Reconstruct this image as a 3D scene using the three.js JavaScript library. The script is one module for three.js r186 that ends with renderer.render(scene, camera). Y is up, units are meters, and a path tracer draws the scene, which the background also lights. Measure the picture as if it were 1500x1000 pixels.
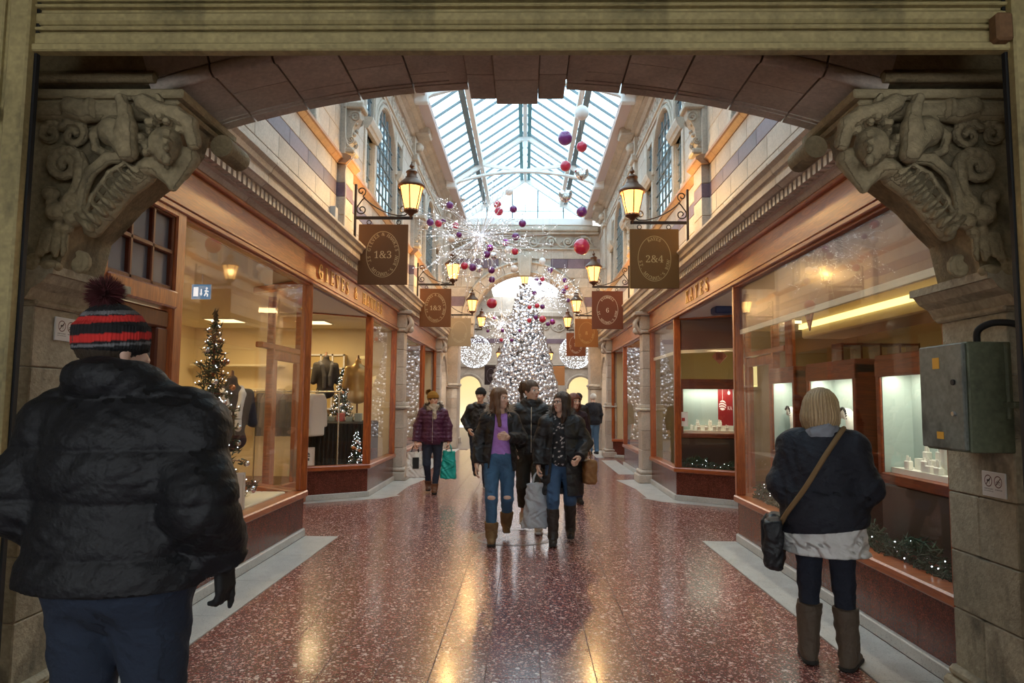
import * as THREE from 'three';
import { mergeGeometries } from 'three/addons/utils/BufferGeometryUtils.js';
import { TextGeometry } from 'three/addons/geometries/TextGeometry.js';
import { FontLoader } from 'three/addons/loaders/FontLoader.js';
import { RectAreaLightUniformsLib } from 'three/addons/lights/RectAreaLightUniformsLib.js';

// ------------------------------------------------------------------ camera, sky, exposure
const scene = new THREE.Scene();
const camera = new THREE.PerspectiveCamera(2 * Math.atan(500 / 1020) * 180 / Math.PI, 1.5, 0.05, 200);
camera.position.set(0.06, 1.52, 0);
camera.rotation.set(THREE.MathUtils.degToRad(4.754), THREE.MathUtils.degToRad(1.161), THREE.MathUtils.degToRad(0.5), 'YXZ');
const renderer = new THREE.WebGLRenderer({ antialias: true });
renderer.toneMapping = THREE.LinearToneMapping;
renderer.toneMappingExposure = 1.15;
renderer.shadowMap.enabled = true;
RectAreaLightUniformsLib.init();
scene.background = new THREE.Color().setRGB(3.1, 3.35, 3.5);   // even winter overcast

// ------------------------------------------------------------------ helpers
const PI = Math.PI, V = (x, y, z) => new THREE.Vector3(x, y, z);
function rng(seed) { let a = seed | 0; return () => { a = (a + 0x6d2b79f5) | 0; let t = Math.imul(a ^ (a >>> 15), 1 | a); t = (t + Math.imul(t ^ (t >>> 7), 61 | t)) ^ t; return ((t ^ (t >>> 14)) >>> 0) / 4294967296; }; }
const taken = new Map();
function numbered(n) { const k = taken.get(n) || 0; taken.set(n, k + 1); return k ? n + '_' + String(k).padStart(3, '0') : n; }
function tag(o, label, category, group, kind) { o.userData.label = label; o.userData.category = category; if (group) o.userData.group = group; if (kind) o.userData.kind = kind; return o; }
function thing(name, label, category, pos = [0, 0, 0], group, kind, turn = 0) {
  const g = new THREE.Group(); g.name = numbered(name); g.position.set(...pos); g.rotation.y = turn; tag(g, label, category, group, kind); scene.add(g); return g;
}
function fin(g) {                                          // plain non-indexed geometry with uv in metres
  if (g.index) g = g.toNonIndexed();
  if (!g.attributes.normal) g.computeVertexNormals();
  for (const k of Object.keys(g.attributes)) if (!['position', 'normal', 'color'].includes(k)) g.deleteAttribute(k);
  const p = g.attributes.position.array, n = p.length / 3, uv = new Float32Array(n * 2);
  for (let i = 0; i < n; i += 3) {
    const a = i * 3, ux = p[a + 3] - p[a], uy = p[a + 4] - p[a + 1], uz = p[a + 5] - p[a + 2], vx = p[a + 6] - p[a], vy = p[a + 7] - p[a + 1], vz = p[a + 8] - p[a + 2];
    const nx = Math.abs(uy * vz - uz * vy), ny = Math.abs(uz * vx - ux * vz), nz = Math.abs(ux * vy - uy * vx);
    for (let k = 0; k < 3; k++) {
      const b = a + k * 3, x = p[b], y = p[b + 1], z = p[b + 2];
      const [u, v] = nx >= ny && nx >= nz ? [z, y] : ny >= nz ? [x, z] : [x, y];
      uv[(i + k) * 2] = u; uv[(i + k) * 2 + 1] = v;
    }
  }
  g.setAttribute('uv', new THREE.BufferAttribute(uv, 2));
  return g;
}
const plain = (g) => { if (g.index) g = g.toNonIndexed(); if (!g.attributes.normal) g.computeVertexNormals(); for (const k of Object.keys(g.attributes)) if (k !== 'position' && k !== 'normal') g.deleteAttribute(k); return g; };
const merge = (list) => mergeGeometries(list.map(plain));
function part(name, geo, mat, parent, label) {             // geometry given in world axes; parent is a thing (or a part of one) that is not turned
  if (Array.isArray(geo)) geo = merge(geo);
  geo = fin(geo);
  let o = parent; const off = V(0, 0, 0); while (o && o !== scene) { off.add(o.position); o = o.parent; }
  geo.translate(-off.x, -off.y, -off.z);
  return own(name, geo, mat, parent, label);
}
function own(name, geo, mat, parent, label) {              // geometry in the parent's own axes, used as it is
  const m = new THREE.Mesh(geo, mat); m.name = name; m.castShadow = m.receiveShadow = true; if (label) m.userData.label = label; parent.add(m); return m;
}
function single(name, geo, mat, label, category, group, kind, base) {   // a thing that is one mesh, its origin at base
  if (Array.isArray(geo)) geo = merge(geo);
  geo = fin(geo);
  if (!base) { geo.computeBoundingBox(); const b = geo.boundingBox; base = [(b.min.x + b.max.x) / 2, b.min.y, (b.min.z + b.max.z) / 2]; }
  geo.translate(-base[0], -base[1], -base[2]);
  const m = new THREE.Mesh(geo, mat); m.name = numbered(name); m.position.set(...base); m.castShadow = m.receiveShadow = true; tag(m, label, category, group, kind); scene.add(m); return m;
}
function chamfer(w, h, d, c) {                             // box with chamfered edges, 44 triangles
  const X = w / 2, Y = h / 2, Z = d / 2, pos = [], q = (a, b, e, f) => pos.push(...a, ...b, ...e, ...a, ...e, ...f), S = [-1, 1];
  const fix = (list, nrm) => { const [a, b, e] = list, ux = b[0] - a[0], uy = b[1] - a[1], uz = b[2] - a[2], vx = e[0] - a[0], vy = e[1] - a[1], vz = e[2] - a[2]; const dot = (uy * vz - uz * vy) * nrm[0] + (uz * vx - ux * vz) * nrm[1] + (ux * vy - uy * vx) * nrm[2]; return dot < 0 ? list.reverse() : list; };
  for (const s of S) {
    q(...fix([[s * X, -Y + c, -Z + c], [s * X, Y - c, -Z + c], [s * X, Y - c, Z - c], [s * X, -Y + c, Z - c]], [s, 0, 0]));
    q(...fix([[-X + c, s * Y, -Z + c], [X - c, s * Y, -Z + c], [X - c, s * Y, Z - c], [-X + c, s * Y, Z - c]], [0, s, 0]));
    q(...fix([[-X + c, -Y + c, s * Z], [X - c, -Y + c, s * Z], [X - c, Y - c, s * Z], [-X + c, Y - c, s * Z]], [0, 0, s]));
  }
  for (const s of S) for (const t of S) {
    q(...fix([[s * X, t * (Y - c), -Z + c], [s * (X - c), t * Y, -Z + c], [s * (X - c), t * Y, Z - c], [s * X, t * (Y - c), Z - c]], [s, t, 0]));
    q(...fix([[s * X, -Y + c, t * (Z - c)], [s * (X - c), -Y + c, t * Z], [s * (X - c), Y - c, t * Z], [s * X, Y - c, t * (Z - c)]], [s, 0, t]));
    q(...fix([[-X + c, s * Y, t * (Z - c)], [-X + c, s * (Y - c), t * Z], [X - c, s * (Y - c), t * Z], [X - c, s * Y, t * (Z - c)]], [0, s, t]));
    for (const r of S) pos.push(...fix([[s * X, t * (Y - c), r * (Z - c)], [s * (X - c), t * Y, r * (Z - c)], [s * (X - c), t * (Y - c), r * Z]], [s, t, r]).flat());
  }
  const g = new THREE.BufferGeometry(); g.setAttribute('position', new THREE.Float32BufferAttribute(pos, 3)); g.computeVertexNormals(); return g;
}
const bx = (x0, x1, y0, y1, z0, z1, c = 0) => {
  const w = Math.abs(x1 - x0), h = Math.abs(y1 - y0), d = Math.abs(z1 - z0);
  return plain(c ? chamfer(w, h, d, Math.min(c, w / 3, h / 3, d / 3)) : new THREE.BoxGeometry(w, h, d)).translate((x0 + x1) / 2, (y0 + y1) / 2, (z0 + z1) / 2);
};
const cyl = (r0, r1, y0, y1, x, z, n = 16) => plain(new THREE.CylinderGeometry(r1, r0, y1 - y0, n)).translate(x, (y0 + y1) / 2, z);
const ball = (r, x, y, z, a = 14, b = 10) => plain(new THREE.SphereGeometry(r, a, b)).translate(x, y, z);
const lathe = (pts, x = 0, y = 0, z = 0, n = 20) => plain(new THREE.LatheGeometry(pts.map(([r, h]) => new THREE.Vector2(r, h)), n)).translate(x, y, z);
function tube(pts, r, seg = 24, n = 6) { return plain(new THREE.TubeGeometry(new THREE.CatmullRomCurve3(pts.map((p) => V(...p))), seg, r, n)); }
function rod(a, b, r, n = 6) {
  const A = V(...a), B = V(...b), d = B.clone().sub(A), g = plain(new THREE.CylinderGeometry(r, r, d.length(), n));
  return g.applyQuaternion(new THREE.Quaternion().setFromUnitVectors(V(0, 1, 0), d.clone().normalize())).translate((a[0] + b[0]) / 2, (a[1] + b[1]) / 2, (a[2] + b[2]) / 2);
}
function bar(a, b, w, h) {                                 // rectangular bar from a to b; h is measured in the vertical plane
  const A = V(...a), B = V(...b), d = B.clone().sub(A), m = new THREE.Matrix4(), z = d.clone().normalize(), up = Math.abs(z.y) > 0.99 ? V(0, 0, 1) : V(0, 1, 0), x = up.clone().cross(z).normalize(), y = z.clone().cross(x);
  m.makeBasis(x, y, z); return plain(new THREE.BoxGeometry(w, h, d.length())).applyMatrix4(m).translate((a[0] + b[0]) / 2, (a[1] + b[1]) / 2, (a[2] + b[2]) / 2);
}
const shapeOf = (pts) => new THREE.Shape(pts.map(([x, y]) => new THREE.Vector2(x, y)));
function prismZ(pts, z0, z1) { return plain(new THREE.ExtrudeGeometry(Array.isArray(pts) ? shapeOf(pts) : pts, { depth: Math.abs(z1 - z0), bevelEnabled: false, curveSegments: 20 })).translate(0, 0, Math.min(z0, z1)); }
function flip(g) { const p = g.attributes.position.array, n = g.attributes.normal.array; for (const a of [p, n]) for (let i = 0; i < a.length; i += 9) for (let k = 0; k < 3; k++) { const t = a[i + 3 + k]; a[i + 3 + k] = a[i + 6 + k]; a[i + 6 + k] = t; } return g; }
function swapXZ(g) { for (const k of ['position', 'normal']) { const a = g.attributes[k].array; for (let i = 0; i < a.length; i += 3) { const t = a[i]; a[i] = a[i + 2]; a[i + 2] = t; } } return flip(g); }
function mirrorX(g) { g = plain(g); for (const k of ['position', 'normal']) { const a = g.attributes[k].array; for (let i = 0; i < a.length; i += 3) a[i] = -a[i]; } return flip(g); }
const plateX = (shape, x0, t) => swapXZ(plain(new THREE.ExtrudeGeometry(shape, { depth: t, bevelEnabled: false, curveSegments: 24 }))).translate(x0, 0, 0);   // shape drawn in (z, y), thickness along x
const side = (s, g) => (s < 0 ? mirrorX(g) : g);           // build on the positive side, mirror for the other
const bxs = (s, ...a) => side(s, bx(...a));

// ------------------------------------------------------------------ textures
function hash2(x, y, s) { let h = Math.imul(x, 374761393) + Math.imul(y, 668265263) + Math.imul(s, 2147483629 | 0); h = Math.imul(h ^ (h >>> 13), 1274126177); return ((h ^ (h >>> 16)) >>> 0) / 4294967296; }
function vnoise(x, y, px, py, s) { const xi = Math.floor(x), yi = Math.floor(y), fx = x - xi, fy = y - yi, w = (a, b) => hash2(((a % px) + px) % px, ((b % py) + py) % py, s), sx = fx * fx * (3 - 2 * fx), sy = fy * fy * (3 - 2 * fy); return (w(xi, yi) * (1 - sx) + w(xi + 1, yi) * sx) * (1 - sy) + (w(xi, yi + 1) * (1 - sx) + w(xi + 1, yi + 1) * sx) * sy; }
function fbm(u, v, fx, fy, s, o = 4) { let a = 0, w = 0.5, t = 0; for (let k = 0; k < o; k++) { a += w * vnoise(u * fx, v * fy, fx, fy, s + k); t += w; w *= 0.55; fx *= 2; fy *= 2; } return a / t; }
function dataTex(w, h, fn, srgb, metres) {
  const d = new Uint8Array(w * h * 4), o = [0, 0, 0];
  for (let y = 0; y < h; y++) for (let x = 0; x < w; x++) { fn(x / w, y / h, o); const i = (y * w + x) * 4; d[i] = o[0] * 255; d[i + 1] = o[1] * 255; d[i + 2] = o[2] * 255; d[i + 3] = 255; }
  return setup(new THREE.DataTexture(d, w, h), srgb, metres);
}
function setup(t, srgb, metres) { t.wrapS = t.wrapT = THREE.RepeatWrapping; t.magFilter = THREE.LinearFilter; t.minFilter = THREE.LinearMipmapLinearFilter; t.generateMipmaps = true; if (srgb) t.colorSpace = THREE.SRGBColorSpace; if (metres) t.repeat.set(1 / metres, 1 / metres); t.needsUpdate = true; return t; }
function canvasTex(w, h, draw, srgb = true, metres) { const c = document.createElement('canvas'); c.width = w; c.height = h; const x = c.getContext('2d'); draw(x, w, h); return setup(new THREE.CanvasTexture(c), srgb, metres); }
const mixc = (o, a, b, t) => { for (let k = 0; k < 3; k++) o[k] = a[k] + (b[k] - a[k]) * t; };

const stoneTex = dataTex(512, 512, (u, v, o) => { const n = fbm(u, v, 6, 6, 3), f = fbm(u, v, 90, 90, 9, 2); const t = 0.82 + 0.2 * (n - 0.5) + 0.12 * (f - 0.5); o[0] = t * 1.0; o[1] = t * 0.985; o[2] = t * 0.96; }, true, 1.3);
const sootTex = dataTex(512, 512, (u, v, o) => { const n = fbm(u, v, 4, 4, 13, 5), f = fbm(u, v, 60, 60, 19, 2), g = fbm(u, v, 11, 5, 29, 4); let t = 0.82 + 0.22 * (n - 0.5) + 0.18 * (f - 0.5); if (g > 0.62) t *= 1 - (g - 0.62) * 1.1; o[0] = t; o[1] = t * 0.98; o[2] = t * 0.92; }, true, 1.0);
const grainBump = dataTex(256, 256, (u, v, o) => { o[0] = o[1] = o[2] = fbm(u, v, 40, 40, 5, 3); }, false, 0.35);
function woodTex(seed, dark, light) { return dataTex(512, 512, (u, v, o) => { const w = fbm(u, v, 3, 26, seed, 4), f = fbm(u, v, 6, 150, seed + 5, 2), r = 0.5 + 0.5 * Math.sin((v * 14 + w * 3.5) * PI * 2); mixc(o, dark, light, Math.min(1, Math.max(0, 0.55 * w + 0.25 * r + 0.35 * f - 0.1))); }, true, 0.9); }
const woodH = woodTex(31, [0.45, 0.22, 0.09], [0.82, 0.5, 0.25]);
const woodV = woodTex(47, [0.45, 0.22, 0.09], [0.82, 0.5, 0.25]); woodV.rotation = PI / 2;
const terrazzo = canvasTex(2048, 2048, (x, w, h) => {
  x.fillStyle = '#7a4a49'; x.fillRect(0, 0, w, h);
  const r = rng(77), cols = ['#e8dcd0', '#d9c6ba', '#f3ebe2', '#c9aea3', '#b98f84', '#a9756c', '#6e4440', '#5b3633', '#9a6660', '#d8b8aa'];
  for (let i = 0; i < 30000; i++) {
    const small = i < 19000, R = small ? 2 + r() * 4 : 5 + r() * r() * 13, cx = r() * w, cy = r() * h, k = 4 + Math.floor(r() * 3), a0 = r() * 7, c = cols[Math.floor(r() * (small ? cols.length : 10)) % cols.length];
    const pts = []; for (let j = 0; j < k; j++) { const a = a0 + (j + 0.5 * r()) / k * 2 * PI, q = R * (0.65 + 0.5 * r()); pts.push([q * Math.cos(a), q * Math.sin(a)]); }
    x.fillStyle = c;
    for (const ox of cx < 20 ? [0, w] : cx > w - 20 ? [0, -w] : [0]) for (const oy of cy < 20 ? [0, h] : cy > h - 20 ? [0, -h] : [0]) { x.beginPath(); pts.forEach(([a, b], j) => (j ? x.lineTo(cx + a + ox, cy + b + oy) : x.moveTo(cx + a + ox, cy + b + oy))); x.fill(); }
  }
}, true, 2.0);
const granite = dataTex(512, 512, (u, v, o) => { const n = fbm(u, v, 120, 120, 7, 2), m = fbm(u, v, 9, 9, 11, 3); mixc(o, [0.29, 0.13, 0.1], [0.58, 0.33, 0.27], Math.max(0, Math.min(1, (n - 0.3) * 1.5 + (m - 0.5) * 0.4))); }, true, 0.6);
const paleStone = dataTex(512, 512, (u, v, o) => { const n = fbm(u, v, 5, 5, 61, 4), f = fbm(u, v, 140, 140, 67, 2); const t = 0.74 + 0.14 * (n - 0.5) + (f > 0.7 ? -0.12 : 0); o[0] = t; o[1] = t * 0.99; o[2] = t * 0.97; }, true, 0.8);
const fabricBump = dataTex(256, 256, (u, v, o) => { o[0] = o[1] = o[2] = fbm(u, v, 30, 30, 15, 4); }, false, 0.4);

// ------------------------------------------------------------------ materials
const M = {};
const std = (color, roughness = 0.7, x = {}) => new THREE.MeshStandardMaterial({ color, roughness, ...x });
const lin = (r, g, b) => new THREE.Color().setRGB(r, g, b);
M.stones = [lin(0.82, 0.74, 0.68), lin(0.76, 0.67, 0.6), lin(0.86, 0.8, 0.74)].map((c) => std(c, 0.55, { map: stoneTex, bumpMap: grainBump, bumpScale: 0.0015 }));
M.stone = M.stones[0];
M.joint = std(lin(0.3, 0.26, 0.22), 0.9);
M.purples = [lin(0.3, 0.22, 0.31), lin(0.25, 0.19, 0.27), lin(0.35, 0.25, 0.33)].map((c) => std(c, 0.45, { map: stoneTex }));
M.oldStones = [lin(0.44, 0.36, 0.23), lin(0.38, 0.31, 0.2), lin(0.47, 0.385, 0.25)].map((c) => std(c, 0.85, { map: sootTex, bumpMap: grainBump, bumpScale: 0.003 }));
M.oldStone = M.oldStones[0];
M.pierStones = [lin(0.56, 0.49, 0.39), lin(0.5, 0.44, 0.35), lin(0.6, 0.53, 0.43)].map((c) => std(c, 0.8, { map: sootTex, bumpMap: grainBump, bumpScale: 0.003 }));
M.archStones = [lin(0.84, 0.73, 0.64), lin(0.79, 0.68, 0.58), lin(0.87, 0.77, 0.68)].map((c) => std(c, 0.8, { map: stoneTex, bumpMap: grainBump, bumpScale: 0.002 }));
const varnish = (map) => new THREE.MeshPhysicalMaterial({ color: lin(1, 0.8, 0.6), map, roughness: 0.38, clearcoat: 0.7, clearcoatRoughness: 0.25 });
M.woodH = varnish(woodH); M.woodV = varnish(woodV);
M.darkWood = std(lin(0.32, 0.2, 0.13), 0.45, { map: woodV });
M.terrazzo = new THREE.MeshPhysicalMaterial({ color: lin(0.95, 0.82, 0.82), map: terrazzo, roughness: 0.26, clearcoat: 0.5, clearcoatRoughness: 0.14 });
M.granite = std(0xffffff, 0.22, { map: granite });
M.pale = std(lin(1, 1, 1), 0.4, { map: paleStone });
M.glass = new THREE.MeshPhysicalMaterial({ color: 0xffffff, roughness: 0.02, transmission: 1, thickness: 0, ior: 1.5 });
M.roofGlass = new THREE.MeshPhysicalMaterial({ color: lin(0.68, 0.9, 1), roughness: 0.05, transmission: 1, thickness: 0, ior: 1.45 });
M.winGlass = new THREE.MeshPhysicalMaterial({ color: lin(0.12, 0.2, 0.27), roughness: 0.06, ior: 1.6, clearcoat: 1, clearcoatRoughness: 0.03 });
M.white = std(lin(0.82, 0.82, 0.82), 0.45); M.offwhite = std(lin(0.72, 0.68, 0.62), 0.5);
M.pinkboard = std(lin(0.66, 0.55, 0.54), 0.6);
M.iron = std(lin(0.03, 0.022, 0.02), 0.45, { metalness: 0.4 });
M.bronze = std(lin(0.12, 0.06, 0.035), 0.4, { metalness: 0.5 });
M.lead = std(lin(0.16, 0.22, 0.25), 0.6);
M.olive = std(lin(0.52, 0.43, 0.22), 0.5, { map: sootTex });
M.black = std(lin(0.012, 0.012, 0.013), 0.7);
M.gold = std(lin(0.85, 0.6, 0.25), 0.35, { metalness: 0.7 });
M.cream = std(lin(0.8, 0.68, 0.44), 0.8); M.creamTrim = std(lin(0.85, 0.77, 0.56), 0.6);
M.lamp = std(lin(1, 0.8, 0.5), 0.5, { emissive: lin(1, 0.56, 0.13), emissiveIntensity: 1.9 });
M.led = std(lin(1, 1, 1), 0.4, { emissive: lin(0.85, 0.92, 1), emissiveIntensity: 3.5 });
M.downlight = std(lin(1, 1, 1), 0.4, { emissive: lin(1, 0.8, 0.5), emissiveIntensity: 5 });
const clearcoat = (c, r = 0.35) => new THREE.MeshPhysicalMaterial({ color: c, roughness: r, clearcoat: 0.8, clearcoatRoughness: 0.12 });

// ------------------------------------------------------------------ distance fields for bodies, cloth and carving
const smin = (a, b, k) => { const h = Math.max(k - Math.abs(a - b), 0) / k; return Math.min(a, b) - h * h * k * 0.25; };
function cap(a, b, ra, rb = ra) { const [ax, ay, az] = a, bxx = b[0] - ax, by = b[1] - ay, bz = b[2] - az, bb = bxx * bxx + by * by + bz * bz || 1e-9; return (x, y, z) => { const px = x - ax, py = y - ay, pz = z - az, h = Math.max(0, Math.min(1, (px * bxx + py * by + pz * bz) / bb)), qx = px - bxx * h, qy = py - by * h, qz = pz - bz * h; return Math.sqrt(qx * qx + qy * qy + qz * qz) - (ra + (rb - ra) * h); }; }
function ell(c, r, q) {                                    // ellipsoid; q: euler turn
  const [cx, cy, cz] = c, [rx, ry, rz] = r, e = q ? new THREE.Matrix4().makeRotationFromEuler(new THREE.Euler(...q)).invert().elements : null;
  return (x, y, z) => { x -= cx; y -= cy; z -= cz; if (e) [x, y, z] = [e[0] * x + e[4] * y + e[8] * z, e[1] * x + e[5] * y + e[9] * z, e[2] * x + e[6] * y + e[10] * z]; const a = x / rx, b = y / ry, d = z / rz, k0 = Math.sqrt(a * a + b * b + d * d), k1 = Math.sqrt((a / rx) ** 2 + (b / ry) ** 2 + (d / rz) ** 2); return k1 < 1e-9 ? -Math.min(rx, ry, rz) : k0 * (k0 - 1) / k1; };
}
function rbox(c, h, r, q) { const [cx, cy, cz] = c, e = q ? new THREE.Matrix4().makeRotationFromEuler(new THREE.Euler(...q)).invert().elements : null; return (x, y, z) => { x -= cx; y -= cy; z -= cz; if (e) [x, y, z] = [e[0] * x + e[4] * y + e[8] * z, e[1] * x + e[5] * y + e[9] * z, e[2] * x + e[6] * y + e[10] * z]; const a = Math.abs(x) - h[0] + r, b = Math.abs(y) - h[1] + r, d = Math.abs(z) - h[2] + r; return Math.hypot(Math.max(a, 0), Math.max(b, 0), Math.max(d, 0)) + Math.min(Math.max(a, b, d), 0) - r; }; }
const chain = (pts, r0, r1 = r0) => { const n = pts.length - 1; return Array.from({ length: n }, (_, i) => cap(pts[i], pts[i + 1], r0 + (r1 - r0) * i / n, r0 + (r1 - r0) * (i + 1) / n)); };
const blend = (list, k) => (x, y, z) => { let d = list[0](x, y, z); for (let i = 1; i < list.length; i++) d = smin(d, list[i](x, y, z), k); return d; };
const cut = (f, g) => (x, y, z) => Math.max(f(x, y, z), -g(x, y, z));
function nets(f, lo, hi, cell, color) {                    // surface nets: smooth indexed mesh of f = 0
  const nx = Math.ceil((hi[0] - lo[0]) / cell) + 1, ny = Math.ceil((hi[1] - lo[1]) / cell) + 1, nz = Math.ceil((hi[2] - lo[2]) / cell) + 1, val = new Float32Array(nx * ny * nz), at = (i, j, k) => (k * ny + j) * nx + i, b = 4, reach = cell * 3.47 * 1.4 + 0.012;
  for (let K = 0; K < nz; K += b) for (let J = 0; J < ny; J += b) for (let I = 0; I < nx; I += b) {
    const d = f(lo[0] + (I + 1.5) * cell, lo[1] + (J + 1.5) * cell, lo[2] + (K + 1.5) * cell), far = Math.abs(d) > reach;
    for (let k = K; k < Math.min(nz, K + b); k++) for (let j = J; j < Math.min(ny, J + b); j++) for (let i = I; i < Math.min(nx, I + b); i++) val[at(i, j, k)] = far ? d : f(lo[0] + i * cell, lo[1] + j * cell, lo[2] + k * cell);
  }
  const map = new Int32Array(nx * ny * nz).fill(-1), pos = [], idx = [], C = [[0, 0, 0], [1, 0, 0], [0, 1, 0], [1, 1, 0], [0, 0, 1], [1, 0, 1], [0, 1, 1], [1, 1, 1]], ED = [[0, 1], [2, 3], [4, 5], [6, 7], [0, 2], [1, 3], [4, 6], [5, 7], [0, 4], [1, 5], [2, 6], [3, 7]], v = new Float32Array(8);
  for (let k = 0; k < nz - 1; k++) for (let j = 0; j < ny - 1; j++) for (let i = 0; i < nx - 1; i++) {
    let m = 0; for (let c = 0; c < 8; c++) { v[c] = val[at(i + C[c][0], j + C[c][1], k + C[c][2])]; if (v[c] < 0) m |= 1 << c; }
    if (m === 0 || m === 255) continue;
    let x = 0, y = 0, z = 0, n = 0;
    for (const [a, e] of ED) if ((v[a] < 0) !== (v[e] < 0)) { const t = v[a] / (v[a] - v[e]); x += C[a][0] + (C[e][0] - C[a][0]) * t; y += C[a][1] + (C[e][1] - C[a][1]) * t; z += C[a][2] + (C[e][2] - C[a][2]) * t; n++; }
    map[at(i, j, k)] = pos.length / 3; pos.push(lo[0] + (i + x / n) * cell, lo[1] + (j + y / n) * cell, lo[2] + (k + z / n) * cell);
  }
  const quad = (a, b2, c, d, fl) => { if (a < 0 || b2 < 0 || c < 0 || d < 0) return; fl ? idx.push(a, c, b2, a, d, c) : idx.push(a, b2, c, a, c, d); };
  for (let k = 1; k < nz - 1; k++) for (let j = 1; j < ny - 1; j++) for (let i = 1; i < nx - 1; i++) {
    const s = val[at(i, j, k)] < 0;
    if (s !== val[at(i + 1, j, k)] < 0) quad(map[at(i, j - 1, k - 1)], map[at(i, j, k - 1)], map[at(i, j, k)], map[at(i, j - 1, k)], !s);
    if (s !== val[at(i, j + 1, k)] < 0) quad(map[at(i - 1, j, k - 1)], map[at(i - 1, j, k)], map[at(i, j, k)], map[at(i, j, k - 1)], !s);
    if (s !== val[at(i, j, k + 1)] < 0) quad(map[at(i - 1, j - 1, k)], map[at(i, j - 1, k)], map[at(i, j, k)], map[at(i - 1, j, k)], !s);
  }
  const n = pos.length / 3, nor = new Float32Array(n * 3), e = cell * 0.6, uv = new Float32Array(n * 2), col = color ? new Float32Array(n * 3) : null;
  for (let i = 0; i < n; i++) {
    const x = pos[i * 3], y = pos[i * 3 + 1], z = pos[i * 3 + 2];
    let a = f(x + e, y, z) - f(x - e, y, z), b2 = f(x, y + e, z) - f(x, y - e, z), c = f(x, y, z + e) - f(x, y, z - e); const l = Math.hypot(a, b2, c) || 1; a /= l; b2 /= l; c /= l;
    nor[i * 3] = a; nor[i * 3 + 1] = b2; nor[i * 3 + 2] = c;
    const aa = Math.abs(a), ab = Math.abs(b2), ac = Math.abs(c); [uv[i * 2], uv[i * 2 + 1]] = aa > ab && aa > ac ? [z, y] : ab > ac ? [x, z] : [x, y];
    if (col) { const q = color(x, y, z); col[i * 3] = q[0]; col[i * 3 + 1] = q[1]; col[i * 3 + 2] = q[2]; }
  }
  const g = new THREE.BufferGeometry(); g.setAttribute('position', new THREE.Float32BufferAttribute(pos, 3)); g.setAttribute('normal', new THREE.BufferAttribute(nor, 3)); g.setAttribute('uv', new THREE.BufferAttribute(uv, 2)); if (col) g.setAttribute('color', new THREE.BufferAttribute(col, 3)); g.setIndex(idx); return g;
}

// ------------------------------------------------------------------ floor
const slab = (pts, y0, y1) => plain(new THREE.ExtrudeGeometry(shapeOf(pts.map(([x, z]) => [x, -z])), { depth: y1 - y0, bevelEnabled: false })).rotateX(-PI / 2).translate(0, y0, 0);
const floor = thing('floor', 'polished red and white terrazzo floor of the arcade with pale stone borders', 'floor', [0, 0, 0], null, 'structure');
part('bed', [bx(-8, 8, -0.3, -0.004, -38, 4)], std(lin(0.12, 0.07, 0.065), 0.6), floor);
part('lobby_paving', [bx(-3.9, -1.99, -0.004, 0, -10.95, -7.78), bx(1.99, 3.9, -0.004, 0, -10.95, -7.78), bx(-2.5, -1.99, -0.004, -0.001, -19.5, -13), bx(1.99, 2.5, -0.004, -0.001, -19.5, -13), bx(-2.0, 2.0, -0.004, 0, -2.55, 4)], M.terrazzo, floor);
{
  const tw = 0.3055, tl = 0.9, r = rng(5), kinds = [];
  for (let k = 0; k < 7; k++) {
    const g = fin(chamfer(tw - 0.004, 0.03, tl - 0.004, 0.0015)), uv = g.attributes.uv, ox = r() * 2, oy = r() * 2;
    for (let i = 0; i < uv.count; i++) uv.setXY(i, uv.getX(i) + ox, uv.getY(i) + oy);
    kinds.push(g);
  }
  const tones = [M.terrazzo, M.terrazzo, ...[[0.88, 0.76, 0.77], [1, 0.86, 0.85]].map((c) => { const m = M.terrazzo.clone(); m.color.setRGB(...c); return m; })];
  for (let i = 0; i < 13; i++) for (let j = 0; j < 21; j++) {
    const t = own('tile', kinds[Math.floor(r() * 7)], tones[Math.floor(r() * 4)], floor);
    t.position.set((i - 6) * tw, -0.015, -2.6 - (j + (i % 2 ? 0.5 : 0)) * tl);
  }
  for (const s of [-1, 1]) {
    for (let k = 0; k < 5; k++) part('border_slab', bxs(s, 1.995, 2.36, -0.01, 0.003, -3.05 - k * 0.946 - 0.943, -3.05 - k * 0.946, 0.002), M.pale, floor);
    part('border_slab', side(s, slab([[2.36, -10.92], [3.3, -10.26], [3.16, -10.06], [2.12, -10.72], [1.9, -11.1], [2.36, -11.1]], -0.01, 0.003)), M.pale, floor);
    part('border_slab', bxs(s, 1.97, 2.36, -0.01, 0.003, -12.2, -11.105, 0.002), M.pale, floor);
    part('border_slab', side(s, slab([[1.97, -12.205], [2.36, -12.205], [2.6, -13.8], [1.8, -13.5]], -0.01, 0.003)), M.pale, floor);
    part('border_slab', bxs(s, 1.99, 2.36, -0.01, 0.003, -17.9, -14.6, 0.002), M.pale, floor);
    part('border_slab', bxs(s, 1.95, 2.5, -0.01, 0.003, -21.4, -18.7, 0.002), M.pale, floor);
  }
  part('far_paving', bx(-6, 6, -0.003, 0.0, -37, -21.45), std(lin(0.5, 0.4, 0.38), 0.35, { map: paleStone }), floor);
  part('inlay_ring', [lathe([[0.395, 0.0012], [0.395, 0.003], [0.455, 0.003], [0.455, 0.0012]], -0.07, 0, -7.85, 48)], std(lin(0.1, 0.06, 0.06), 0.35), floor, 'dark round inlay ring');
  part('inlay_disc', [cyl(0.392, 0.392, 0.0004, 0.0022, -0.07, -7.85, 48)], std(lin(0.62, 0.5, 0.52), 0.25, { map: terrazzo }), floor);
}

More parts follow.
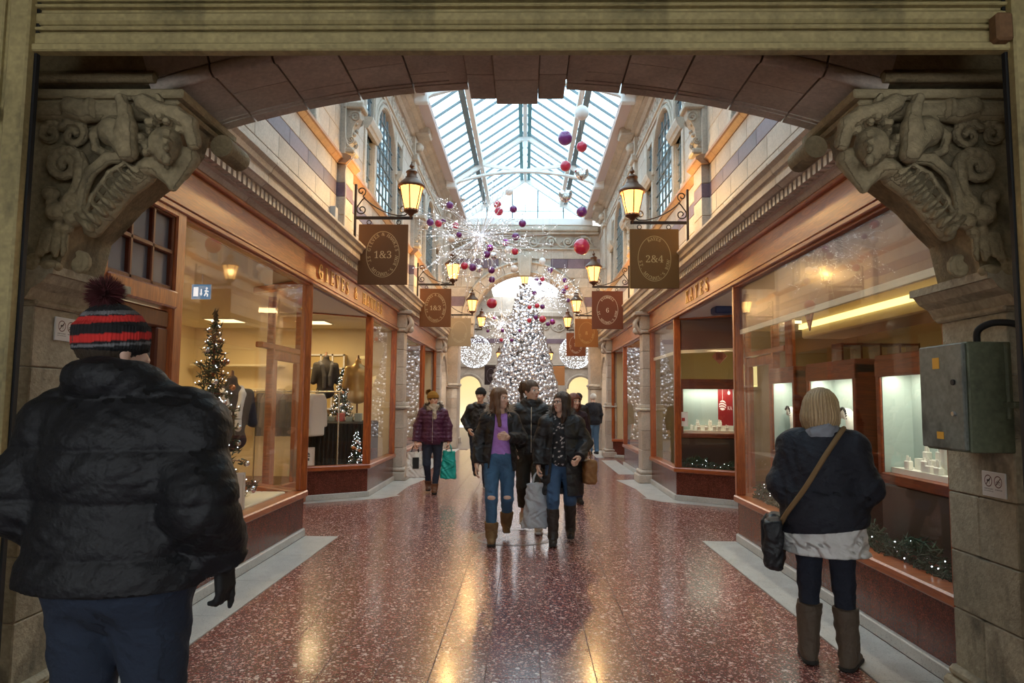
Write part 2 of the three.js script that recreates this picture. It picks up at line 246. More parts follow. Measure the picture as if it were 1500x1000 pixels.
// ------------------------------------------------------------------ shopfronts
const frontMats = { pelmet: new THREE.MeshPhysicalMaterial({ color: lin(0.1, 0.045, 0.045), roughness: 0.35, clearcoat: 0.8, clearcoatRoughness: 0.16 }) };
function segment(group, s, P, Q, { tiles = true, pelmet = false, low = 0.5, top = 2.8, posts = [1, 1], glassName = 'pane' } = {}) {
  if (s < 0) [P, Q] = [[-Q[0], Q[1]], [-P[0], P[1]]];
  const L = Math.hypot(Q[0] - P[0], Q[1] - P[1]), ux = (Q[0] - P[0]) / L, uz = (Q[1] - P[1]) / L;
  const m = new THREE.Matrix4().set(ux, 0, -uz, P[0], 0, 1, 0, 0, uz, 0, ux, P[1], 0, 0, 0, 1), put = (g) => g.applyMatrix4(m);
  if (tiles) {
    const n = Math.max(1, Math.round(L / 0.44));
    for (let k = 0; k < n; k++) part('stallriser_panel', put(bx(k * L / n + 0.001, (k + 1) * L / n - 0.001, 0.085, 0.43, -0.08, -0.01, 0.002)), M.granite, group);
    part('plinth', put(bx(0, L, 0, 0.085, -0.1, 0.02, 0.008)), M.pale, group, 'pale stone plinth');
    part('sill', put(bx(-0.02, L + 0.02, 0.43, 0.5, -0.14, 0.035, 0.012)), M.woodH, group);
  }
  part(glassName, put(plain(new THREE.PlaneGeometry(L - 0.06, top - low)).translate(L / 2, (top + low) / 2, -0.035)), M.glass, group);
  part('top_rail', put(bx(0, L, top - 0.02, top + 0.05, -0.1, 0.0, 0.006)), M.woodH, group);
  if (posts[0]) part('post', put(bx(-0.03, 0.045, low, top, -0.09, 0.012, 0.01)), M.woodV, group);
  if (posts[1]) part('post', put(bx(L - 0.045, L + 0.03, low, top, -0.09, 0.012, 0.01)), M.woodV, group);
  if (pelmet) { const pe = part('pelmet', put(bx(0.03, L - 0.03, 2.31, top, -0.07, -0.055)), frontMats.pelmet, group, 'glossy brown panel behind the top of the glass'); part('pelmet_edge', put(bx(0.03, L - 0.03, 2.26, 2.31, -0.085, -0.05)), M.creamTrim, pe); }
  return { m, L };
}
function corniceBlocks(group, s, z0, z1) {
  const prof = [[2.52, 3.18], [2.34, 3.18], [2.31, 3.215], [2.275, 3.22], [2.275, 3.305], [2.2, 3.31], [2.17, 3.335], [2.15, 3.34], [2.15, 3.42], [2.125, 3.43], [2.11, 3.47], [2.08, 3.5], [2.08, 3.525], [2.3, 3.575], [2.52, 3.58]];
  const n = Math.max(1, Math.round(Math.abs(z1 - z0) / 0.95));
  for (let k = 0; k < n; k++) part('cornice_block', side(s, prismZ(prof, z0 + (z1 - z0) * (k + 0.004) / n, z0 + (z1 - z0) * (k + 0.996) / n)), M.stones[k % 3], group);
  const teeth = []; for (let z = Math.max(z0, z1) - 0.05; z > Math.min(z0, z1); z -= 0.095) teeth.push(bxs(s, 2.215, 2.28, 3.225, 3.302, z - 0.055, z));
  const d = part('dentils', teeth, M.stones[2], group); d.userData.kind = 'stuff';
}
const A = [2.38, -7.78], B = [3.2, -8.4], Cc = [3.2, -10.3], D = [2.38, -10.9], E = [2.38, -13.0];
const fronts = {};
for (const s of [-1, 1]) {
  const g = thing('shopfront', s < 0 ? 'wooden menswear shopfront with warm lit windows, tree display and splayed entrance' : 'wooden jewellery shopfront with glossy brown pelmet, lit display cases and splayed entrance', 'shopfront', [s * 2.4, 0, -7], null, 'structure');
  fronts[s] = g; const pel = s > 0;
  segment(g, s, A, [2.38, s < 0 ? -4.8 : -3.86], { pelmet: pel });
  segment(g, s, B, A, { posts: [1, 0] });
  segment(g, s, D, Cc, { pelmet: pel, posts: [0, 1] });
  segment(g, s, E, D, { pelmet: pel });
  // entrance door at the back of the splay
  const dr = part('door', [bxs(s, 3.16, 3.22, 0.0, 0.35, -9.85, -8.85, 0.01), bxs(s, 3.16, 3.22, 2.0, 2.12, -9.85, -8.85, 0.01), bxs(s, 3.16, 3.22, 0.35, 2.0, -9.85, -9.73, 0.01), bxs(s, 3.16, 3.22, 0.35, 2.0, -8.97, -8.85, 0.01)], M.woodV, g);
  part('door_glass', side(s, plain(new THREE.PlaneGeometry(0.76, 1.65)).rotateY(-PI / 2).translate(3.19, 1.175, -9.35)), M.glass, dr);
  part('door_frame', [bxs(s, 3.15, 3.24, 0, 2.85, -9.93, -9.86, 0.01), bxs(s, 3.15, 3.24, 0, 2.85, -8.84, -8.77, 0.01), bxs(s, 3.15, 3.24, 2.13, 2.2, -10.3, -8.4, 0.01), bxs(s, 3.15, 3.24, 0, 0.35, -10.3, -9.9, 0.01), bxs(s, 3.15, 3.24, 0, 0.35, -8.8, -8.4, 0.01)], M.woodH, g);
  for (const [z, w, y0, y1] of [[-10.11, 0.36, 0.35, 2.13], [-8.59, 0.36, 0.35, 2.13], [-9.35, 1.88, 2.2, 2.82]]) part('sidelight', side(s, plain(new THREE.PlaneGeometry(w, y1 - y0)).rotateY(-PI / 2).translate(3.19, (y0 + y1) / 2, z)), M.glass, g);
  // fascia
  const z1 = -3.84, z0 = -13.04;
  part('fascia', bxs(s, 2.375, 2.5, 2.84, 3.19, z0, z1), M.woodH, g);
  part('fascia_moulding', [bxs(s, 2.345, 2.4, 2.8, 2.84, z0, z1, 0.008), bxs(s, 2.36, 2.4, 2.855, 2.87, z0, z1, 0.004), bxs(s, 2.335, 2.4, 3.14, 3.18, z0, z1, 0.01)], M.woodH, g);
  part('lobby_soffit', side(s, slab([[2.45, -7.8], [3.22, -8.4], [3.22, -10.3], [2.45, -10.9]], 2.8, 2.86)), M.white, g);
  corniceBlocks(g, s, -13.5, -3.84);
  // second shop
  const h = thing('shopfront', s < 0 ? 'narrow wooden shopfront between two stone pilasters, beyond the menswear shop' : 'narrow wooden shopfront with dark recessed door, beyond the jewellery shop', 'shopfront', [s * 2.4, 0, -16], null, 'structure');
  segment(h, s, [2.38, -16.6], [2.38, -13.55], {});
  segment(h, s, [3.2, -17.1], [2.38, -16.6], { posts: [1, 0] });
  segment(h, s, [2.38, -18.7], [3.2, -18.2], { posts: [1, 1] });
  part('door', bxs(s, 3.17, 3.22, 0, 2.8, -18.2, -17.1, 0.01), M.darkWood, h);
  part('lobby_soffit', bxs(s, 2.45, 3.22, 2.8, 2.86, -18.7, -16.6), M.white, h);
  part('fascia', bxs(s, 2.375, 2.5, 2.84, 3.19, -18.7, -13.5), M.woodH, h);
  part('fascia_moulding', [bxs(s, 2.345, 2.4, 2.8, 2.84, -18.7, -13.5, 0.008), bxs(s, 2.335, 2.4, 3.14, 3.18, -18.7, -13.5, 0.01)], M.woodH, h);
  corniceBlocks(h, s, -21.4, -13.5);
  // stone pilasters of the ground floor
  for (const [zz, where] of [[-13.27, s < 0 ? 'after the menswear windows' : 'after the jewellery windows'], [-18.92, s < 0 ? 'after the narrow shopfront facing the jewellery side' : 'after the shopfront with the dark recessed door']]) {
    const p = thing('stone_pilaster', 'cream stone pilaster with carved console capital ' + where, 'pilaster', [s * 2.36, 0, zz], null, 'structure');
    part('base', [bxs(s, 2.14, 2.5, 0, 0.16, zz - 0.27, zz + 0.27, 0.02), bxs(s, 2.17, 2.5, 0.16, 0.24, zz - 0.24, zz + 0.24, 0.03)], M.stones[0], p);
    for (let k = 0; k < 3; k++) part('block', bxs(s, 2.22, 2.5, 0.245 + k * 0.36, 0.6 + k * 0.36, zz - 0.2, zz + 0.2, 0.008), M.stones[k % 3], p);
    part('band', [bxs(s, 2.17, 2.5, 1.325, 1.38, zz - 0.25, zz + 0.25, 0.02), bxs(s, 2.2, 2.5, 1.38, 1.45, zz - 0.22, zz + 0.22, 0.01)], M.stones[2], p);
    for (let k = 0; k < 4; k++) part('block', bxs(s, 2.25, 2.5, 1.455 + k * 0.33, 1.78 + k * 0.33, zz - 0.17, zz + 0.17, 0.008), M.stones[(k + 1) % 3], p);
    const c = []; for (let k = 0; k < 5; k++) c.push(side(s, tube([[2.24, 2.8, zz - 0.12 + k * 0.06], [2.14, 2.95, zz - 0.12 + k * 0.06], [2.2, 3.1, zz - 0.12 + k * 0.06]], 0.035, 10, 6)));
    c.push(bxs(s, 2.22, 2.5, 2.78, 2.84, zz - 0.22, zz + 0.22, 0.02), bxs(s, 2.2, 2.5, 2.84, 3.14, zz - 0.15, zz + 0.15, 0.03), bxs(s, 2.1, 2.5, 3.12, 3.19, zz - 0.24, zz + 0.24, 0.015), side(s, ball(0.07, 2.16, 2.84, zz, 10, 8)));
    part('capital', c, M.stones[1], p);
  }
}
// side door with six-pane toplight between the pier and the menswear window
{
  const g = thing('side_door', 'brown wooden side door with six-pane toplight beside the stone pier', 'door', [-2.4, 0, -4.3]);
  part('frame', [bx(-2.46, -2.36, 0, 2.82, -4.83, -4.7, 0.012), bx(-2.46, -2.36, 0, 2.82, -3.94, -3.84, 0.012), bx(-2.46, -2.34, 2.12, 2.24, -4.72, -3.92, 0.012), bx(-2.46, -2.36, 2.76, 2.82, -4.72, -3.92, 0.01)], M.woodV, g);
  const leaf = part('door_leaf', [bx(-2.45, -2.38, 0.02, 1.05, -4.68, -3.96, 0.012), bx(-2.45, -2.38, 1.98, 2.1, -4.68, -3.96, 0.012), bx(-2.45, -2.38, 1.05, 1.98, -4.68, -4.54, 0.012), bx(-2.45, -2.38, 1.05, 1.98, -4.1, -3.96, 0.012)], M.darkWood, g);
  part('patterned_glass', bx(-2.43, -2.42, 1.05, 1.98, -4.54, -4.1), std(lin(0.16, 0.15, 0.14), 0.25, { bumpMap: grainBump, bumpScale: 0.01 }), g);
  const bars = []; for (let k = 0; k < 4; k++) bars.push(bx(-2.44, -2.38, 2.24, 2.78, -4.71 + k * 0.25, -4.675 + k * 0.25, 0.008)); for (const y of [2.24, 2.49, 2.745]) bars.push(bx(-2.44, -2.38, y, y + 0.035, -4.71, -3.93, 0.008));
  part('toplight_sash', bars, M.darkWood, g);
  for (let i = 0; i < 3; i++) for (let j = 0; j < 2; j++) part('toplight_pane', bx(-2.415, -2.41, 2.27 + j * 0.25, 2.5 + j * 0.25, -4.68 + i * 0.25, -4.46 + i * 0.25), std(lin(0.13, 0.12, 0.13), 0.12), g);
}

// ------------------------------------------------------------------ upper walls with windows
function scroll(cx, cy, r, dir, depth) {                   // flat spiral in (u, v)
  const p = []; for (let k = 0; k <= 20; k++) { const t = k / 20, a = dir * t * 3.6 * PI, q = r * (1 - 0.85 * t); p.push([cx + q * Math.cos(a), cy + q * Math.sin(a), depth]); } return p;
}
function frieze(L, h) {                                    // run of leafy scrollwork along u from 0 to L, standing out along +w
  const out = [], n = Math.round(L / (h * 1.25)), st = L / n;
  for (let k = 0; k < n; k++) {
    const c = (k + 0.5) * st, d = k % 2 ? 1 : -1, r = h * 0.4;
    out.push(tube(scroll(c, 0, r, d, 0.02), h * 0.07, 20, 5));
    out.push(ball(h * 0.13, c, 0, 0.02, 7, 5));
    for (let j = 0; j < 3; j++) { const a = d * (0.6 + j * 1.3); out.push(plain(new THREE.SphereGeometry(1, 6, 4)).scale(h * 0.16, h * 0.07, 0.035).rotateZ(a + 1).translate(c + r * 1.15 * Math.cos(a), r * 0.95 * Math.sin(a), 0.01)); }
    out.push(tube([[c - st * 0.5, d * h * 0.3, 0.012], [c, d * h * 0.44, 0.022], [c + st * 0.5, -d * h * 0.3, 0.012]], h * 0.05, 10, 4));
  }
  return merge(out);
}
M.string = std(lin(0.72, 0.42, 0.26), 0.5, { map: stoneTex });
M.trimStone = std(lin(0.8, 0.74, 0.67), 0.5, { map: stoneTex });
const pilZ = [-8.8, -14.3, -19.8], bayZ = [-6.05, -11.55, -17.05];
const tileKinds = new Map();
function wallTile(group, s, y0, y1, z0, z1, mat) {         // one facing tile, geometry shared by size
  const key = [(y1 - y0).toFixed(3), Math.abs(z1 - z0).toFixed(3)].join();
  if (!tileKinds.has(key)) tileKinds.set(key, fin(chamfer(0.05, y1 - y0 - 0.005, Math.abs(z1 - z0) - 0.005, 0.004)));
  const t = own('tile', tileKinds.get(key), mat, group); t.position.set(s * 2.375 - group.position.x, (y0 + y1) / 2 - group.position.y, (z0 + z1) / 2 - group.position.z); return t;
}
const windowWords = { '-1': ['above the six-pane side door', 'above the first hanging sign of the menswear shop', 'above the second hanging sign of the menswear shop'], 1: ['above the jewellery window by the pier', 'above the jeweller\'s hanging sign', 'above the hanging sign numbered 6'] };
let winNo = 0; const walls = {};
for (const s of [-1, 1]) {
  const w = thing(s < 0 ? 'wall_left' : 'wall_right', s < 0 ? 'cream stone upper wall with purple band over the menswear shopfront' : 'cream stone upper wall with purple band over the jewellery shopfront', 'wall', [s * 2.4, 3.2, -12], null, 'structure');
  walls[s] = w; const r = rng(s + 40), back = [bxs(s, 2.39, 2.85, 3.19, 4.55, -21.5, -3.84), bxs(s, 2.39, 2.85, 6.5, 7.25, -21.5, -3.84)];
  const edges = [-3.84, ...bayZ.flatMap((z) => [z + 1.62, z - 1.62]), -21.5];
  for (let k = 0; k < edges.length; k += 2) back.push(bxs(s, 2.39, 2.85, 4.55, 6.5, edges[k + 1], edges[k]));
  part('backing', back, M.joint, w);
  const rows = [[3.58, 3.83, M.stones], [3.83, 4.07, M.stones], [4.07, 4.25, M.purples], [4.25, 4.485, M.stones]];
  rows.forEach(([y0, y1, ms], i) => {
    for (const [a, b] of [[-3.86, -8.6], [-9.0, -14.1], [-14.5, -19.6], [-20.0, -21.5]]) {
      const n = Math.round(Math.abs(b - a) / 0.62), st = (b - a) / n, off = i % 2 ? 0.5 : 0;
      for (let k = 0; k < n + (off ? 1 : 0); k++) { const z1 = a + Math.max(0, k - off) * st, z0 = a + Math.min(n, k + 1 - off) * st; wallTile(w, s, y0, y1, z0, z1, ms[Math.floor(r() * 3)]); }
    }
  });
  for (let k = 0; k < edges.length; k += 2) {
    const pz = pilZ.find((p) => p < edges[k] && p > edges[k + 1]), spans = pz ? [[edges[k], pz + 0.14], [pz - 0.14, edges[k + 1]]] : [[edges[k], edges[k + 1]]];
    for (const [a, b] of spans) for (let j = 0; j < 6; j++) {
      const n = Math.max(1, Math.round(Math.abs(a - b) / 0.55)), st = (b - a) / n, off = j % 2 && n > 1 ? 0.5 : 0;
      for (let q = 0; q < n + (off ? 1 : 0); q++) wallTile(w, s, 4.62 + j * 0.32, 4.62 + (j + 1) * 0.32, a + Math.min(n, q + 1 - off) * st, a + Math.max(0, q - off) * st, M.stones[Math.floor(r() * 3)]);
    }
  }
  const strProf = [[2.5, 4.485], [2.34, 4.485], [2.29, 4.53], [2.27, 4.54], [2.27, 4.575], [2.34, 4.61], [2.5, 4.62]];
  for (let z = -3.86; z > -21.4; z -= 1.1) part('string_course', side(s, prismZ(strProf, Math.max(-21.5, z - 1.096), z)), M.string, w);
  // frieze and eaves cornice
  const fr = frieze(17.5, 0.38); const mm = new THREE.Matrix4().set(0, 0, -1, 2.395, 0, 1, 0, 6.8, 1, 0, 0, -21.4, 0, 0, 0, 1);
  part('frieze_carving', side(s, fr.applyMatrix4(mm)), M.trimStone, w).userData.kind = 'stuff';
  part('frieze_ground', bxs(s, 2.375, 2.4, 6.56, 7.05, -21.5, -3.84), M.stones[0], w);
  const arc = [[2.5, 6.5], [2.33, 6.5], [2.33, 6.54], [2.3, 6.55], [2.3, 6.585], [2.36, 6.6], [2.5, 6.6]], cor = [[2.5, 7.0], [2.33, 7.0], [2.28, 7.05], [2.2, 7.06], [2.2, 7.1], [2.1, 7.13], [2.05, 7.19], [2.05, 7.22], [2.5, 7.26]];
  part('architrave', side(s, prismZ(arc, -21.5, -3.84)), M.trimStone, w);
  part('eaves_cornice', side(s, prismZ(cor, -21.5, -3.84)), M.trimStone, w);
  part('eaves_board', side(s, prismZ([[2.14, 7.2], [1.84, 7.12], [1.82, 7.2], [2.1, 7.34]], -21.5, -3.84)), M.pinkboard, w);
  for (const z of pilZ) {
    const p = new THREE.Group(); p.name = 'pilaster'; p.userData.label = 'stone pilaster with carved console'; p.position.set(s * 2.35 - w.position.x, 0.38, z + 12); w.add(p);
    [[3.58, 3.83, 0], [3.835, 4.065, 2], [4.25, 4.485, 1]].forEach(([a, b, k]) => part('block', bxs(s, 2.25, 2.4, a, b, z - 0.2, z + 0.2, 0.005), M.stones[k], p));
    part('block', bxs(s, 2.25, 2.4, 4.07, 4.245, z - 0.2, z + 0.2, 0.005), M.purples[0], p);
    part('string_break', side(s, prismZ(strProf.map(([x, y]) => [x - 0.1, y]), z - 0.25, z + 0.25)), M.string, p);
    part('shaft', [bxs(s, 2.28, 2.4, 4.62, 6.5, z - 0.13, z + 0.13, 0.01)], M.stones[2], p);
    const c = [side(s, prismZ([[2.3, 4.75], [2.24, 4.78], [2.21, 4.88], [2.2, 5.0], [2.12, 5.15], [2.1, 5.25], [2.3, 5.25]], z - 0.1, z + 0.1)), bxs(s, 2.06, 2.32, 5.25, 5.33, z - 0.15, z + 0.15, 0.015), bxs(s, 2.16, 2.32, 4.66, 4.74, z - 0.12, z + 0.12, 0.02)];
    for (const q of [-0.1, 0.1]) { const sc = scroll(0, 0, 0.075, 1, 0); c.push(side(s, tube(sc.map(([a, b]) => [2.17 + a, 5.15 + b, z + q]), 0.016, 16, 5)), side(s, tube(sc.map(([a, b]) => [2.22 + a * 0.7, 4.84 - b * 0.7, z + q]), 0.013, 16, 5))); }
    for (let k = 0; k < 5; k++) c.push(side(s, ball(0.032, 2.17 - k * 0.008 + 0.03, 4.86 + k * 0.07, z + (k % 2 ? 0.04 : -0.04), 8, 6)));
    part('console', c, M.trimStone, p);
    const t = [bxs(s, 2.22, 2.4, 6.48, 6.6, z - 0.2, z + 0.2, 0.015), bxs(s, 2.28, 2.4, 6.6, 7.0, z - 0.16, z + 0.16, 0.01), bxs(s, 1.98, 2.3, 7.02, 7.2, z - 0.22, z + 0.22, 0.03), side(s, ball(0.11, 2.24, 6.8, z, 10, 8))];
    part('capital', t, M.trimStone, p);
  }
  // Venetian windows
  bayZ.forEach((zc, k) => {
    const name = 'window_' + ++winNo, g = thing(name, `three-light arched leaded window in pale stone ${windowWords[s][k]}`, 'window', [s * 2.4, 4.62, zc], null, 'structure');
    const y0 = 4.62, sh = shapeOf([[zc - 1.62, 4.55], [zc + 1.62, 4.55], [zc + 1.62, 6.5], [zc - 1.62, 6.5]]);
    const hole = (pts) => sh.holes.push(new THREE.Path(pts.map(([a, b]) => new THREE.Vector2(a, b))));
    const archPts = (r, sp, n = 20) => { const p = [[zc - r, y0 + 0.06], [zc + r, y0 + 0.06]]; for (let i = 0; i <= n; i++) p.push([zc + r * Math.cos(PI * i / n), sp + r * Math.sin(PI * i / n)]); return p; };
    hole(archPts(0.8, 5.6));
    const lights = []; for (const q of [-1, 1]) for (const [a, b] of [[y0 + 0.06, 5.5], [5.68, 6.3]]) { const e = [zc + q * 0.98, zc + q * 1.5].sort((x, y) => x - y); lights.push([...e, a, b]); hole([[e[0], a], [e[1], a], [e[1], b], [e[0], b]]); }
    part('surround', side(s, plateX(sh, 2.36, 0.05)), M.trimStone, g);
    const cols = [], mould = [side(s, tube(archPts(0.845, 5.6).slice(2).map(([z, y]) => [2.35, y, z]), 0.035, 30, 8)), side(s, tube(archPts(0.93, 5.6).slice(2).map(([z, y]) => [2.36, y, z]), 0.03, 30, 6))];
    part('arch_moulding', mould, M.trimStone, g);
    for (const q of [-1, 1]) {
      for (const e of [0.89, 1.56]) part('column', [bxs(s, 2.325, 2.38, y0, 5.5, zc + q * e - 0.06, zc + q * e + 0.06, 0.012), bxs(s, 2.31, 2.38, y0, y0 + 0.08, zc + q * e - 0.08, zc + q * e + 0.08, 0.01), bxs(s, 2.34, 2.38, 5.7, 6.4, zc + q * e - 0.05, zc + q * e + 0.05, 0.01)], M.trimStone, g);
      part('transom', side(s, prismZ([[2.42, 5.5], [2.3, 5.5], [2.28, 5.54], [2.26, 5.56], [2.23, 5.64], [2.23, 5.67], [2.42, 5.69]], zc + q * 1.235 - 0.36, zc + q * 1.235 + 0.36)), M.trimStone, g);
    }
    part('pane', side(s, plateX(shapeOf(archPts(0.82, 5.6)), 2.4, 0.006)), M.winGlass, g);
    for (const [a, b, c, d] of lights) part('pane', bxs(s, 2.4, 2.406, c - 0.02, d + 0.02, a - 0.02, b + 0.02), M.winGlass, g);
    const bars = [];
    for (let i = -2; i <= 2; i++) { const z = zc + i * 0.27; bars.push(bxs(s, 2.386, 2.4, y0, 5.6 + Math.sqrt(Math.max(0, 0.8 * 0.8 - (z - zc) ** 2)), z - 0.008, z + 0.008)); }
    for (let y = y0 + 0.3; y < 6.35; y += 0.25) { const hw = y < 5.6 ? 0.8 : Math.sqrt(Math.max(0, 0.8 * 0.8 - (y - 5.6) ** 2)); bars.push(bxs(s, 2.386, 2.4, y - 0.008, y + 0.008, zc - hw, zc + hw)); }
    for (const [a, b, c, d] of lights) { for (const f of [1 / 3, 2 / 3]) bars.push(bxs(s, 2.386, 2.4, c, d, a + (b - a) * f - 0.007, a + (b - a) * f + 0.007)); for (let y = c + 0.22; y < d; y += 0.25) bars.push(bxs(s, 2.386, 2.4, y - 0.007, y + 0.007, a, b)); }
    part('leading', bars, M.lead, g);
  });
  // arched opening to the side passage near the end
  const ow = thing('side_arch', `cream stone wall with an arched opening beyond the last shopfront on the ${s < 0 ? 'menswear' : 'jewellery'} side`, 'arch', [s * 2.4, 0, -20.4], null, 'structure');
  const sh = shapeOf([[-21.5, 0], [-21.3, 0], ...Array.from({ length: 13 }, (_, i) => [-20.35 - 0.85 * Math.cos(PI * i / 12) - 0.1, 1.9 + 0.85 * Math.sin(PI * i / 12)]), [-19.6, 0], [-19.15, 0], [-19.15, 3.19], [-21.5, 3.19]]);
  part('wall_plate', side(s, plateX(sh, 2.38, 0.4)), M.stones[0], ow);
  part('arch_moulding', side(s, tube(Array.from({ length: 13 }, (_, i) => [2.37, 1.9 + 0.9 * Math.sin(PI * i / 12), -20.45 - 0.9 * Math.cos(PI * i / 12)]), 0.04, 24, 6)), M.trimStone, ow);
  single('passage_wall', [bxs(s, 3.9, 4.1, 0, 3.2, -22, -18.9), bxs(s, 2.8, 4.1, 3.2, 3.4, -22, -18.9), bxs(s, 2.8, 4.1, 0, 3.2, -22.0, -21.8), bxs(s, 2.8, 4.1, 0, 3.2, -19.1, -18.9)], M.stones[2], `pale wall of the side passage seen through the arch on the ${s < 0 ? 'menswear' : 'jewellery'} side`, 'wall', null, 'structure');
  const pl = new THREE.PointLight(lin(1, 0.9, 0.75), 4, 0, 2); pl.position.set(s * 3.3, 2.7, -20.4); pl.castShadow = true; scene.add(pl);
}

// ------------------------------------------------------------------ glass roof
{
  const g = thing('roof', 'white framed pitched glass roof over the arcade', 'roof', [0, 7.2, -12.5], null, 'structure');
  const E0 = [1.9, 7.2], RY = 8.5, sl = (RY - E0[1]) / E0[0], yAt = (x) => RY - sl * Math.abs(x), N0 = -3.84, N1 = -21.5, step = 0.55, n = Math.round((N0 - N1) / step), st = (N0 - N1) / n;
  const quad = (x0, x1, z0, z1) => { const q = new THREE.BufferGeometry(), y0 = yAt(x0), y1 = yAt(x1); q.setAttribute('position', new THREE.Float32BufferAttribute([x0, y0, z0, x1, y1, z0, x1, y1, z1, x0, y0, z0, x1, y1, z1, x0, y0, z1], 3)); q.computeVertexNormals(); return q; };
  for (const s of [-1, 1]) {
    for (let k = 0; k <= n; k++) { const z = N0 - k * st; part('glazing_bar', [bar([s * 1.88, yAt(1.88) - 0.01, z], [s * 0.03, yAt(0.03) - 0.01, z], 0.024, 0.05)], M.lead, g); if (k < n) { part('pane', quad(s * 1.9, s * 1.15, z, z - st), M.roofGlass, g); part('pane', quad(s * 1.15, s * 0.02, z, z - st), M.roofGlass, g); } }
    part('purlin', [bar([s * 1.13, yAt(1.13) - 0.1, N0], [s * 1.13, yAt(1.13) - 0.1, N1], 0.1, 0.16)], M.white, g);
    part('blind_rail', [bar([s * 1.26, yAt(1.26) - 0.04, N0], [s * 1.26, yAt(1.26) - 0.04, N1], 0.12, 0.03)], M.lead, g, 'dark rail');
    part('blind_rail', [bar([s * 0.11, yAt(0.11) - 0.06, N0], [s * 0.11, yAt(0.11) - 0.06, N1], 0.09, 0.03)], std(lin(0.1, 0.3, 0.36), 0.5), g, 'teal rail');
  }
  part('ridge_beam', bx(-0.05, 0.05, RY - 0.16, RY + 0.03, N1, N0, 0.01), M.white, g);
  for (const z of [-7.3, -12.5, -17.7]) {
    for (const s of [-1, 1]) {
      part('rafter', bar([s * 1.98, yAt(1.98) - 0.1, z], [0, RY - 0.1, z], 0.09, 0.14), M.white, g);
      part('strut', bar([0, 7.45, z], [s * 1.1, yAt(1.1) - 0.14, z], 0.06, 0.08), M.white, g);
      part('bracket', [bxs(s, 1.78, 2.05, 6.98, 7.2, z - 0.07, z + 0.07, 0.02)], M.white, g);
    }
    part('king_post', [bx(-0.05, 0.05, 7.45, RY - 0.1, z - 0.04, z + 0.04, 0.01), bx(-0.1, 0.1, RY - 0.28, RY - 0.12, z - 0.05, z + 0.05, 0.03)], M.white, g);
    part('tie', tube([[-1.98, 7.08, z], [-1.2, 7.3, z], [-0.5, 7.41, z], [0, 7.43, z], [0.5, 7.41, z], [1.2, 7.3, z], [1.98, 7.08, z]], 0.045, 30, 6), M.white, g);
  }
  // gable at the far end
  const zg = -21.45;
  for (const s of [-1, 1]) part('gable_rafter', bar([s * 1.95, 7.12, zg + 0.1], [0, RY - 0.08, zg + 0.1], 0.14, 0.16), M.white, g);
  part('gable_beam', bx(-2.1, 2.1, 6.92, 7.14, zg - 0.1, zg + 0.18, 0.02), M.white, g);
  for (const x of [-1.2, -0.4, 0.4, 1.2]) { part('gable_mullion', bx(x - 0.02, x + 0.02, 7.1, yAt(x), zg - 0.02, zg + 0.03), M.lead, g); }
  const gx = [-1.9, -1.2, -0.4, 0.4, 1.2, 1.9]; for (let i = 0; i < 5; i++) { const a = gx[i], b = gx[i + 1], pts = [[a, 7.12], [b, 7.12], [b, yAt(b)]]; if (a < 0 && b > 0) pts.push([0, RY]); pts.push([a, yAt(a)]); part('pane', plain(new THREE.ShapeGeometry(shapeOf(pts))).translate(0, 0, zg), M.roofGlass, g); }
}

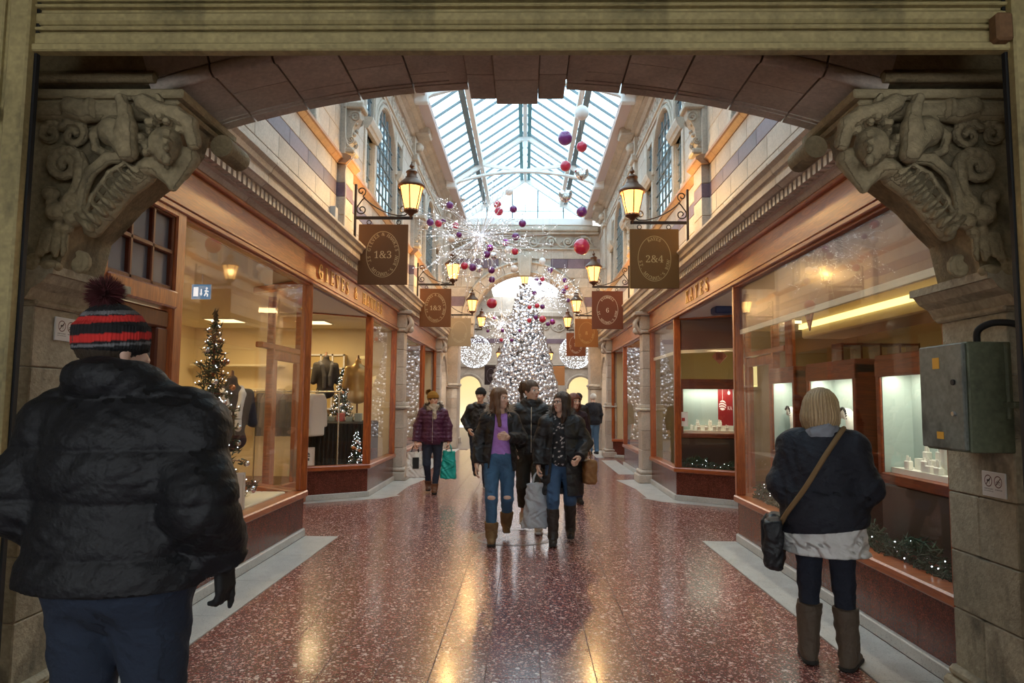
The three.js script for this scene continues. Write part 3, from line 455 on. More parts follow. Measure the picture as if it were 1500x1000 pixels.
// ------------------------------------------------------------------ end wall with the great arch
{
  const g = thing('wall_end', 'cream stone end wall with a great round arch, carved frieze and purple bands', 'wall', [0, 0, -21.7], null, 'structure'), r0 = 1.58, sp = 3.85;
  const pts = [[-2.8, 0], [-2.05, 0], [-2.05, 3.2], [-1.75, 3.4], [-r0, 3.45], [-r0, sp]]; for (let i = 1; i < 24; i++) pts.push([-r0 * Math.cos(PI * i / 24), sp + r0 * Math.sin(PI * i / 24)]); pts.push([r0, sp], [r0, 3.45], [1.75, 3.4], [2.05, 3.2], [2.05, 0], [2.8, 0], [2.8, 6.95], [-2.8, 6.95]);
  part('backing', prismZ(pts, -22.0, -21.5), M.stones[1], g);
  for (let i = 0; i < 21; i++) { const a0 = PI * i / 21 + 0.004, a1 = PI * (i + 1) / 21 - 0.004, R = 1.92, q = []; for (const [rr, aa] of [[r0 - 0.01, a0], [R, a0], [R, a1], [r0 - 0.01, a1]]) q.push([rr * Math.cos(aa), sp + rr * Math.sin(aa)]); part('voussoir', prismZ(q, -21.5, -21.4), M.stones[i % 3], g); }
  const ring = (r) => Array.from({ length: 25 }, (_, i) => [r * Math.cos(PI * i / 24), sp + r * Math.sin(PI * i / 24), -21.39]);
  part('arch_moulding', [tube(ring(1.93), 0.045, 40, 6), tube(ring(1.62), 0.035, 40, 6)], M.trimStone, g);
  part('keystone', prismZ([[-0.17, 5.35], [0.17, 5.35], [0.24, 5.98], [-0.24, 5.98]], -21.5, -21.28), M.trimStone, g);
  const rows = []; for (let y = 3.5; y < 6.2; y += 0.3) rows.push([y, Math.min(6.2, y + 0.3)]);
  rows.forEach(([a, b], i) => { const ym = (a + b) / 2, hw = ym < sp ? 1.6 : ym - sp < 1.95 ? Math.max(1.6 * (ym < sp + 0.2), Math.sqrt(Math.max(0, 1.93 ** 2 - (Math.max(a, sp) - sp) ** 2))) : 0; const mats = i === 3 || i === 7 ? M.purples : M.stones; for (const s of [-1, 1]) { const L = 2.4 - hw, n = Math.max(1, Math.round(L / 0.55)); if (L > 0.08) for (let k = 0; k < n; k++) part('tile', bxs(s, hw + k * L / n + 0.003, hw + (k + 1) * L / n - 0.003, a + 0.003, b - 0.003, -21.5, -21.46, 0.004), mats[(k + i) % 3], g); } });
  part('frieze_carving', frieze(4.3, 0.42).translate(-2.15, 6.43, -21.44), M.trimStone, g).userData.kind = 'stuff';
  part('cornice', [bx(-2.3, 2.3, 6.66, 6.74, -21.6, -21.36, 0.02), bx(-2.3, 2.3, 6.74, 6.92, -21.6, -21.28, 0.04), bx(-2.3, 2.3, 6.18, 6.23, -21.6, -21.4, 0.015)], M.trimStone, g);
  for (const s of [-1, 1]) { part('impost', [bxs(s, 2.0, 2.5, 1.86, 1.92, -22.02, -21.4, 0.02), bxs(s, 1.97, 2.5, 1.92, 2.0, -22.05, -21.36, 0.02)], M.trimStone, g); for (let k = 0; k < 6; k++) part('tile', bxs(s, 2.055, 2.44, 0.02 + k * 0.305, 0.32 + k * 0.305, -21.5, -21.46, 0.004), M.stones[k % 3], g); }
}
// ------------------------------------------------------------------ crossing beyond the arch
{
  const g = thing('wall_far', 'pale stone wall of the crossing with arched shop doorways behind the silver tree', 'wall', [0, 0, -37], null, 'structure');
  const sh = shapeOf([[-6, 0], [6, 0], [6, 7], [-6, 7]]); const arch = (cx, hw, sp) => { const p = [[cx - hw, 0.01], [cx + hw, 0.01]]; for (let i = 0; i <= 14; i++) p.push([cx + hw * Math.cos(PI * i / 14), sp + hw * Math.sin(PI * i / 14)]); sh.holes.push(new THREE.Path(p.map(([a, b]) => new THREE.Vector2(a, b)))); return p.slice(2).map(([a, b]) => [a, b, -36.95]); };
  const arcs = [[-2.95, 0.72, 2.1], [2.95, 0.72, 2.1], [0, 0.72, 2.1]].map((a) => arch(...a));
  part('backing', prismZ(sh, -37.4, -37), M.stones[2], g);
  for (const a of arcs) part('arch_moulding', tube(a.map(([x, y, z]) => [x, y, z]), 0.1, 24, 6), M.trimStone, g);
  part('string_course', [bx(-6, 6, 3.2, 3.4, -37, -36.85, 0.03), bx(-6, 6, 5.9, 6.2, -37, -36.8, 0.05)], M.trimStone, g);
  part('purple_band', [bx(-6, 6, 4.5, 4.75, -37, -36.97)], M.purples[0], g);
  part('frieze_carving', frieze(12, 0.6).translate(-6, 5.4, -36.98), M.trimStone, g).userData.kind = 'stuff';
  for (const s of [-1, 1]) single('crossing_wall', [bxs(s, 5.8, 6.1, 0, 7, -37, -22), bxs(s, 2.79, 6.1, 0, 7, -22.3, -22)], M.stones[0], `pale side wall of the crossing beyond the great arch, ${s < 0 ? 'menswear' : 'jewellery'} side`, 'wall', null, 'structure');
  single('far_shop_room', [bx(-6, 6, 0, 3.2, -40.2, -40), bx(-6, -5.8, 0, 3.2, -40, -37.4), bx(5.8, 6, 0, 3.2, -40, -37.4), bx(-6, 6, 3.2, 3.4, -40.2, -37.4)], M.cream, 'warm yellow shop interior seen through the far arched doorways', 'room', null, 'structure');
  for (const x of [-2.95, 2.95]) { const l = new THREE.RectAreaLight(lin(1, 0.75, 0.4), 2.6, 1.6, 1.6); l.position.set(x, 3.1, -38.6); l.lookAt(x, 0, -38.6); scene.add(l); }
  for (const s of [-1, 1]) { const p = thing('crossing_pier', `slim pale stone pier carrying a lantern beyond the great arch, ${s < 0 ? 'menswear' : 'jewellery'} side`, 'pier', [s * 2.42, 0, -24.3]); part('shaft', bxs(s, 2.25, 2.6, 0.2, 6.4, -24.6, -24, 0.02), M.stones[0], p); part('base', bxs(s, 2.2, 2.65, 0, 0.2, -24.65, -23.95, 0.02), M.stones[1], p); }
}

// ------------------------------------------------------------------ entrance: covered gallery, shutter frame, stone arch, corbels
single('gallery_ceiling', [bx(-5, 5, 3.36, 3.6, -3.3, 3.6), bx(-5, 5, 3.2, 3.36, 3.3, 3.6)], M.olive, 'low dark ceiling of the covered gallery in front of the arch', 'ceiling', null, 'structure');
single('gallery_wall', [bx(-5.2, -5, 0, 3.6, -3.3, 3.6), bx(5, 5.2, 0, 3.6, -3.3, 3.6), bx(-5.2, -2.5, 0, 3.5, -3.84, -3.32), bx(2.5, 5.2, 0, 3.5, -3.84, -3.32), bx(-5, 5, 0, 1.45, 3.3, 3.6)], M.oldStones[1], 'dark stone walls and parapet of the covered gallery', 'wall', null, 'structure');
{
  const g = thing('shutter_frame', 'olive cream painted metal shutter frame with ribbed head beam across the entrance', 'shutter frame', [0, 0, -2.9]);
  for (const s of [-1, 1]) {
    part('guide_post', [bxs(s, 2.08, 2.17, 0, 3.36, -2.87, -2.82, 0.008), bxs(s, 2.17, 2.2, 0, 3.36, -2.9, -2.85), bxs(s, 2.2, 2.24, 0, 3.36, -2.97, -2.83, 0.006)], M.olive, g);
    part('slot', bxs(s, 2.072, 2.1, 0, 3.3, -2.89, -2.868), M.black, g, 'black shutter slot');
    part('outer_post', [bxs(s, 2.3, 2.46, 0, 3.36, -3.0, -2.84, 0.01)], M.olive, g);
    part('pipe', [cyl(0.03, 0.03, 0, 3.02, s * 2.27, -2.8, 14)], M.olive, g);
    part('strap', [bxs(s, 2.17, 2.42, 2.68, 2.74, -2.8, -2.77, 0.004)], M.olive, g);
  }
  part('head_beam', [bx(-2.1, 2.12, 3.0, 3.035, -2.9, -2.845, 0.006), bx(-2.1, 2.1, 3.035, 3.09, -2.92, -2.86, 0.006), bx(-2.1, 2.1, 3.09, 3.36, -2.94, -2.88), bx(-2.1, 2.1, 3.1, 3.115, -2.92, -2.855, 0.005), bx(-2.1, 2.1, 3.13, 3.185, -2.92, -2.86, 0.012), bx(-2.1, 2.1, 3.2, 3.215, -2.92, -2.85, 0.005), bx(-2.1, 2.1, 3.23, 3.3, -2.92, -2.84, 0.02)], M.olive, g);
  part('end_block', [bx(2.0, 2.07, 3.02, 3.14, -2.86, -2.8, 0.01)], std(lin(0.25, 0.13, 0.06), 0.8, { map: sootTex }), g, 'rusty block');
}
{ // arch
  const R = 5.67, cy = 3.27 - R, zn = -3.25, zf = -3.8, g = thing('stone_arch', 'shallow coffered stone arch of large blocks spanning the entrance between two carved corbels', 'arch', [0, 3, -3.5], null, 'structure'), a1 = 0.317, a0 = 0.048;
  const P = (a, r) => [r * Math.sin(a), cy + r * Math.cos(a)], wedge = (a, b, r0, r1, z0, z1) => { const n = 4, p = []; for (let i = 0; i <= n; i++) p.push(P(a + (b - a) * i / n, r0)); for (let i = n; i >= 0; i--) p.push(P(a + (b - a) * i / n, r1)); return prismZ(p, z0, z1); };
  for (const s of [-1, 1]) for (let k = 0; k < 5; k++) {
    const A0 = s * (a0 + (a1 - a0) * k / 5 + 0.0009), A1 = s * (a0 + (a1 - a0) * (k + 1) / 5 - 0.0009), zs = k % 2 ? -3.47 : -3.6;
    part('block', wedge(A0, A1, R + (k === 4 || k === 0 ? 0.012 : 0.012), R + 0.3, zs + 0.002, zn - 0.03), M.archStones[(k + (s > 0)) % 3], g);
    part('block', wedge(A0, A1, R + 0.012, R + 0.3, zf + 0.1, zs - 0.002), M.archStones[(k + 1) % 3], g);
    part('rim', [wedge(A0, A1, R, R + 0.3, zf, zf + 0.075), wedge(A0, A1, R + 0.006, R + 0.3, zf + 0.075, zf + 0.102)], M.archStones[k % 3], g);
    part('roll_moulding', [tube(Array.from({ length: 6 }, (_, i) => { const q = P(A0 + (A1 - A0) * i / 5, R + 0.035); return [q[0], q[1], zn - 0.01]; }), 0.035, 8, 10), wedge(A0, A1, R + 0.07, R + 0.22, zn - 0.06, zn + 0.01)], M.archStones[(k + 2) % 3], g);
  }
  for (const s of [-1, 1]) { part('rim', [wedge(s * a1 * 0.965, s * a1, R + 0.001, R + 0.2, zf + 0.1, zn - 0.06), wedge(s * a1 * 0.945, s * a1 * 0.965, R + 0.006, R + 0.2, zf + 0.1, zn - 0.06)], M.archStones[0], g); part('rim', [wedge(s * a0, s * (a0 + 0.012), R + 0.001, R + 0.2, zf + 0.1, zn - 0.06), wedge(s * (a0 + 0.012), s * (a0 + 0.018), R + 0.006, R + 0.2, zf + 0.1, zn - 0.06)], M.archStones[1], g); }
  for (const [x0, x1, y, k] of [[-0.262, -0.118, 3.215, 0], [-0.115, 0.115, 3.185, 2], [0.118, 0.262, 3.215, 1]]) { part('keystone', bx(x0, x1, y, 3.6, zf - 0.02, -3.52, 0.004), M.archStones[k], g); part('keystone', bx(x0, x1, y, 3.6, -3.516, zn + 0.02, 0.004), M.archStones[(k + 1) % 3], g); }
  const sp = [[-2.6, 3.0]]; for (let i = 0; i <= 16; i++) sp.push(P(-a1 + 2 * a1 * i / 16, R + 0.05)); sp.push([2.6, 3.0], [2.6, 3.75], [-2.6, 3.75]);
  part('spandrel', prismZ(sp, zf + 0.02, zn - 0.05), M.archStones[1], g);
  part('upper_wall', [bx(-2.85, 2.85, 3.75, 7.3, -3.8, -3.4), prismZ([[-2.85, 7.3], [2.85, 7.3], [0, 8.7]], -3.8, -3.4)], M.archStones[0], g);
  for (const s of [-1, 1]) { part('impost_moulding', [bxs(s, 1.74, 2.5, 3.03, 3.1, -3.5, zn + 0.035, 0.02), bxs(s, 1.72, 2.5, 3.1, 3.25, -3.5, zn + 0.005, 0.01), side(s, rod([1.74, 3.05, zn + 0.04], [2.5, 3.05, zn + 0.04], 0.024, 10))], M.oldStones[0], g); }
}
// piers
const mark = canvasTex(512, 352, (x, w, h) => {
  x.fillStyle = '#d9d4d0'; x.fillRect(0, 0, w, h); x.strokeStyle = '#5a2a28'; x.fillStyle = '#2c2424';
  for (const cx of [145, 365]) { x.lineWidth = 14; x.beginPath(); x.arc(cx, 130, 82, 0, 7); x.stroke(); x.beginPath(); x.moveTo(cx - 58, 188); x.lineTo(cx + 58, 72); x.stroke(); }
  x.fillRect(112, 110, 62, 26); x.fillRect(112, 130, 10, 44); x.fillRect(162, 130, 10, 44); x.fillRect(164, 92, 26, 24);
  x.lineWidth = 6; x.strokeStyle = '#2c2424'; for (const cx of [335, 395]) { x.beginPath(); x.arc(cx, 150, 22, 0, 7); x.stroke(); } x.beginPath(); x.moveTo(335, 150); x.lineTo(352, 110); x.lineTo(385, 110); x.lineTo(395, 150); x.stroke();
  x.font = 'bold 25px sans-serif'; x.textAlign = 'center'; x.fillText('SORRY NO DOGS', 145, 258); x.font = 'bold 17px sans-serif'; x.fillText('EXCEPT ASSISTANCE DOGS', 145, 288); x.font = 'bold 25px sans-serif'; x.fillText('NO BICYCLES', 372, 258);
});
mark.flipY = true;
for (const s of [-1, 1]) {
  const which = s < 0 ? 'beside the brown side door' : 'carrying the grey metal cabinet', g = thing('stone_pier', `weathered stone entrance pier ${which}`, 'pier', [s * 2.42, 0, -3.55], null, 'structure');
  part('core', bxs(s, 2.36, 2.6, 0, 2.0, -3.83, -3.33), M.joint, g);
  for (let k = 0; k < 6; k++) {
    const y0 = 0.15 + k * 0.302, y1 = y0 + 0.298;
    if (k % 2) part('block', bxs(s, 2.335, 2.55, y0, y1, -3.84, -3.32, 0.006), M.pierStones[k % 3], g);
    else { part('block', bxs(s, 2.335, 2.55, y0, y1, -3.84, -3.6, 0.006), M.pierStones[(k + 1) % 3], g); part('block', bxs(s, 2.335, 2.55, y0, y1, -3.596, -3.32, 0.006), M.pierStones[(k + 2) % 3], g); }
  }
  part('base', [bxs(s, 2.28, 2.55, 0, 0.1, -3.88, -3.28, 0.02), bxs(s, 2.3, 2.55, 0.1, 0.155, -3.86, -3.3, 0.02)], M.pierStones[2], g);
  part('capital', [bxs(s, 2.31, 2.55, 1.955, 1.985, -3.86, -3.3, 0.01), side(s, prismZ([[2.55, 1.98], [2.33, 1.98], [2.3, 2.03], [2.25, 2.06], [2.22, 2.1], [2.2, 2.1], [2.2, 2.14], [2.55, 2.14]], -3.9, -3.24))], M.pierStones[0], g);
  // notice
  const n = thing('notice_plate', `small white no dogs and no bicycles notice on the pier ${which}`, 'notice', [s * 2.33, s < 0 ? 1.86 : 1.13, s < 0 ? -3.55 : -3.46]);
  own('plate', fin(bx(-0.004, 0.004, -0.06, 0.06, -0.085, 0.085, 0.002)), M.white, n);
  const f = new THREE.PlaneGeometry(0.164, 0.114); f.rotateY(s < 0 ? PI / 2 : -PI / 2).translate(-s * 0.0052, 0, 0); own('print', f, std(0xffffff, 0.5, { map: mark }), n);
}
{ // metal cabinet on the pier
  const grey = std(lin(0.27, 0.31, 0.32), 0.45, { map: sootTex }), green = std(lin(0.22, 0.26, 0.19), 0.6, { map: sootTex }), g = thing('metal_cabinet', 'grey green metal electrical cabinet with two yellow stickers fixed to the stone pier', 'cabinet', [2.22, 1.29, -3.45]);
  part('body', bx(2.13, 2.335, 1.29, 1.81, -3.66, -3.3, 0.006), green, g); const cd = part('door', bx(2.108, 2.13, 1.3, 1.805, -3.665, -3.31, 0.005), grey, g);
  part('lock', [rod([2.1, 1.62, -3.38], [2.11, 1.62, -3.38], 0.014, 12)], M.black, cd); part('lock', [rod([2.095, 1.47, -3.38], [2.11, 1.47, -3.38], 0.011, 12)], std(lin(0.6, 0.6, 0.6), 0.3, { metalness: 0.8 }), g);
  const yel = std(lin(0.8, 0.42, 0.05), 0.6); part('sticker', bx(2.106, 2.109, 1.69, 1.745, -3.545, -3.49), yel, cd); part('sticker', bx(2.106, 2.109, 1.345, 1.38, -3.53, -3.475), yel, cd);
  part('bracket', [bx(2.28, 2.36, 1.5, 1.53, -3.3, -3.22, 0.005), rod([2.29, 1.45, -3.27], [2.29, 1.8, -3.27], 0.01)], green, g);
  single('black_cable', tube([[2.24, 1.81, -3.4], [2.235, 1.87, -3.38], [2.27, 1.9, -3.34], [2.32, 1.9, -3.3], [2.36, 1.88, -3.25]], 0.016, 24, 8), M.black, 'black cable looping from the top of the grey metal cabinet', 'cable');
}
{ // carved corbels: stooping figure holding a roll of cloth above scrolls, leaves and fruit
  const Z = 0, ca = [], pts = (cx, cy, r, a0, turns, dir, n = 16, z = 0.01, k = 0.85) => Array.from({ length: n + 1 }, (_, i) => { const t = i / n, a = a0 + dir * t * turns * 2 * PI, q = r * (1 - k * t); return [cx + q * Math.cos(a), cy + q * Math.sin(a), z]; });
  const fig = [];                                          // u outward from the wall, v height, w towards the street
  fig.push(cap([0.0, 0.78, 0.03], [0.6, 0.78, 0.03], 0.048), cap([0.2, 0.79, 0.05], [0.27, 0.77, 0.05], 0.055), ell([0.3, 0.78, 0.05], [0.03, 0.06, 0.06]), ell([0.6, 0.775, 0.04], [0.045, 0.06, 0.05]));
  const arm = blend([cap([0.47, 0.81, 0.11], [0.5, 0.75, 0.12], 0.026, 0.026), cap([0.5, 0.75, 0.12], [0.52, 0.66, 0.13], 0.03, 0.043), cap([0.52, 0.66, 0.13], [0.535, 0.54, 0.135], 0.043, 0.036), cap([0.535, 0.535, 0.135], [0.43, 0.66, 0.07], 0.042, 0.058), ell([0.41, 0.67, 0.05], [0.075, 0.075, 0.06])], 0.03);
  const hand = blend([0, 1, 2, 3].map((i) => cap([0.475 + i * 0.018, 0.815, 0.1], [0.472 + i * 0.018, 0.855 - Math.abs(i - 1.5) * 0.006, 0.06], 0.0105)), 0.006);
  const head = blend([ell([0.675, 0.6, 0.07], [0.072, 0.085, 0.08], [0, 0, -0.5]), ell([0.7, 0.555, 0.095], [0.048, 0.062, 0.055], [0, 0, -0.5]), cap([0.722, 0.575, 0.145], [0.735, 0.545, 0.165], 0.01, 0.016), ell([0.727, 0.515, 0.14], [0.022, 0.011, 0.014], [0, 0, -0.4]), ell([0.7, 0.6, 0.14], [0.042, 0.01, 0.014], [0, 0, -0.35]), ell([0.722, 0.492, 0.13], [0.022, 0.018, 0.02]), cap([0.66, 0.56, 0.04], [0.55, 0.6, 0.02], 0.05, 0.07)], 0.02);
  const hair = []; const rr = rng(8); for (let i = 0; i < 26; i++) { const a = 0.6 + rr() * 3.6, q = 0.08 + rr() * 0.02; hair.push(ell([0.67 + q * Math.cos(a), 0.615 + q * Math.sin(a), 0.03 + rr() * 0.11], [0.02, 0.02, 0.02])); }
  const wing = [...chain([[0.57, 0.8, 0.08], [0.65, 0.75, 0.1], [0.73, 0.74, 0.09], [0.79, 0.7, 0.07], [0.8, 0.62, 0.04]], 0.045, 0.035), ...chain(pts(0.61, 0.79, 0.05, 1, 1.2, -1, 12, 0.09), 0.014, 0.01)];
  const drape = [cap([0.62, 0.52, 0.03], [0.69, 0.42, 0.03], 0.06, 0.02), cap([0.75, 0.55, 0.0], [0.7, 0.4, 0.02], 0.06, 0.018), ell([0.59, 0.49, 0.06], [0.05, 0.035, 0.05])];
  const scrolls = [...chain([[0.5, 0.54, 0.06], [0.4, 0.53, 0.07], [0.32, 0.46, 0.07], [0.28, 0.36, 0.06], [0.27, 0.27, 0.05]], 0.03, 0.022), ...chain(pts(0.18, 0.5, 0.085, 0.2, 1.6, 1, 20, 0.05), 0.026, 0.012), ...chain([[0.26, 0.5, 0.05], [0.25, 0.4, 0.05], [0.2, 0.32, 0.05], [0.22, 0.29, 0.05]], 0.03, 0.018), ...chain(pts(0.24, 0.315, 0.04, 3, 1.3, -1, 12, 0.06), 0.016, 0.01), ...chain(pts(0.2, 0.66, 0.07, 2.5, 1.4, -1, 16, 0.03), 0.02, 0.01), ...chain(pts(0.08, 0.67, 0.06, 0.5, 1.3, 1, 14, 0.02), 0.018, 0.01), ...chain([[0.36, 0.72, 0.04], [0.31, 0.65, 0.05], [0.33, 0.58, 0.05], [0.4, 0.55, 0.05]], 0.02)];
  const leaf = []; for (let i = 0; i < 8; i++) { const t = i / 7, x = 0.5 - 0.22 * t, y = 0.5 - 0.27 * t; leaf.push(ell([x + 0.045, y - 0.035, 0.07], [0.034, 0.017, 0.03], [0, 0, -0.75 - 0.25 * t]), ell([x + 0.012, y - 0.008, 0.085], [0.045, 0.01, 0.018], [0, 0, -0.9])); } leaf.push(...chain([[0.55, 0.47, 0.02], [0.47, 0.4, 0.025], [0.38, 0.29, 0.02], [0.31, 0.2, 0.01]], 0.06, 0.045), ...chain([[0.52, 0.52, 0.08], [0.43, 0.45, 0.1], [0.35, 0.34, 0.09], [0.29, 0.22, 0.07]], 0.013, 0.01));
  const fruit = [[0.12, 0.36, 0.04], [0.16, 0.27, 0.055], [0.24, 0.24, 0.045], [0.3, 0.255, 0.036], [0.13, 0.31, 0.03], [0.21, 0.19, 0.03], [0.17, 0.2, 0.028]].map(([x, y, r]) => ell([x, y, 0.05], [r, r * 0.9, r * 0.9]));
  const fall = []; for (let i = 0; i < 9; i++) { const t = i / 8; fall.push(cap([0.1 + 0.1 * t, 0.18, 0.04], [0.08 + 0.13 * t + 0.02 * Math.sin(i * 2), 0.06 + 0.02 * (i % 2), 0.06], 0.018, 0.012)); } fall.push(...chain(pts(0.28, 0.02, 0.045, 1.6, 1.3, -1, 14, 0.05), 0.02, 0.012), ...chain(pts(0.06, 0.02, 0.035, 1.2, 1.3, 1, 12, 0.05), 0.018, 0.01), ell([0.13, 0.01, 0.03], [0.05, 0.03, 0.04]));
  const ground = rbox([0.2, 0.4, -0.06], [0.24, 0.44, 0.06], 0.02);
  const field = blend([blend(fig, 0.012), arm, hand, blend([head, ...hair], 0.008), blend(wing, 0.012), blend(drape, 0.03), blend(scrolls, 0.012), blend(leaf, 0.01), blend(fruit, 0.008), blend(fall, 0.008)], 0.012);
  const geo = nets(field, [-0.06, -0.06, -0.1], [0.9, 0.92, 0.2], 0.0075);
  for (const s of [-1, 1]) {
    const g = thing('carved_corbel', `weathered stone corbel carved with a stooping figure, scrolls and fruit ${s < 0 ? 'above the brown side door' : 'above the grey metal cabinet'}`, 'corbel', [s * 2.36, 2.13, -3.3]);
    let c = geo.clone().toNonIndexed(); const uv = c.attributes.uv.clone(); if (s > 0) { for (const k of ['position', 'normal']) { const a = c.attributes[k].array; for (let i = 0; i < a.length; i += 3) a[i] = -a[i]; } }
    if (s > 0) { const q = c.attributes.position.array, nn = c.attributes.normal.array, u = c.attributes.uv.array; for (const [a, st] of [[q, 3], [nn, 3], [u, 2]]) for (let i = 0; i < a.length; i += st * 3) for (let k = 0; k < st; k++) { const t = a[i + st + k]; a[i + st + k] = a[i + 2 * st + k]; a[i + 2 * st + k] = t; } }
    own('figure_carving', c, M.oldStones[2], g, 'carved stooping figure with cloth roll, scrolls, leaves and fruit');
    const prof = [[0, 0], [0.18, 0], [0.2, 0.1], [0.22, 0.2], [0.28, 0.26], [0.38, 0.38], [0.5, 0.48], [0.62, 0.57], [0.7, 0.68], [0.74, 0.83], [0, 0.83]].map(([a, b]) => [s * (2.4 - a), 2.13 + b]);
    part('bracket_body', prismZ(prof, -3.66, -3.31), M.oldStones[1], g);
    part('abacus', [bxs(s, 1.6, 2.42, 2.955, 3.0, -3.84, -3.21, 0.008), bxs(s, 1.63, 2.42, 2.925, 2.955, -3.82, -3.23, 0.012), side(s, rod([1.58, 2.86, -3.84], [1.58, 2.86, -3.6], 0.06, 16))], M.oldStones[0], g);
  }
}

// ------------------------------------------------------------------ lanterns, brackets and hanging signs
function ovalText(x, text, cx, cy, rx, ry, mid, span, top) {   // letters set round an oval
  const n = text.length; for (let i = 0; i < n; i++) { const t = (i + 0.5) / n - 0.5, a = top ? -PI / 2 + t * span : PI / 2 - t * span; x.save(); x.translate(cx + rx * Math.cos(a), cy + ry * Math.sin(a)); const tx = -rx * Math.sin(a), ty = ry * Math.cos(a); x.rotate(top ? Math.atan2(ty, tx) : Math.atan2(-ty, -tx)); x.fillText(text[i], 0, 0); x.restore(); }
}
function signTex(bg, ink, up, mid, low) {
  return canvasTex(420, 512, (x, w, h) => {
    x.fillStyle = bg; x.fillRect(0, 0, w, h); x.strokeStyle = ink; x.fillStyle = ink; x.textAlign = 'center'; x.textBaseline = 'middle';
    x.lineWidth = 4; x.beginPath(); x.ellipse(210, 256, 142, 196, 0, 0, 7); x.stroke();
    x.font = '38px serif'; ovalText(x, up, 210, 256, 121, 172, 0, Math.min(2.9, up.length * 0.2), true); ovalText(x, low, 210, 256, 121, 172, 0, 3.0, false);
    x.font = '84px serif'; x.fillText(mid, 210, 260);
  });
}
const lanternProto = (() => {
  const o = new THREE.Group(), hex = (r0, r1, y0, y1) => plain(new THREE.CylinderGeometry(r1, r0, y1 - y0, 6, 1, true)).translate(0, (y0 + y1) / 2, 0);
  own('lantern_glass', fin(merge([hex(0.088, 0.158, 0.1, 0.41)])), M.lamp, o, 'glowing amber glass');
  const bars = []; for (let i = 0; i < 6; i++) { const a = i * PI / 3; bars.push(rod([0.09 * Math.sin(a), 0.1, 0.09 * Math.cos(a)], [0.162 * Math.sin(a), 0.41, 0.162 * Math.cos(a)], 0.008, 5)); }
  own('frame', fin(merge([...bars, plain(new THREE.TorusGeometry(0.165, 0.012, 6, 12)).rotateX(PI / 2).translate(0, 0.41, 0), plain(new THREE.TorusGeometry(0.09, 0.012, 6, 12)).rotateX(PI / 2).translate(0, 0.1, 0)])), M.bronze, o);
  own('cap', fin(lathe([[0.178, 0.41], [0.185, 0.425], [0.17, 0.445], [0.14, 0.48], [0.1, 0.515], [0.082, 0.53], [0.085, 0.545], [0.07, 0.555], [0.066, 0.6], [0.078, 0.61], [0.074, 0.625], [0.04, 0.65], [0.015, 0.665], [0.001, 0.667]], 0, 0, 0, 18)), M.bronze, o);
  own('finial', fin(lathe([[0.01, 0.655], [0.012, 0.67], [0.03, 0.685], [0.034, 0.7], [0.02, 0.725], [0.01, 0.735], [0.014, 0.745], [0.001, 0.775]], 0, 0, 0, 12)), M.bronze, o);
  own('base', fin(lathe([[0.001, -0.03], [0.018, -0.02], [0.02, 0.02], [0.035, 0.03], [0.04, 0.045], [0.095, 0.075], [0.1, 0.1], [0.001, 0.1]], 0, 0, 0, 16)), M.bronze, o);
  return o;
})();
function lantern(x, y, z, label, k = 1, power = 6) {
  const o = lanternProto.clone(); o.name = numbered('lantern'); o.position.set(x, y, z); o.scale.setScalar(k); tag(o, label, 'lantern', 'bracket lanterns along the arcade'); scene.add(o);
  const l = new THREE.PointLight(lin(1, 0.58, 0.2), power, 0, 2); l.position.set(x, y + 0.27 * k, z); l.shadow.radius = 3; l.castShadow = true; scene.add(l); return o;
}
function bracket(s, x0, x1, y, z, label) {
  const g = thing('wall_bracket', label, 'bracket', [s * x0, y, z], 'iron brackets of the lanterns');
  const S = (p) => p.map(([a, b]) => [s * (x0 - a), y + b, z]);
  part('back_bar', bxs(s, x0 - 0.03, x0, y - 0.28, y + 0.46, z - 0.018, z + 0.018, 0.004), M.iron, g);
  part('arm', bxs(s, x1 - 0.02, x0, y - 0.02, y + 0.02, z - 0.015, z + 0.015, 0.004), M.iron, g);
  const sp = (cx, cy, r, a0, d, t) => Array.from({ length: 17 }, (_, i) => { const q = r * (1 - 0.75 * i / 16), a = a0 + d * t * 2 * PI * i / 16; return [cx + q * Math.cos(a), cy + q * Math.sin(a)]; });
  part('scroll', [tube(S(sp(0.09, 0.36, 0.065, -1.2, 1, 1.2).reverse().concat([[0.13, 0.27], [0.25, 0.17], [0.42, 0.08], [0.58, 0.035]], sp(0.66, 0.11, 0.08, -1.9, 1, 1.25))), 0.009, 70, 5), tube(S(sp(0.1, 0.115, 0.075, 2.2, 1, 1.3).reverse().concat([[0.1, 0.24], [0.14, 0.28]])), 0.009, 40, 5)], M.iron, g);
}
function hangingSign(x0, x1, y0, y1, z, bg, ink, words, label, group) {
  const g = thing('hanging_sign', label, 'sign', [(x0 + x1) / 2, y0, z], group), t = signTex(bg, ink, ...words), m = std(0xffffff, 0.5, { map: t }), w = x1 - x0, h = y1 - y0;
  own('board', fin(bx(-w / 2, w / 2, 0, h, -0.018, 0.018, 0.004)), std(bg, 0.5), g);
  for (const q of [1, -1]) { const f = new THREE.PlaneGeometry(w - 0.01, h - 0.01); if (q < 0) f.rotateY(PI); f.translate(0, h / 2, q * 0.0195); own('lettering', f, m, g); }
  for (const q of [-0.3, 0.3]) own('hook', fin(plain(new THREE.TorusGeometry(0.028, 0.006, 5, 12)).translate(q * w, h + 0.03, 0)), M.iron, g);
}
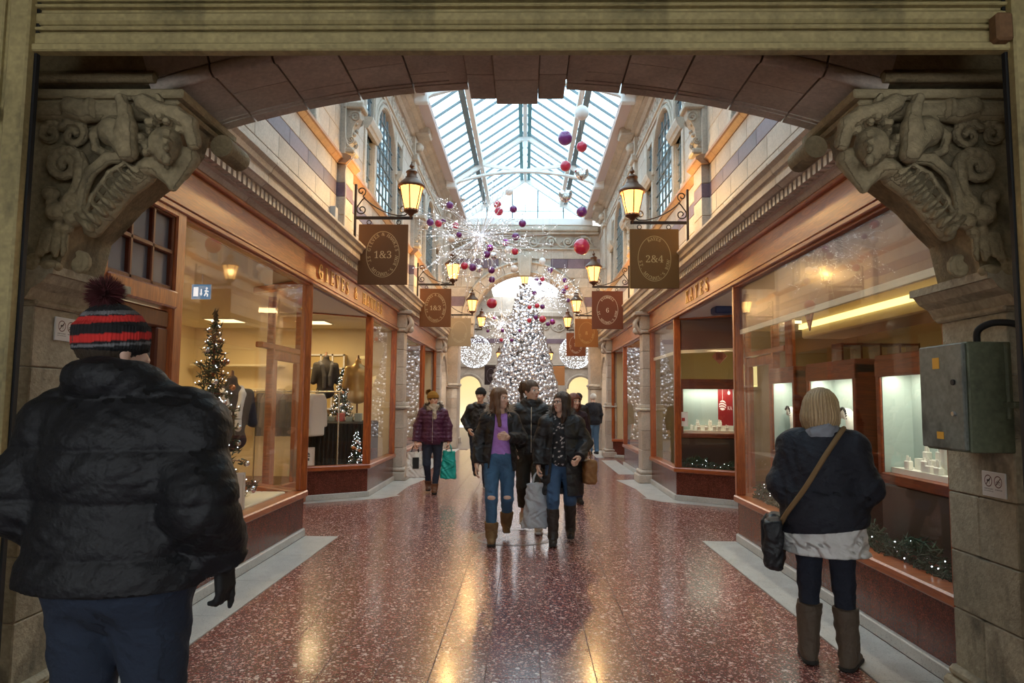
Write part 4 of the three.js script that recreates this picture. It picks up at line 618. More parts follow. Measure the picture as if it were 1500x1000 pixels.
const row = [
  [-1, -9.1, '#6b4420', '#d8b98a', ['GIEVES & HAWKES', '1&3', "ST. MICHAEL'S ROW"], 'brown hanging sign reading 1&3 under the first menswear lantern', 'hung over the menswear windows nearest the carved arch'],
  [-1, -14.5, '#7d4a1e', '#e0c090', ['GIEVES & HAWKES', '1&3', "ST. MICHAEL'S ROW"], 'smaller looking brown sign reading 1&3 beside the narrow shopfront', 'hung above the second 1&3 sign'],
  [-1, -19.8, '#b59a74', '#d2bd98', ['', '', "ST. MICHAEL'S ROW"], 'plain beige hanging sign with faint oval lettering near the great arch', 'hung above the beige sign'],
  [1, -9.3, '#73501f', '#cdb27e', ['KAYES', '2&4', "ST. MICHAEL'S ROW"], 'olive brown hanging sign reading 2&4 outside the jewellery shop', 'hung above the 2&4 sign'],
  [1, -14.7, '#74371a', '#f0dcc0', ['EVERWELL', '6', "ST. MICHAEL'S ROW"], 'dark red brown hanging sign numbered 6', 'hung above the dark red sign numbered 6'],
  [1, -19.8, '#a3601f', '#d8a860', ['', '8', "ST. MICHAEL'S ROW"], 'orange brown hanging sign numbered 8', 'hung above the orange brown sign numbered 8'],
  [1, -24.0, '#8a4a26', '#efe0c8', ['', '10', "ST. MICHAEL'S ROW"], 'reddish hanging sign numbered 10 beyond the great arch', 'beyond the arch above the sign numbered 10'],
];
for (const [s, z, bg, ink, words, label, ll] of row) {
  const far = z < -23; bracket(s, far ? 2.25 : 2.25, 1.48, 3.92, z, 'black iron scroll bracket, its lantern ' + ll); lantern(s * 1.49, 3.93, z, 'amber glass lantern, ' + ll, 1, far ? 4 : 6);
  hangingSign(...(s < 0 ? [-2.18, -1.52] : [1.45, 2.11]), 3.02, 3.83, z, bg, ink, words, label);
}
bracket(-1, 2.25, 1.48, 3.92, -24.0, 'black iron scroll bracket holding the lantern on the crossing pier'); lantern(-1.49, 3.93, -24.0, 'amber glass lantern on the slim crossing pier without a sign', 1, 3);
for (const s of [-1, 1]) {
  const l = lantern(s * 1.2, 3.3, -33, `small far lantern beside the silver ball tree, ${s < 0 ? 'by the dark sign' : 'by the orange panel'}`, 1, 3);
  single('lantern_post', [cyl(0.04, 0.03, 0, 3.28, s * 1.2, -33, 10), cyl(0.12, 0.08, 0, 0.2, s * 1.2, -33, 10)], M.iron, `iron post of the far lantern, ${s < 0 ? 'by the dark sign' : 'by the orange panel'}`, 'post', 'lantern posts of the crossing');
  const fb = thing('hanging_board', s < 0 ? 'dark square sign hanging behind the silver tree' : 'orange brown board hanging behind the silver tree', 'sign', [s * 1.6, 2.2, -33]);
  part('board', bxs(s, 1.3, 1.9, 2.2, 3.1, -33.06, -33.0, 0.01), s < 0 ? std(lin(0.05, 0.03, 0.03), 0.5) : std(lin(0.6, 0.25, 0.08), 0.5), fb); part('arm', bxs(s, 1.2, 1.9, 3.1, 3.14, -33.05, -33.01), M.iron, fb);
  if (s < 0) own('lettering', new THREE.PlaneGeometry(0.58, 0.86).translate(0, 0.45, 0.002), std(0xffffff, 0.5, { map: signTex('#2a1414', '#b7a9b8', '', '11', '') }), fb);
}
lantern(0, 5.25, -23, 'lantern hanging in the crown of the great arch', 1.1, 3);
single('lantern_chain', rod([0, 6.05, -23], [0, 9.2, -23], 0.008), M.iron, 'thin chain of the lantern in the great arch', 'chain');
single('crossing_beam', [bx(-6, 6, 9.1, 9.3, -23.1, -22.9, 0.02), bx(-6, -5.8, 7.2, 9.2, -23.1, -22.9), bx(5.8, 6, 7.2, 9.2, -23.1, -22.9)], M.white, 'white roof beam above the crossing', 'beam', null, 'structure');
// gilded fascia lettering
{

  const font = await new FontLoader().loadAsync('fonts/droid/droid_serif_regular.typeface.json');
  const put = (text, s, zStart, len, h) => {
    const letters = [...text], n = letters.length; letters.forEach((ch, i) => { if (ch === ' ') return; const t = new TextGeometry(ch, { font, size: h, depth: 0.012, curveSegments: 4, bevelEnabled: false }); t.computeBoundingBox(); const w = t.boundingBox.max.x; const m = new THREE.Matrix4(); const zc = zStart + (s < 0 ? -1 : 1) * len * (i + 0.5) / n; s < 0 ? m.set(0, 0, 1, -2.374, 0, 1, 0, 2.92, -1, 0, 0, zc + w / 2, 0, 0, 0, 1) : m.set(0, 0, -1, 2.374, 0, 1, 0, 2.92, 1, 0, 0, zc - w / 2, 0, 0, 0, 1); part('letter', plain(t).applyMatrix4(m), M.gold, fronts[s], 'gilded letter'); });
  };
  put('GIEVES & HAWKES', -1, -7.95, 3.7, 0.17); put('KAYES', 1, -10.1, 1.35, 0.18);
}

// ------------------------------------------------------------------ hanging decorations
const baubleMats = { p: clearcoat(lin(0.14, 0.008, 0.16), 0.3), r: clearcoat(lin(0.5, 0.012, 0.06), 0.35), w: std(lin(0.82, 0.82, 0.84), 0.4), s: std(lin(0.85, 0.85, 0.87), 0.12, { metalness: 1 }), d: new THREE.MeshStandardMaterial({ color: lin(0.45, 0.1, 0.4), roughness: 0.15, metalness: 0.8, flatShading: true }) };
const baubleWords = { p: 'glossy purple', r: 'glossy crimson', w: 'matt white', s: 'mirrored silver', d: 'faceted magenta mirror' };
const capMat = std(lin(0.6, 0.58, 0.55), 0.3, { metalness: 0.9 }), stringMat = std(lin(0.6, 0.62, 0.65), 0.5);
const unitBall = fin(new THREE.SphereGeometry(1, 24, 16)), unitFacet = (() => { const g = fin(new THREE.IcosahedronGeometry(1, 2)); g.computeVertexNormals(); return g; })(), unitCap = fin(cyl(0.16, 0.16, 0.96, 1.14, 0, 0, 8));
function bauble(x, y, z, r, c, where, group, thread) {
  const g = thing('bauble', `${baubleWords[c]} bauble ${where}`, 'bauble', [x, y, z], group); const b = own('globe', c === 'd' ? unitFacet : unitBall, baubleMats[c], g); b.scale.setScalar(r); const k = own('cap', unitCap, capMat, g); k.scale.setScalar(r);
  const top = thread || 8.5 - 0.684 * Math.abs(x) - 0.08; own('thread', fin(rod([0, r, 0], [0, top - y, 0], 0.0025, 4)), stringMat, g); return g;
}
function heart(x, y, z, r) {
  const g = thing('mirror_heart', `mirrored disco heart ${y > 5.6 ? 'between two crimson and purple baubles' : 'above the highest purple bauble'} on a roof thread`, 'ornament', [x, y, z], 'mirrored hearts'); const f = (a, b, c) => { a /= r; b /= r; c /= r; const q = a * a + 2.25 * c * c + b * b - 1; return (q * q * q - a * a * b * b * b - 0.1125 * c * c * b * b * b) * 0.06 * r; };
  const m = nets(f, [-1.4 * r, -1.4 * r, -1 * r], [1.4 * r, 1.4 * r, 1 * r], r * 0.16).toNonIndexed(); m.deleteAttribute('normal'); m.computeVertexNormals(); own('body', fin(m), std(lin(0.8, 0.76, 0.74), 0.12, { metalness: 1 }), g); own('thread', fin(rod([0, r, 0], [0, (y > 5.6 ? 6.25 : 5.87) - y, 0], 0.003, 4)), stringMat, g);
}
for (const [x, y, r, c, w, up] of [[1.1, 7.02, 0.14, 'w', 'hung highest under the glass roof'], [0.78, 6.52, 0.14, 'p', 'hung under the glass roof, larger than its neighbours'], [1.1, 6.35, 0.102, 'r', 'hung below the highest white one', 6.88], [0.79, 5.97, 0.102, 'r', 'hung above the lower mirrored heart', 6.38], [1.1, 5.08, 0.102, 'p', 'hung below the mirrored hearts', 5.67], [1.1, 4.41, 0.155, 'r', 'the largest, hung over the 6 sign lantern', 4.98]]) bauble(x, y, -13, r, c, w, 'baubles on the long roof threads', up);
heart(1.1, 5.79, -13, 0.12); heart(0.79, 5.36, -13, 0.12);
const hung = [[-1.35, 5.04, -12.43, 0.068, 'p'], [-1.78, 4.86, -12.98, 0.071, 'p'], [-1.58, 4.76, -12.67, 0.069, 'r'], [-1.54, 4.92, -13.09, 0.048, 'p'], [-1.31, 4.84, -13.13, 0.064, 'r'], [-1.14, 4.42, -12.12, 0.052, 'p'], [-1.26, 4.33, -12.02, 0.066, 'w'], [-0.89, 4.50, -13.51, 0.074, 'w'], [-0.61, 4.26, -12.47, 0.064, 'd'], [-0.66, 4.13, -12.42, 0.068, 'p'], [-0.36, 4.67, -13.79, 0.075, 'd'], [-0.15, 4.56, -12.85, 0.074, 'p'], [-0.30, 4.45, -13.51, 0.074, 'w'], [-0.16, 4.28, -12.86, 0.066, 'r'], [-0.58, 4.25, -13.15, 0.080, 's'], [-1.05, 3.89, -12.27, 0.067, 'r'], [-0.97, 4.03, -13.14, 0.076, 'p'], [-0.88, 4.08, -13.56, 0.078, 's'], [-0.60, 3.94, -12.94, 0.067, 'p'], [-0.61, 3.83, -13.33, 0.065, 'p'], [-0.60, 3.35, -13.21, 0.100, 'r'], [-0.16, 3.81, -12.12, 0.066, 'w'], [-0.52, 5.32, -13.36, 0.077, 'r'], [-0.48, 5.10, -13.06, 0.083, 'r'], [-0.19, 5.00, -12.54, 0.069, 'p'], [-0.02, 4.61, -12.06, 0.066, 'p'], [-0.30, 5.63, -13.56, 0.074, 'w'], [-1.16, 5.27, -12.85, 0.051, 's'],
  [0.48, 5.20, -18.35, 0.095, 'w'], [0.70, 5.01, -18.61, 0.085, 'p'], [1.08, 4.69, -18.34, 0.067, 'p'], [1.14, 4.55, -18.67, 0.062, 'r'], [1.02, 4.31, -17.83, 0.070, 'p'], [0.33, 4.74, -18.48, 0.062, 'p'], [0.47, 4.64, -17.91, 0.065, 'r'], [0.42, 4.66, -18.70, 0.063, 'p'], [0.28, 4.38, -18.61, 0.068, 'p'], [0.33, 3.87, -17.36, 0.063, 'r'], [0.14, 3.84, -17.42, 0.053, 'r'], [0.47, 3.87, -17.55, 0.064, 'p'], [0.50, 3.69, -18.74, 0.097, 'r'], [0.31, 3.64, -17.90, 0.065, 'p'], [0.63, 3.50, -18.20, 0.061, 'p'], [0.73, 3.50, -17.68, 0.075, 'd'], [0.14, 3.57, -18.01, 0.060, 'r'], [-0.34, 3.17, -19.39, 0.053, 'p'], [-1.01, 3.42, -19.35, 0.047, 'p'], [-0.64, 3.19, -19.59, 0.054, 'r'], [-0.60, 3.46, -19.58, 0.060, 'p'], [-0.85, 3.86, -19.90, 0.054, 'd'], [-0.12, 3.47, -19.68, 0.048, 'p'], [1.19, 4.20, -18.69, 0.057, 'p']];
for (const [x, y, z, r, c] of hung) { const k = z > -15 ? 'on the large white twig burst' : x > 0 ? 'on the smaller twig burst before the great arch' : 'on the lowest twig burst beside the silver tree'; bauble(x, y, z, r, c, k, 'baubles ' + k, z < -19 || y < 3.72 ? 0 : y + r + 0.12); }
const twigMat = std(lin(0.8, 0.8, 0.84), 0.5), ledGeo = new THREE.IcosahedronGeometry(1, 0);
function burst(cx, cy, cz, R, n, leds, seed, label) {
  const g = thing('twig_burst', label, 'light decoration', [cx, cy, cz], 'white twig bursts with fairy lights'), r = rng(seed), tw = [], pts = [];
  for (let i = 0; i < n; i++) {
    const u = r() * 2 - 1, a = r() * 2 * PI, q = Math.sqrt(1 - u * u), L = R * (0.55 + 0.45 * r()), d = V(q * Math.cos(a), u * 0.8, q * Math.sin(a)), o = V(r() - 0.5, r() - 0.5, r() - 0.5).multiplyScalar(0.25 * L);
    const p0 = d.clone().multiplyScalar(0.02), p1 = d.clone().multiplyScalar(L * 0.5).addScaledVector(o, 0.5), p2 = d.clone().multiplyScalar(L).add(o);
    tw.push(rod(p0.toArray(), p1.toArray(), 0.007, 4), rod(p1.toArray(), p2.toArray(), 0.005, 4));
    for (let k = 0; k < 3; k++) { const s0 = p1.clone().lerp(p2, r()), e = s0.clone().addScaledVector(d, 0.12 * R).add(V(r() - 0.5, r() - 0.5, r() - 0.5).multiplyScalar(0.34 * R)); tw.push(rod(s0.toArray(), e.toArray(), 0.0035, 3)); for (let j = 0; j < 3; j++) pts.push(s0.clone().lerp(e, r())); }
    for (let j = 0; j < 6; j++) { const t = r() ** 1.6; pts.push((t < 0.5 ? p0.clone().lerp(p1, t * 2) : p1.clone().lerp(p2, t * 2 - 1)).add(V(r() - 0.5, r() - 0.5, r() - 0.5).multiplyScalar(0.05))); }
  }
  own('twigs', fin(merge(tw)), twigMat, g).userData.kind = 'stuff';
  for (let i = pts.length; i < leds; i++) { const u = r() * 2 - 1, a = r() * 2 * PI, q = Math.sqrt(1 - u * u), L = R * 0.55 * r() ** 0.7; pts.push(V(q * Math.cos(a) * L, u * L, q * Math.sin(a) * L)); }
  const im = new THREE.InstancedMesh(ledGeo, M.led, pts.length), mm = new THREE.Matrix4(); pts.forEach((p, i) => { const k = 0.0045 + 0.0035 * r(); im.setMatrixAt(i, mm.makeScale(k, k, k).setPosition(p)); }); im.name = 'fairy_lights'; im.userData.kind = 'stuff'; g.add(im);
  own('hanger', fin(rod([0, 0, 0], [0, 8.5 - 0.684 * Math.abs(cx) - cy - 0.01, 0], 0.004, 4)), stringMat, g);
  const l = new THREE.PointLight(lin(0.85, 0.92, 1), 1.2 * R, 0, 2); l.position.set(cx, cy, cz); l.castShadow = true; scene.add(l);
}
burst(-0.8, 4.61, -13, 1.35, 75, 1100, 21, 'large burst of white twigs and cold fairy lights under the roof');
burst(0.66, 4.3, -18, 1.0, 50, 700, 22, 'smaller burst of white twigs and fairy lights before the great arch');
burst(-0.63, 3.65, -19.6, 0.85, 40, 500, 23, 'lowest burst of white twigs beside the silver tree');
// silver ball tree
{
  const g = thing('silver_ball_tree', 'tall cone shaped tree made of silver mirror balls under the great arch', 'christmas tree', [0, 0, -29]), r = rng(91), H = 6.35, rad = (y) => 0.13 + 1.75 * (1 - y / H), list = [];
  const mats = [0.06, 0.14, 0.22].map((q, i) => std(lin(0.9 - i * 0.06, 0.9 - i * 0.06, 0.92 - i * 0.05), q, { metalness: 1 })), geo = fin(new THREE.SphereGeometry(1, 16, 12));
  own('core', fin(lathe([[0.001, 0], [rad(0) - 0.12, 0], [0.08, H - 0.1], [0.001, H]], 0, 0, 0, 24)), std(lin(0.35, 0.36, 0.38), 0.3, { metalness: 0.9 }), g);
  for (let y = 0.05; y < H; ) { const R = rad(y), br = 0.085 + 0.02 * r(), n = Math.floor(2 * PI * R / (br * 1.85)), a0 = r() * 7; for (let i = 0; i < n; i++) { const a = a0 + (i + 0.5 * r()) / n * 2 * PI, b = br * (0.7 + 0.65 * r()), rr = R + (r() - 0.5) * 0.1; list.push([rr * Math.sin(a), y + (r() - 0.5) * 0.1, rr * Math.cos(a), b]); } y += br * 1.35; }
  list.sort((a, b) => b[2] + 0.15 * b[3] - a[2] - 0.15 * a[3]);
  list.slice(0, 300).forEach(([x, y, z, b], i) => { const m = own('silver_ball', geo, mats[i % 3], g); m.position.set(x, y, z); m.scale.setScalar(b); });
  const rest = list.slice(300), im = new THREE.InstancedMesh(geo, mats[1], rest.length), mm = new THREE.Matrix4(); rest.forEach(([x, y, z, b], i) => im.setMatrixAt(i, mm.makeScale(b, b, b).setPosition(x, y, z))); im.name = 'silver_balls'; im.userData.kind = 'stuff'; g.add(im);
  const pts = []; for (let i = 0; i < 220; i++) { const y = r() * H, a = r() * 7, q = rad(y) + 0.07; pts.push([q * Math.sin(a), y, q * Math.cos(a)]); } const li = new THREE.InstancedMesh(ledGeo, M.led, pts.length); pts.forEach((p, i) => li.setMatrixAt(i, mm.makeScale(0.014, 0.014, 0.014).setPosition(...p))); li.name = 'fairy_lights'; li.userData.kind = 'stuff'; g.add(li);
}
// globes of string lights
for (const s of [-1, 1]) {
  const x = s < 0 ? -1.99 : 2.06, g = thing('light_globe', s < 0 ? 'hanging globe of cold string lights behind the beige sign' : 'hanging globe of cold string lights behind the signs numbered 8 and 10', 'light decoration', [x, 3.43, -28], 'globes of string lights'), r = rng(s + 60), rings = [];
  for (let i = 0; i < 9; i++) rings.push(plain(new THREE.TorusGeometry(0.66, 0.006, 4, 40)).rotateY(PI * i / 9)); for (const q of [-0.4, 0, 0.4]) rings.push(plain(new THREE.TorusGeometry(Math.sqrt(0.4356 - q * q), 0.006, 4, 40)).rotateX(PI / 2).translate(0, q, 0));
  own('wire_frame', fin(merge(rings)), std(lin(0.6, 0.62, 0.66), 0.4, { metalness: 0.6 }), g);
  const n = 800, im = new THREE.InstancedMesh(ledGeo, M.led, n), mm = new THREE.Matrix4(); for (let i = 0; i < n; i++) { const u = r() * 2 - 1, a = r() * 2 * PI, q = Math.sqrt(1 - u * u), k = 0.007 + 0.006 * r(); im.setMatrixAt(i, mm.makeScale(k, k, k).setPosition(0.66 * q * Math.cos(a), 0.66 * u, 0.66 * q * Math.sin(a))); } im.name = 'string_lights'; im.userData.kind = 'stuff'; g.add(im);
  own('hanger', fin(rod([0, 0.66, 0], [0, 3.57, 0], 0.006, 4)), stringMat, g);
}
single('crossing_roof_beam', [bx(-6, 6, 9.2, 9.4, -28.1, -27.9, 0.02), bx(-6, -5.8, 7.2, 9.3, -28.1, -27.9), bx(5.8, 6, 7.2, 9.3, -28.1, -27.9)], M.white, 'white roof beam that carries the light globes', 'beam', null, 'structure');

single('crossing_roof', [bx(-6.1, -1.7, 7.0, 7.2, -37.4, -22), bx(1.7, 6.1, 7.0, 7.2, -37.4, -22)], M.offwhite, 'solid white ceiling either side of the crossing skylight', 'ceiling', null, 'structure');

single('junction_box', [bx(-2.35, -2.28, 3.66, 3.86, -8.42, -8.3, 0.006)], std(lin(0.4, 0.41, 0.42), 0.5), 'small grey junction box on the stone wall beside the first menswear pilaster', 'junction box');
part('cable', tube([[-2.24, 3.6, -8.57], [-2.235, 4.1, -8.575], [-2.235, 4.45, -8.57], [-2.12, 4.6, -8.56], [-2.26, 4.8, -8.64], [-2.27, 5.6, -8.65], [-2.24, 6.4, -8.63]], 0.007, 50, 5), M.offwhite, walls[-1], 'thin pale cable');

// ------------------------------------------------------------------ shop interiors
function ceilingPanel(x, z, y, w, power, color, label) {
  const g = thing('ceiling_light', label, 'ceiling light', [x, y, z], 'recessed shop ceiling lights');
  own('frame', fin(bx(-w / 2 - 0.03, w / 2 + 0.03, -0.012, 0, -w / 2 - 0.03, w / 2 + 0.03)), M.white, g); own('diffuser', fin(bx(-w / 2, w / 2, -0.016, -0.011, -w / 2, w / 2)), std(lin(1, 1, 1), 0.5, { emissive: color, emissiveIntensity: 2.2 }), g);
  const l = new THREE.RectAreaLight(color, power, w, w); l.position.set(x, y - 0.03, z); l.lookAt(x, 0, z); scene.add(l);
}
const warm = lin(1, 0.72, 0.36);
for (const s of [-1, 1]) {
  const who = s < 0 ? 'menswear shop' : 'jewellery shop', z1 = s < 0 ? -4.86 : -3.86, wallM = s < 0 ? M.cream : std(lin(0.3, 0.23, 0.12), 0.7), r = thing('shop_room', s < 0 ? 'cream walled interior of the menswear shop' : 'dim brown interior of the jewellery shop', 'room', [s * 4.5, 0, -8.5], null, 'structure');
  part('wall', [bxs(s, 6.4, 6.6, 0, 2.86, -13.5, z1), bxs(s, 2.5, 6.6, 0, 2.86, -13.6, -13.4), bxs(s, 2.5, 6.6, 0, 2.86, z1, z1 + 0.1)], wallM, r);
  part('ceiling', bxs(s, 2.5, 6.6, 2.86, 3.18, -13.6, z1 + 0.1), s < 0 ? M.creamTrim : M.cream, r);
  part('floor', [bxs(s, 3.22, 6.4, 0, 0.02, -13.4, z1), side(s, slab([[2.46, z1], [3.22, z1], [3.22, -8.36], [2.46, -7.8]], 0, 0.02)), side(s, slab([[2.46, -10.98], [3.22, -10.36], [3.22, -13.4], [2.46, -13.4]], 0, 0.02))], std(s < 0 ? lin(0.14, 0.08, 0.05) : lin(0.1, 0.06, 0.05), 0.5), r);
  const b = thing('shop_room', s < 0 ? 'dim warm interior behind the narrow shopfront past the menswear shop' : 'dim warm interior behind the shopfront with the recessed door', 'room', [s * 4, 0, -16], null, 'structure');
  part('wall', [bxs(s, 5.4, 5.6, 0, 2.86, -19.0, -13.6), bxs(s, 2.5, 5.6, 0, 2.86, -19.1, -18.75), bxs(s, 2.5, 5.6, 0, 2.86, -13.7, -13.6)], M.cream, b); part('ceiling', bxs(s, 2.5, 5.6, 2.86, 3.18, -19.1, -13.6), M.creamTrim, b); part('floor', bxs(s, 2.46, 5.4, 0, 0.02, -19, -13.6), std(lin(0.2, 0.12, 0.08), 0.5), b);
  ceilingPanel(s * 3.6, -15.2, 2.855, 0.5, 4, warm, `warm ceiling light in the narrow shop ${s < 0 ? 'past the menswear shop' : 'with the recessed door'}`);
}
ceilingPanel(-3.7, -6.2, 2.855, 0.5, 20, warm, 'warm ceiling light over the tree in the menswear window'); ceilingPanel(-5.3, -8.6, 2.855, 0.6, 18, warm, 'warm ceiling light in the middle of the menswear shop'); ceilingPanel(-3.7, -12.2, 2.855, 0.5, 20, warm, 'warm ceiling light over the menswear table display'); ceilingPanel(-5.2, -12.0, 2.855, 0.5, 20, warm, 'warm ceiling light beside the menswear wall shelves');
ceilingPanel(5.4, -6.2, 2.855, 0.4, 9, warm, 'warm ceiling light at the back of the jewellery shop'); ceilingPanel(4.6, -11.6, 2.855, 0.4, 6, warm, 'warm ceiling light behind the jewellery entrance');

const needle = fin(new THREE.ConeGeometry(0.009, 0.085, 3)), firMat = std(lin(0.025, 0.06, 0.035), 0.8);
function needles(g, pts, name = 'needles') { const im = new THREE.InstancedMesh(needle, firMat, pts.length), o = new THREE.Object3D(); pts.forEach(([p, d], i) => { o.position.copy(p); o.quaternion.setFromUnitVectors(V(0, 1, 0), d.clone().normalize()); o.updateMatrix(); im.setMatrixAt(i, o.matrix); }); im.name = name; im.userData.kind = 'stuff'; g.add(im); }
function lightsOn(g, pts, k = 0.0055) { const im = new THREE.InstancedMesh(ledGeo, M.led, pts.length), mm = new THREE.Matrix4(); pts.forEach((p, i) => im.setMatrixAt(i, mm.makeScale(k, k, k).setPosition(p))); im.name = 'fairy_lights'; im.userData.kind = 'stuff'; g.add(im); }
function fir(x, y, z, h, R, n, seed, label, pot = true) {
  const g = thing('christmas_tree', label, 'christmas tree', [x, y, z]), r = rng(seed), pts = [], li = [], br = [];
  own('trunk', fin(cyl(0.025, 0.008, 0, h * 0.97, 0, 0, 8)), M.darkWood, g);
  for (let i = 0; i < 70; i++) { const t = 0.1 + 0.88 * (i / 70), a = i * 2.4, L = R * (1.02 - t) * (0.8 + 0.4 * r()) + 0.02, e = V(L * Math.sin(a), h * t - 0.12 * L, L * Math.cos(a)), o = V(0, h * t, 0); br.push(rod(o.toArray(), e.toArray(), 0.005, 4)); const m = Math.max(4, Math.round(n * L / R / 42)); for (let k = 0; k < m; k++) { const q = 0.15 + 0.88 * r(), p = o.clone().lerp(e, q).add(V(r() - 0.5, r() - 0.5, r() - 0.5).multiplyScalar(0.05)), d = e.clone().sub(o).normalize().multiplyScalar(0.8).add(V(r() - 0.5, r() - 0.2, r() - 0.5).multiplyScalar(1.6)); pts.push([p, d]); } if (r() < 0.85) li.push(e.clone().add(V(0, 0.02, 0)), o.clone().lerp(e, 0.6 + 0.3 * r()).add(V(0, 0.03, 0))); }
  for (let k = 0; k < 60; k++) pts.push([V((r() - 0.5) * 0.03, h * (0.9 + 0.12 * r()), (r() - 0.5) * 0.03), V(r() - 0.5, 1, r() - 0.5)]);
  own('branches', fin(merge(br)), M.darkWood, g).userData.kind = 'stuff'; needles(g, pts); lightsOn(g, li);
  for (let i = 0; i < 22; i++) { const t = 0.05 + 0.8 * r(), a = r() * 7, L = R * (1.05 - t), b = own('bauble', unitBall, i % 5 === 4 ? std(lin(0.6, 0.25, 0.12), 0.2, { metalness: 1 }) : baubleMats.s, g); b.position.set(L * Math.sin(a), h * t, L * Math.cos(a)); b.scale.setScalar(0.022 + 0.018 * r()); }
  if (pot) own('pot', fin(lathe([[0.001, -0.0], [0.1, 0], [0.13, 0.2], [0.11, 0.2], [0.001, 0.17]], 0, 0, 0, 16)), std(lin(0.35, 0.33, 0.31), 0.5, { metalness: 0.4 }), g);
}
single('window_platform', [bx(-3.7, -2.47, 0.02, 0.44, -7.55, -5.0, 0.01)], std(lin(0.2, 0.13, 0.09), 0.8), 'brown carpeted platform inside the menswear window', 'platform');
single('white_step', [bx(-2.75, -2.5, 0.44, 0.52, -7.5, -6.35, 0.01), bx(-3.4, -2.75, 0.44, 0.52, -7.5, -7.2, 0.01)], M.creamTrim, 'white raised edge on the menswear window platform', 'platform');
fir(-2.86, 0.44, -6.45, 1.85, 0.41, 1800, 3, 'slim dark christmas tree with silver baubles and fairy lights in the menswear window');
function framed(x, y, z, w, h, turn, label, draw) {
  const g = thing('picture_frame', label, 'picture frame', [x, y, z], null, null, turn); own('frame', fin(merge([bx(-w / 2, w / 2, 0, 0.02, -0.01, 0.01), bx(-w / 2, w / 2, h - 0.02, h, -0.01, 0.01), bx(-w / 2, -w / 2 + 0.02, 0, h, -0.01, 0.01), bx(w / 2 - 0.02, w / 2, 0, h, -0.01, 0.01)])), M.offwhite, g); own('backing', fin(bx(-w / 2 + 0.01, w / 2 - 0.01, 0.01, h - 0.01, -0.012, -0.002)), M.white, g);
  const f = new THREE.PlaneGeometry(w - 0.04, h - 0.04); f.translate(0, h / 2, 0.001); own('print', f, std(0xffffff, 0.6, { map: canvasTex(128, 176, draw) }), g);
}
framed(-2.5, 0.52, -6.2, 0.17, 0.33, 0.9, 'narrow white framed card standing at the menswear window', (x) => { x.fillStyle = '#e4dfd6'; x.fillRect(0, 0, 128, 176); x.fillStyle = '#8a857c'; x.fillRect(50, 40, 28, 80); });
framed(-3.18, 0.51, -10.42, 0.2, 0.27, 0.6, 'white framed card with a grey crown on the menswear entrance sill', (x) => { x.fillStyle = '#e8e4dc'; x.fillRect(0, 0, 128, 176); x.fillStyle = '#55524e'; x.beginPath(); x.arc(64, 70, 26, PI, 0); x.fill(); x.fillRect(38, 76, 52, 16); x.fillRect(60, 34, 8, 14); x.fillRect(44, 105, 40, 30); });
// torso forms and hanging clothes
function bust(x, y, z, turn, mat, label, extra) {
  const g = thing('mannequin_bust', label, 'mannequin', [x, y, z], null, null, turn), f = blend([ell([0, 0.5, 0], [0.19, 0.2, 0.12]), ell([0, 0.28, 0], [0.15, 0.2, 0.11]), ell([0, 0.12, 0], [0.17, 0.12, 0.12]), cap([-0.17, 0.6, 0], [-0.22, 0.3, 0.02], 0.06, 0.05), cap([0.17, 0.6, 0], [0.22, 0.3, 0.02], 0.06, 0.05), cap([0, 0.65, 0], [0, 0.74, 0.01], 0.055)], 0.05);
  own('torso', nets(f, [-0.32, -0.02, -0.18], [0.32, 0.82, 0.18], 0.014), mat, g); own('neck_cap', fin(lathe([[0.001, 0.72], [0.05, 0.74], [0.055, 0.77], [0.02, 0.8], [0.018, 0.84], [0.001, 0.85]], 0, 0, 0, 14)), M.bronze, g); own('stand', fin(merge([cyl(0.015, 0.015, -0.3, 0.05, 0, 0, 8), cyl(0.1, 0.1, -0.3, -0.28, 0, 0, 16)])), M.bronze, g);
  if (extra) own('scarf', nets(blend([...chain([[-0.1, 0.66, -0.03], [-0.09, 0.6, 0.1], [-0.05, 0.4, 0.13], [-0.05, 0.2, 0.14]], 0.035), ...chain([[0.1, 0.66, -0.03], [0.09, 0.6, 0.1], [0.05, 0.4, 0.13], [0.05, 0.25, 0.14]], 0.035)], 0.02), [-0.2, 0.1, -0.12], [0.2, 0.76, 0.22], 0.013), extra, g);
}
const tweed = std(lin(0.05, 0.045, 0.045), 0.9, { bumpMap: fabricBump, bumpScale: 0.003 });
bust(-3.02, 0.95, -7.25, 0.6, std(lin(0.02, 0.02, 0.035), 0.85), 'dark navy suit jacket on a stand beside the slim tree', std(lin(0.75, 0.73, 0.7), 0.8));
bust(-3.55, 1.5, -12.5, 0.5, tweed, 'grey tweed jacket with scarf on a bust above the black table', std(lin(0.09, 0.09, 0.1), 0.9));
bust(-2.87, 1.42, -12.1, 0.3, std(lin(0.45, 0.3, 0.12), 0.35, { metalness: 0.4 }), 'gold brown tailor bust at the end of the black table');
single('draped_table', [bx(-3.75, -2.62, 0.02, 1.12, -12.75, -11.85, 0.03), ...Array.from({ length: 16 }, (_, i) => cyl(0.035, 0.025, 0.02, 1.08, -3.72 + i * 0.073, -11.85, 8))], M.black, 'tall table under a black pleated cloth in the menswear window', 'table');
for (let i = 0; i < 6; i++) single('gift_box', [bx(-3.62 + i * 0.15, -3.51 + i * 0.15, 1.12, 1.2 + (i % 2) * 0.06, -12.05, -11.93, 0.004)], i % 3 ? std(lin(0.3, 0.36, 0.33), 0.6) : std(lin(0.5, 0.12, 0.12), 0.6), i % 3 ? 'small grey green gift box on the black draped table' : 'small red gift box on the black draped table', 'box', 'gift boxes on the black table');
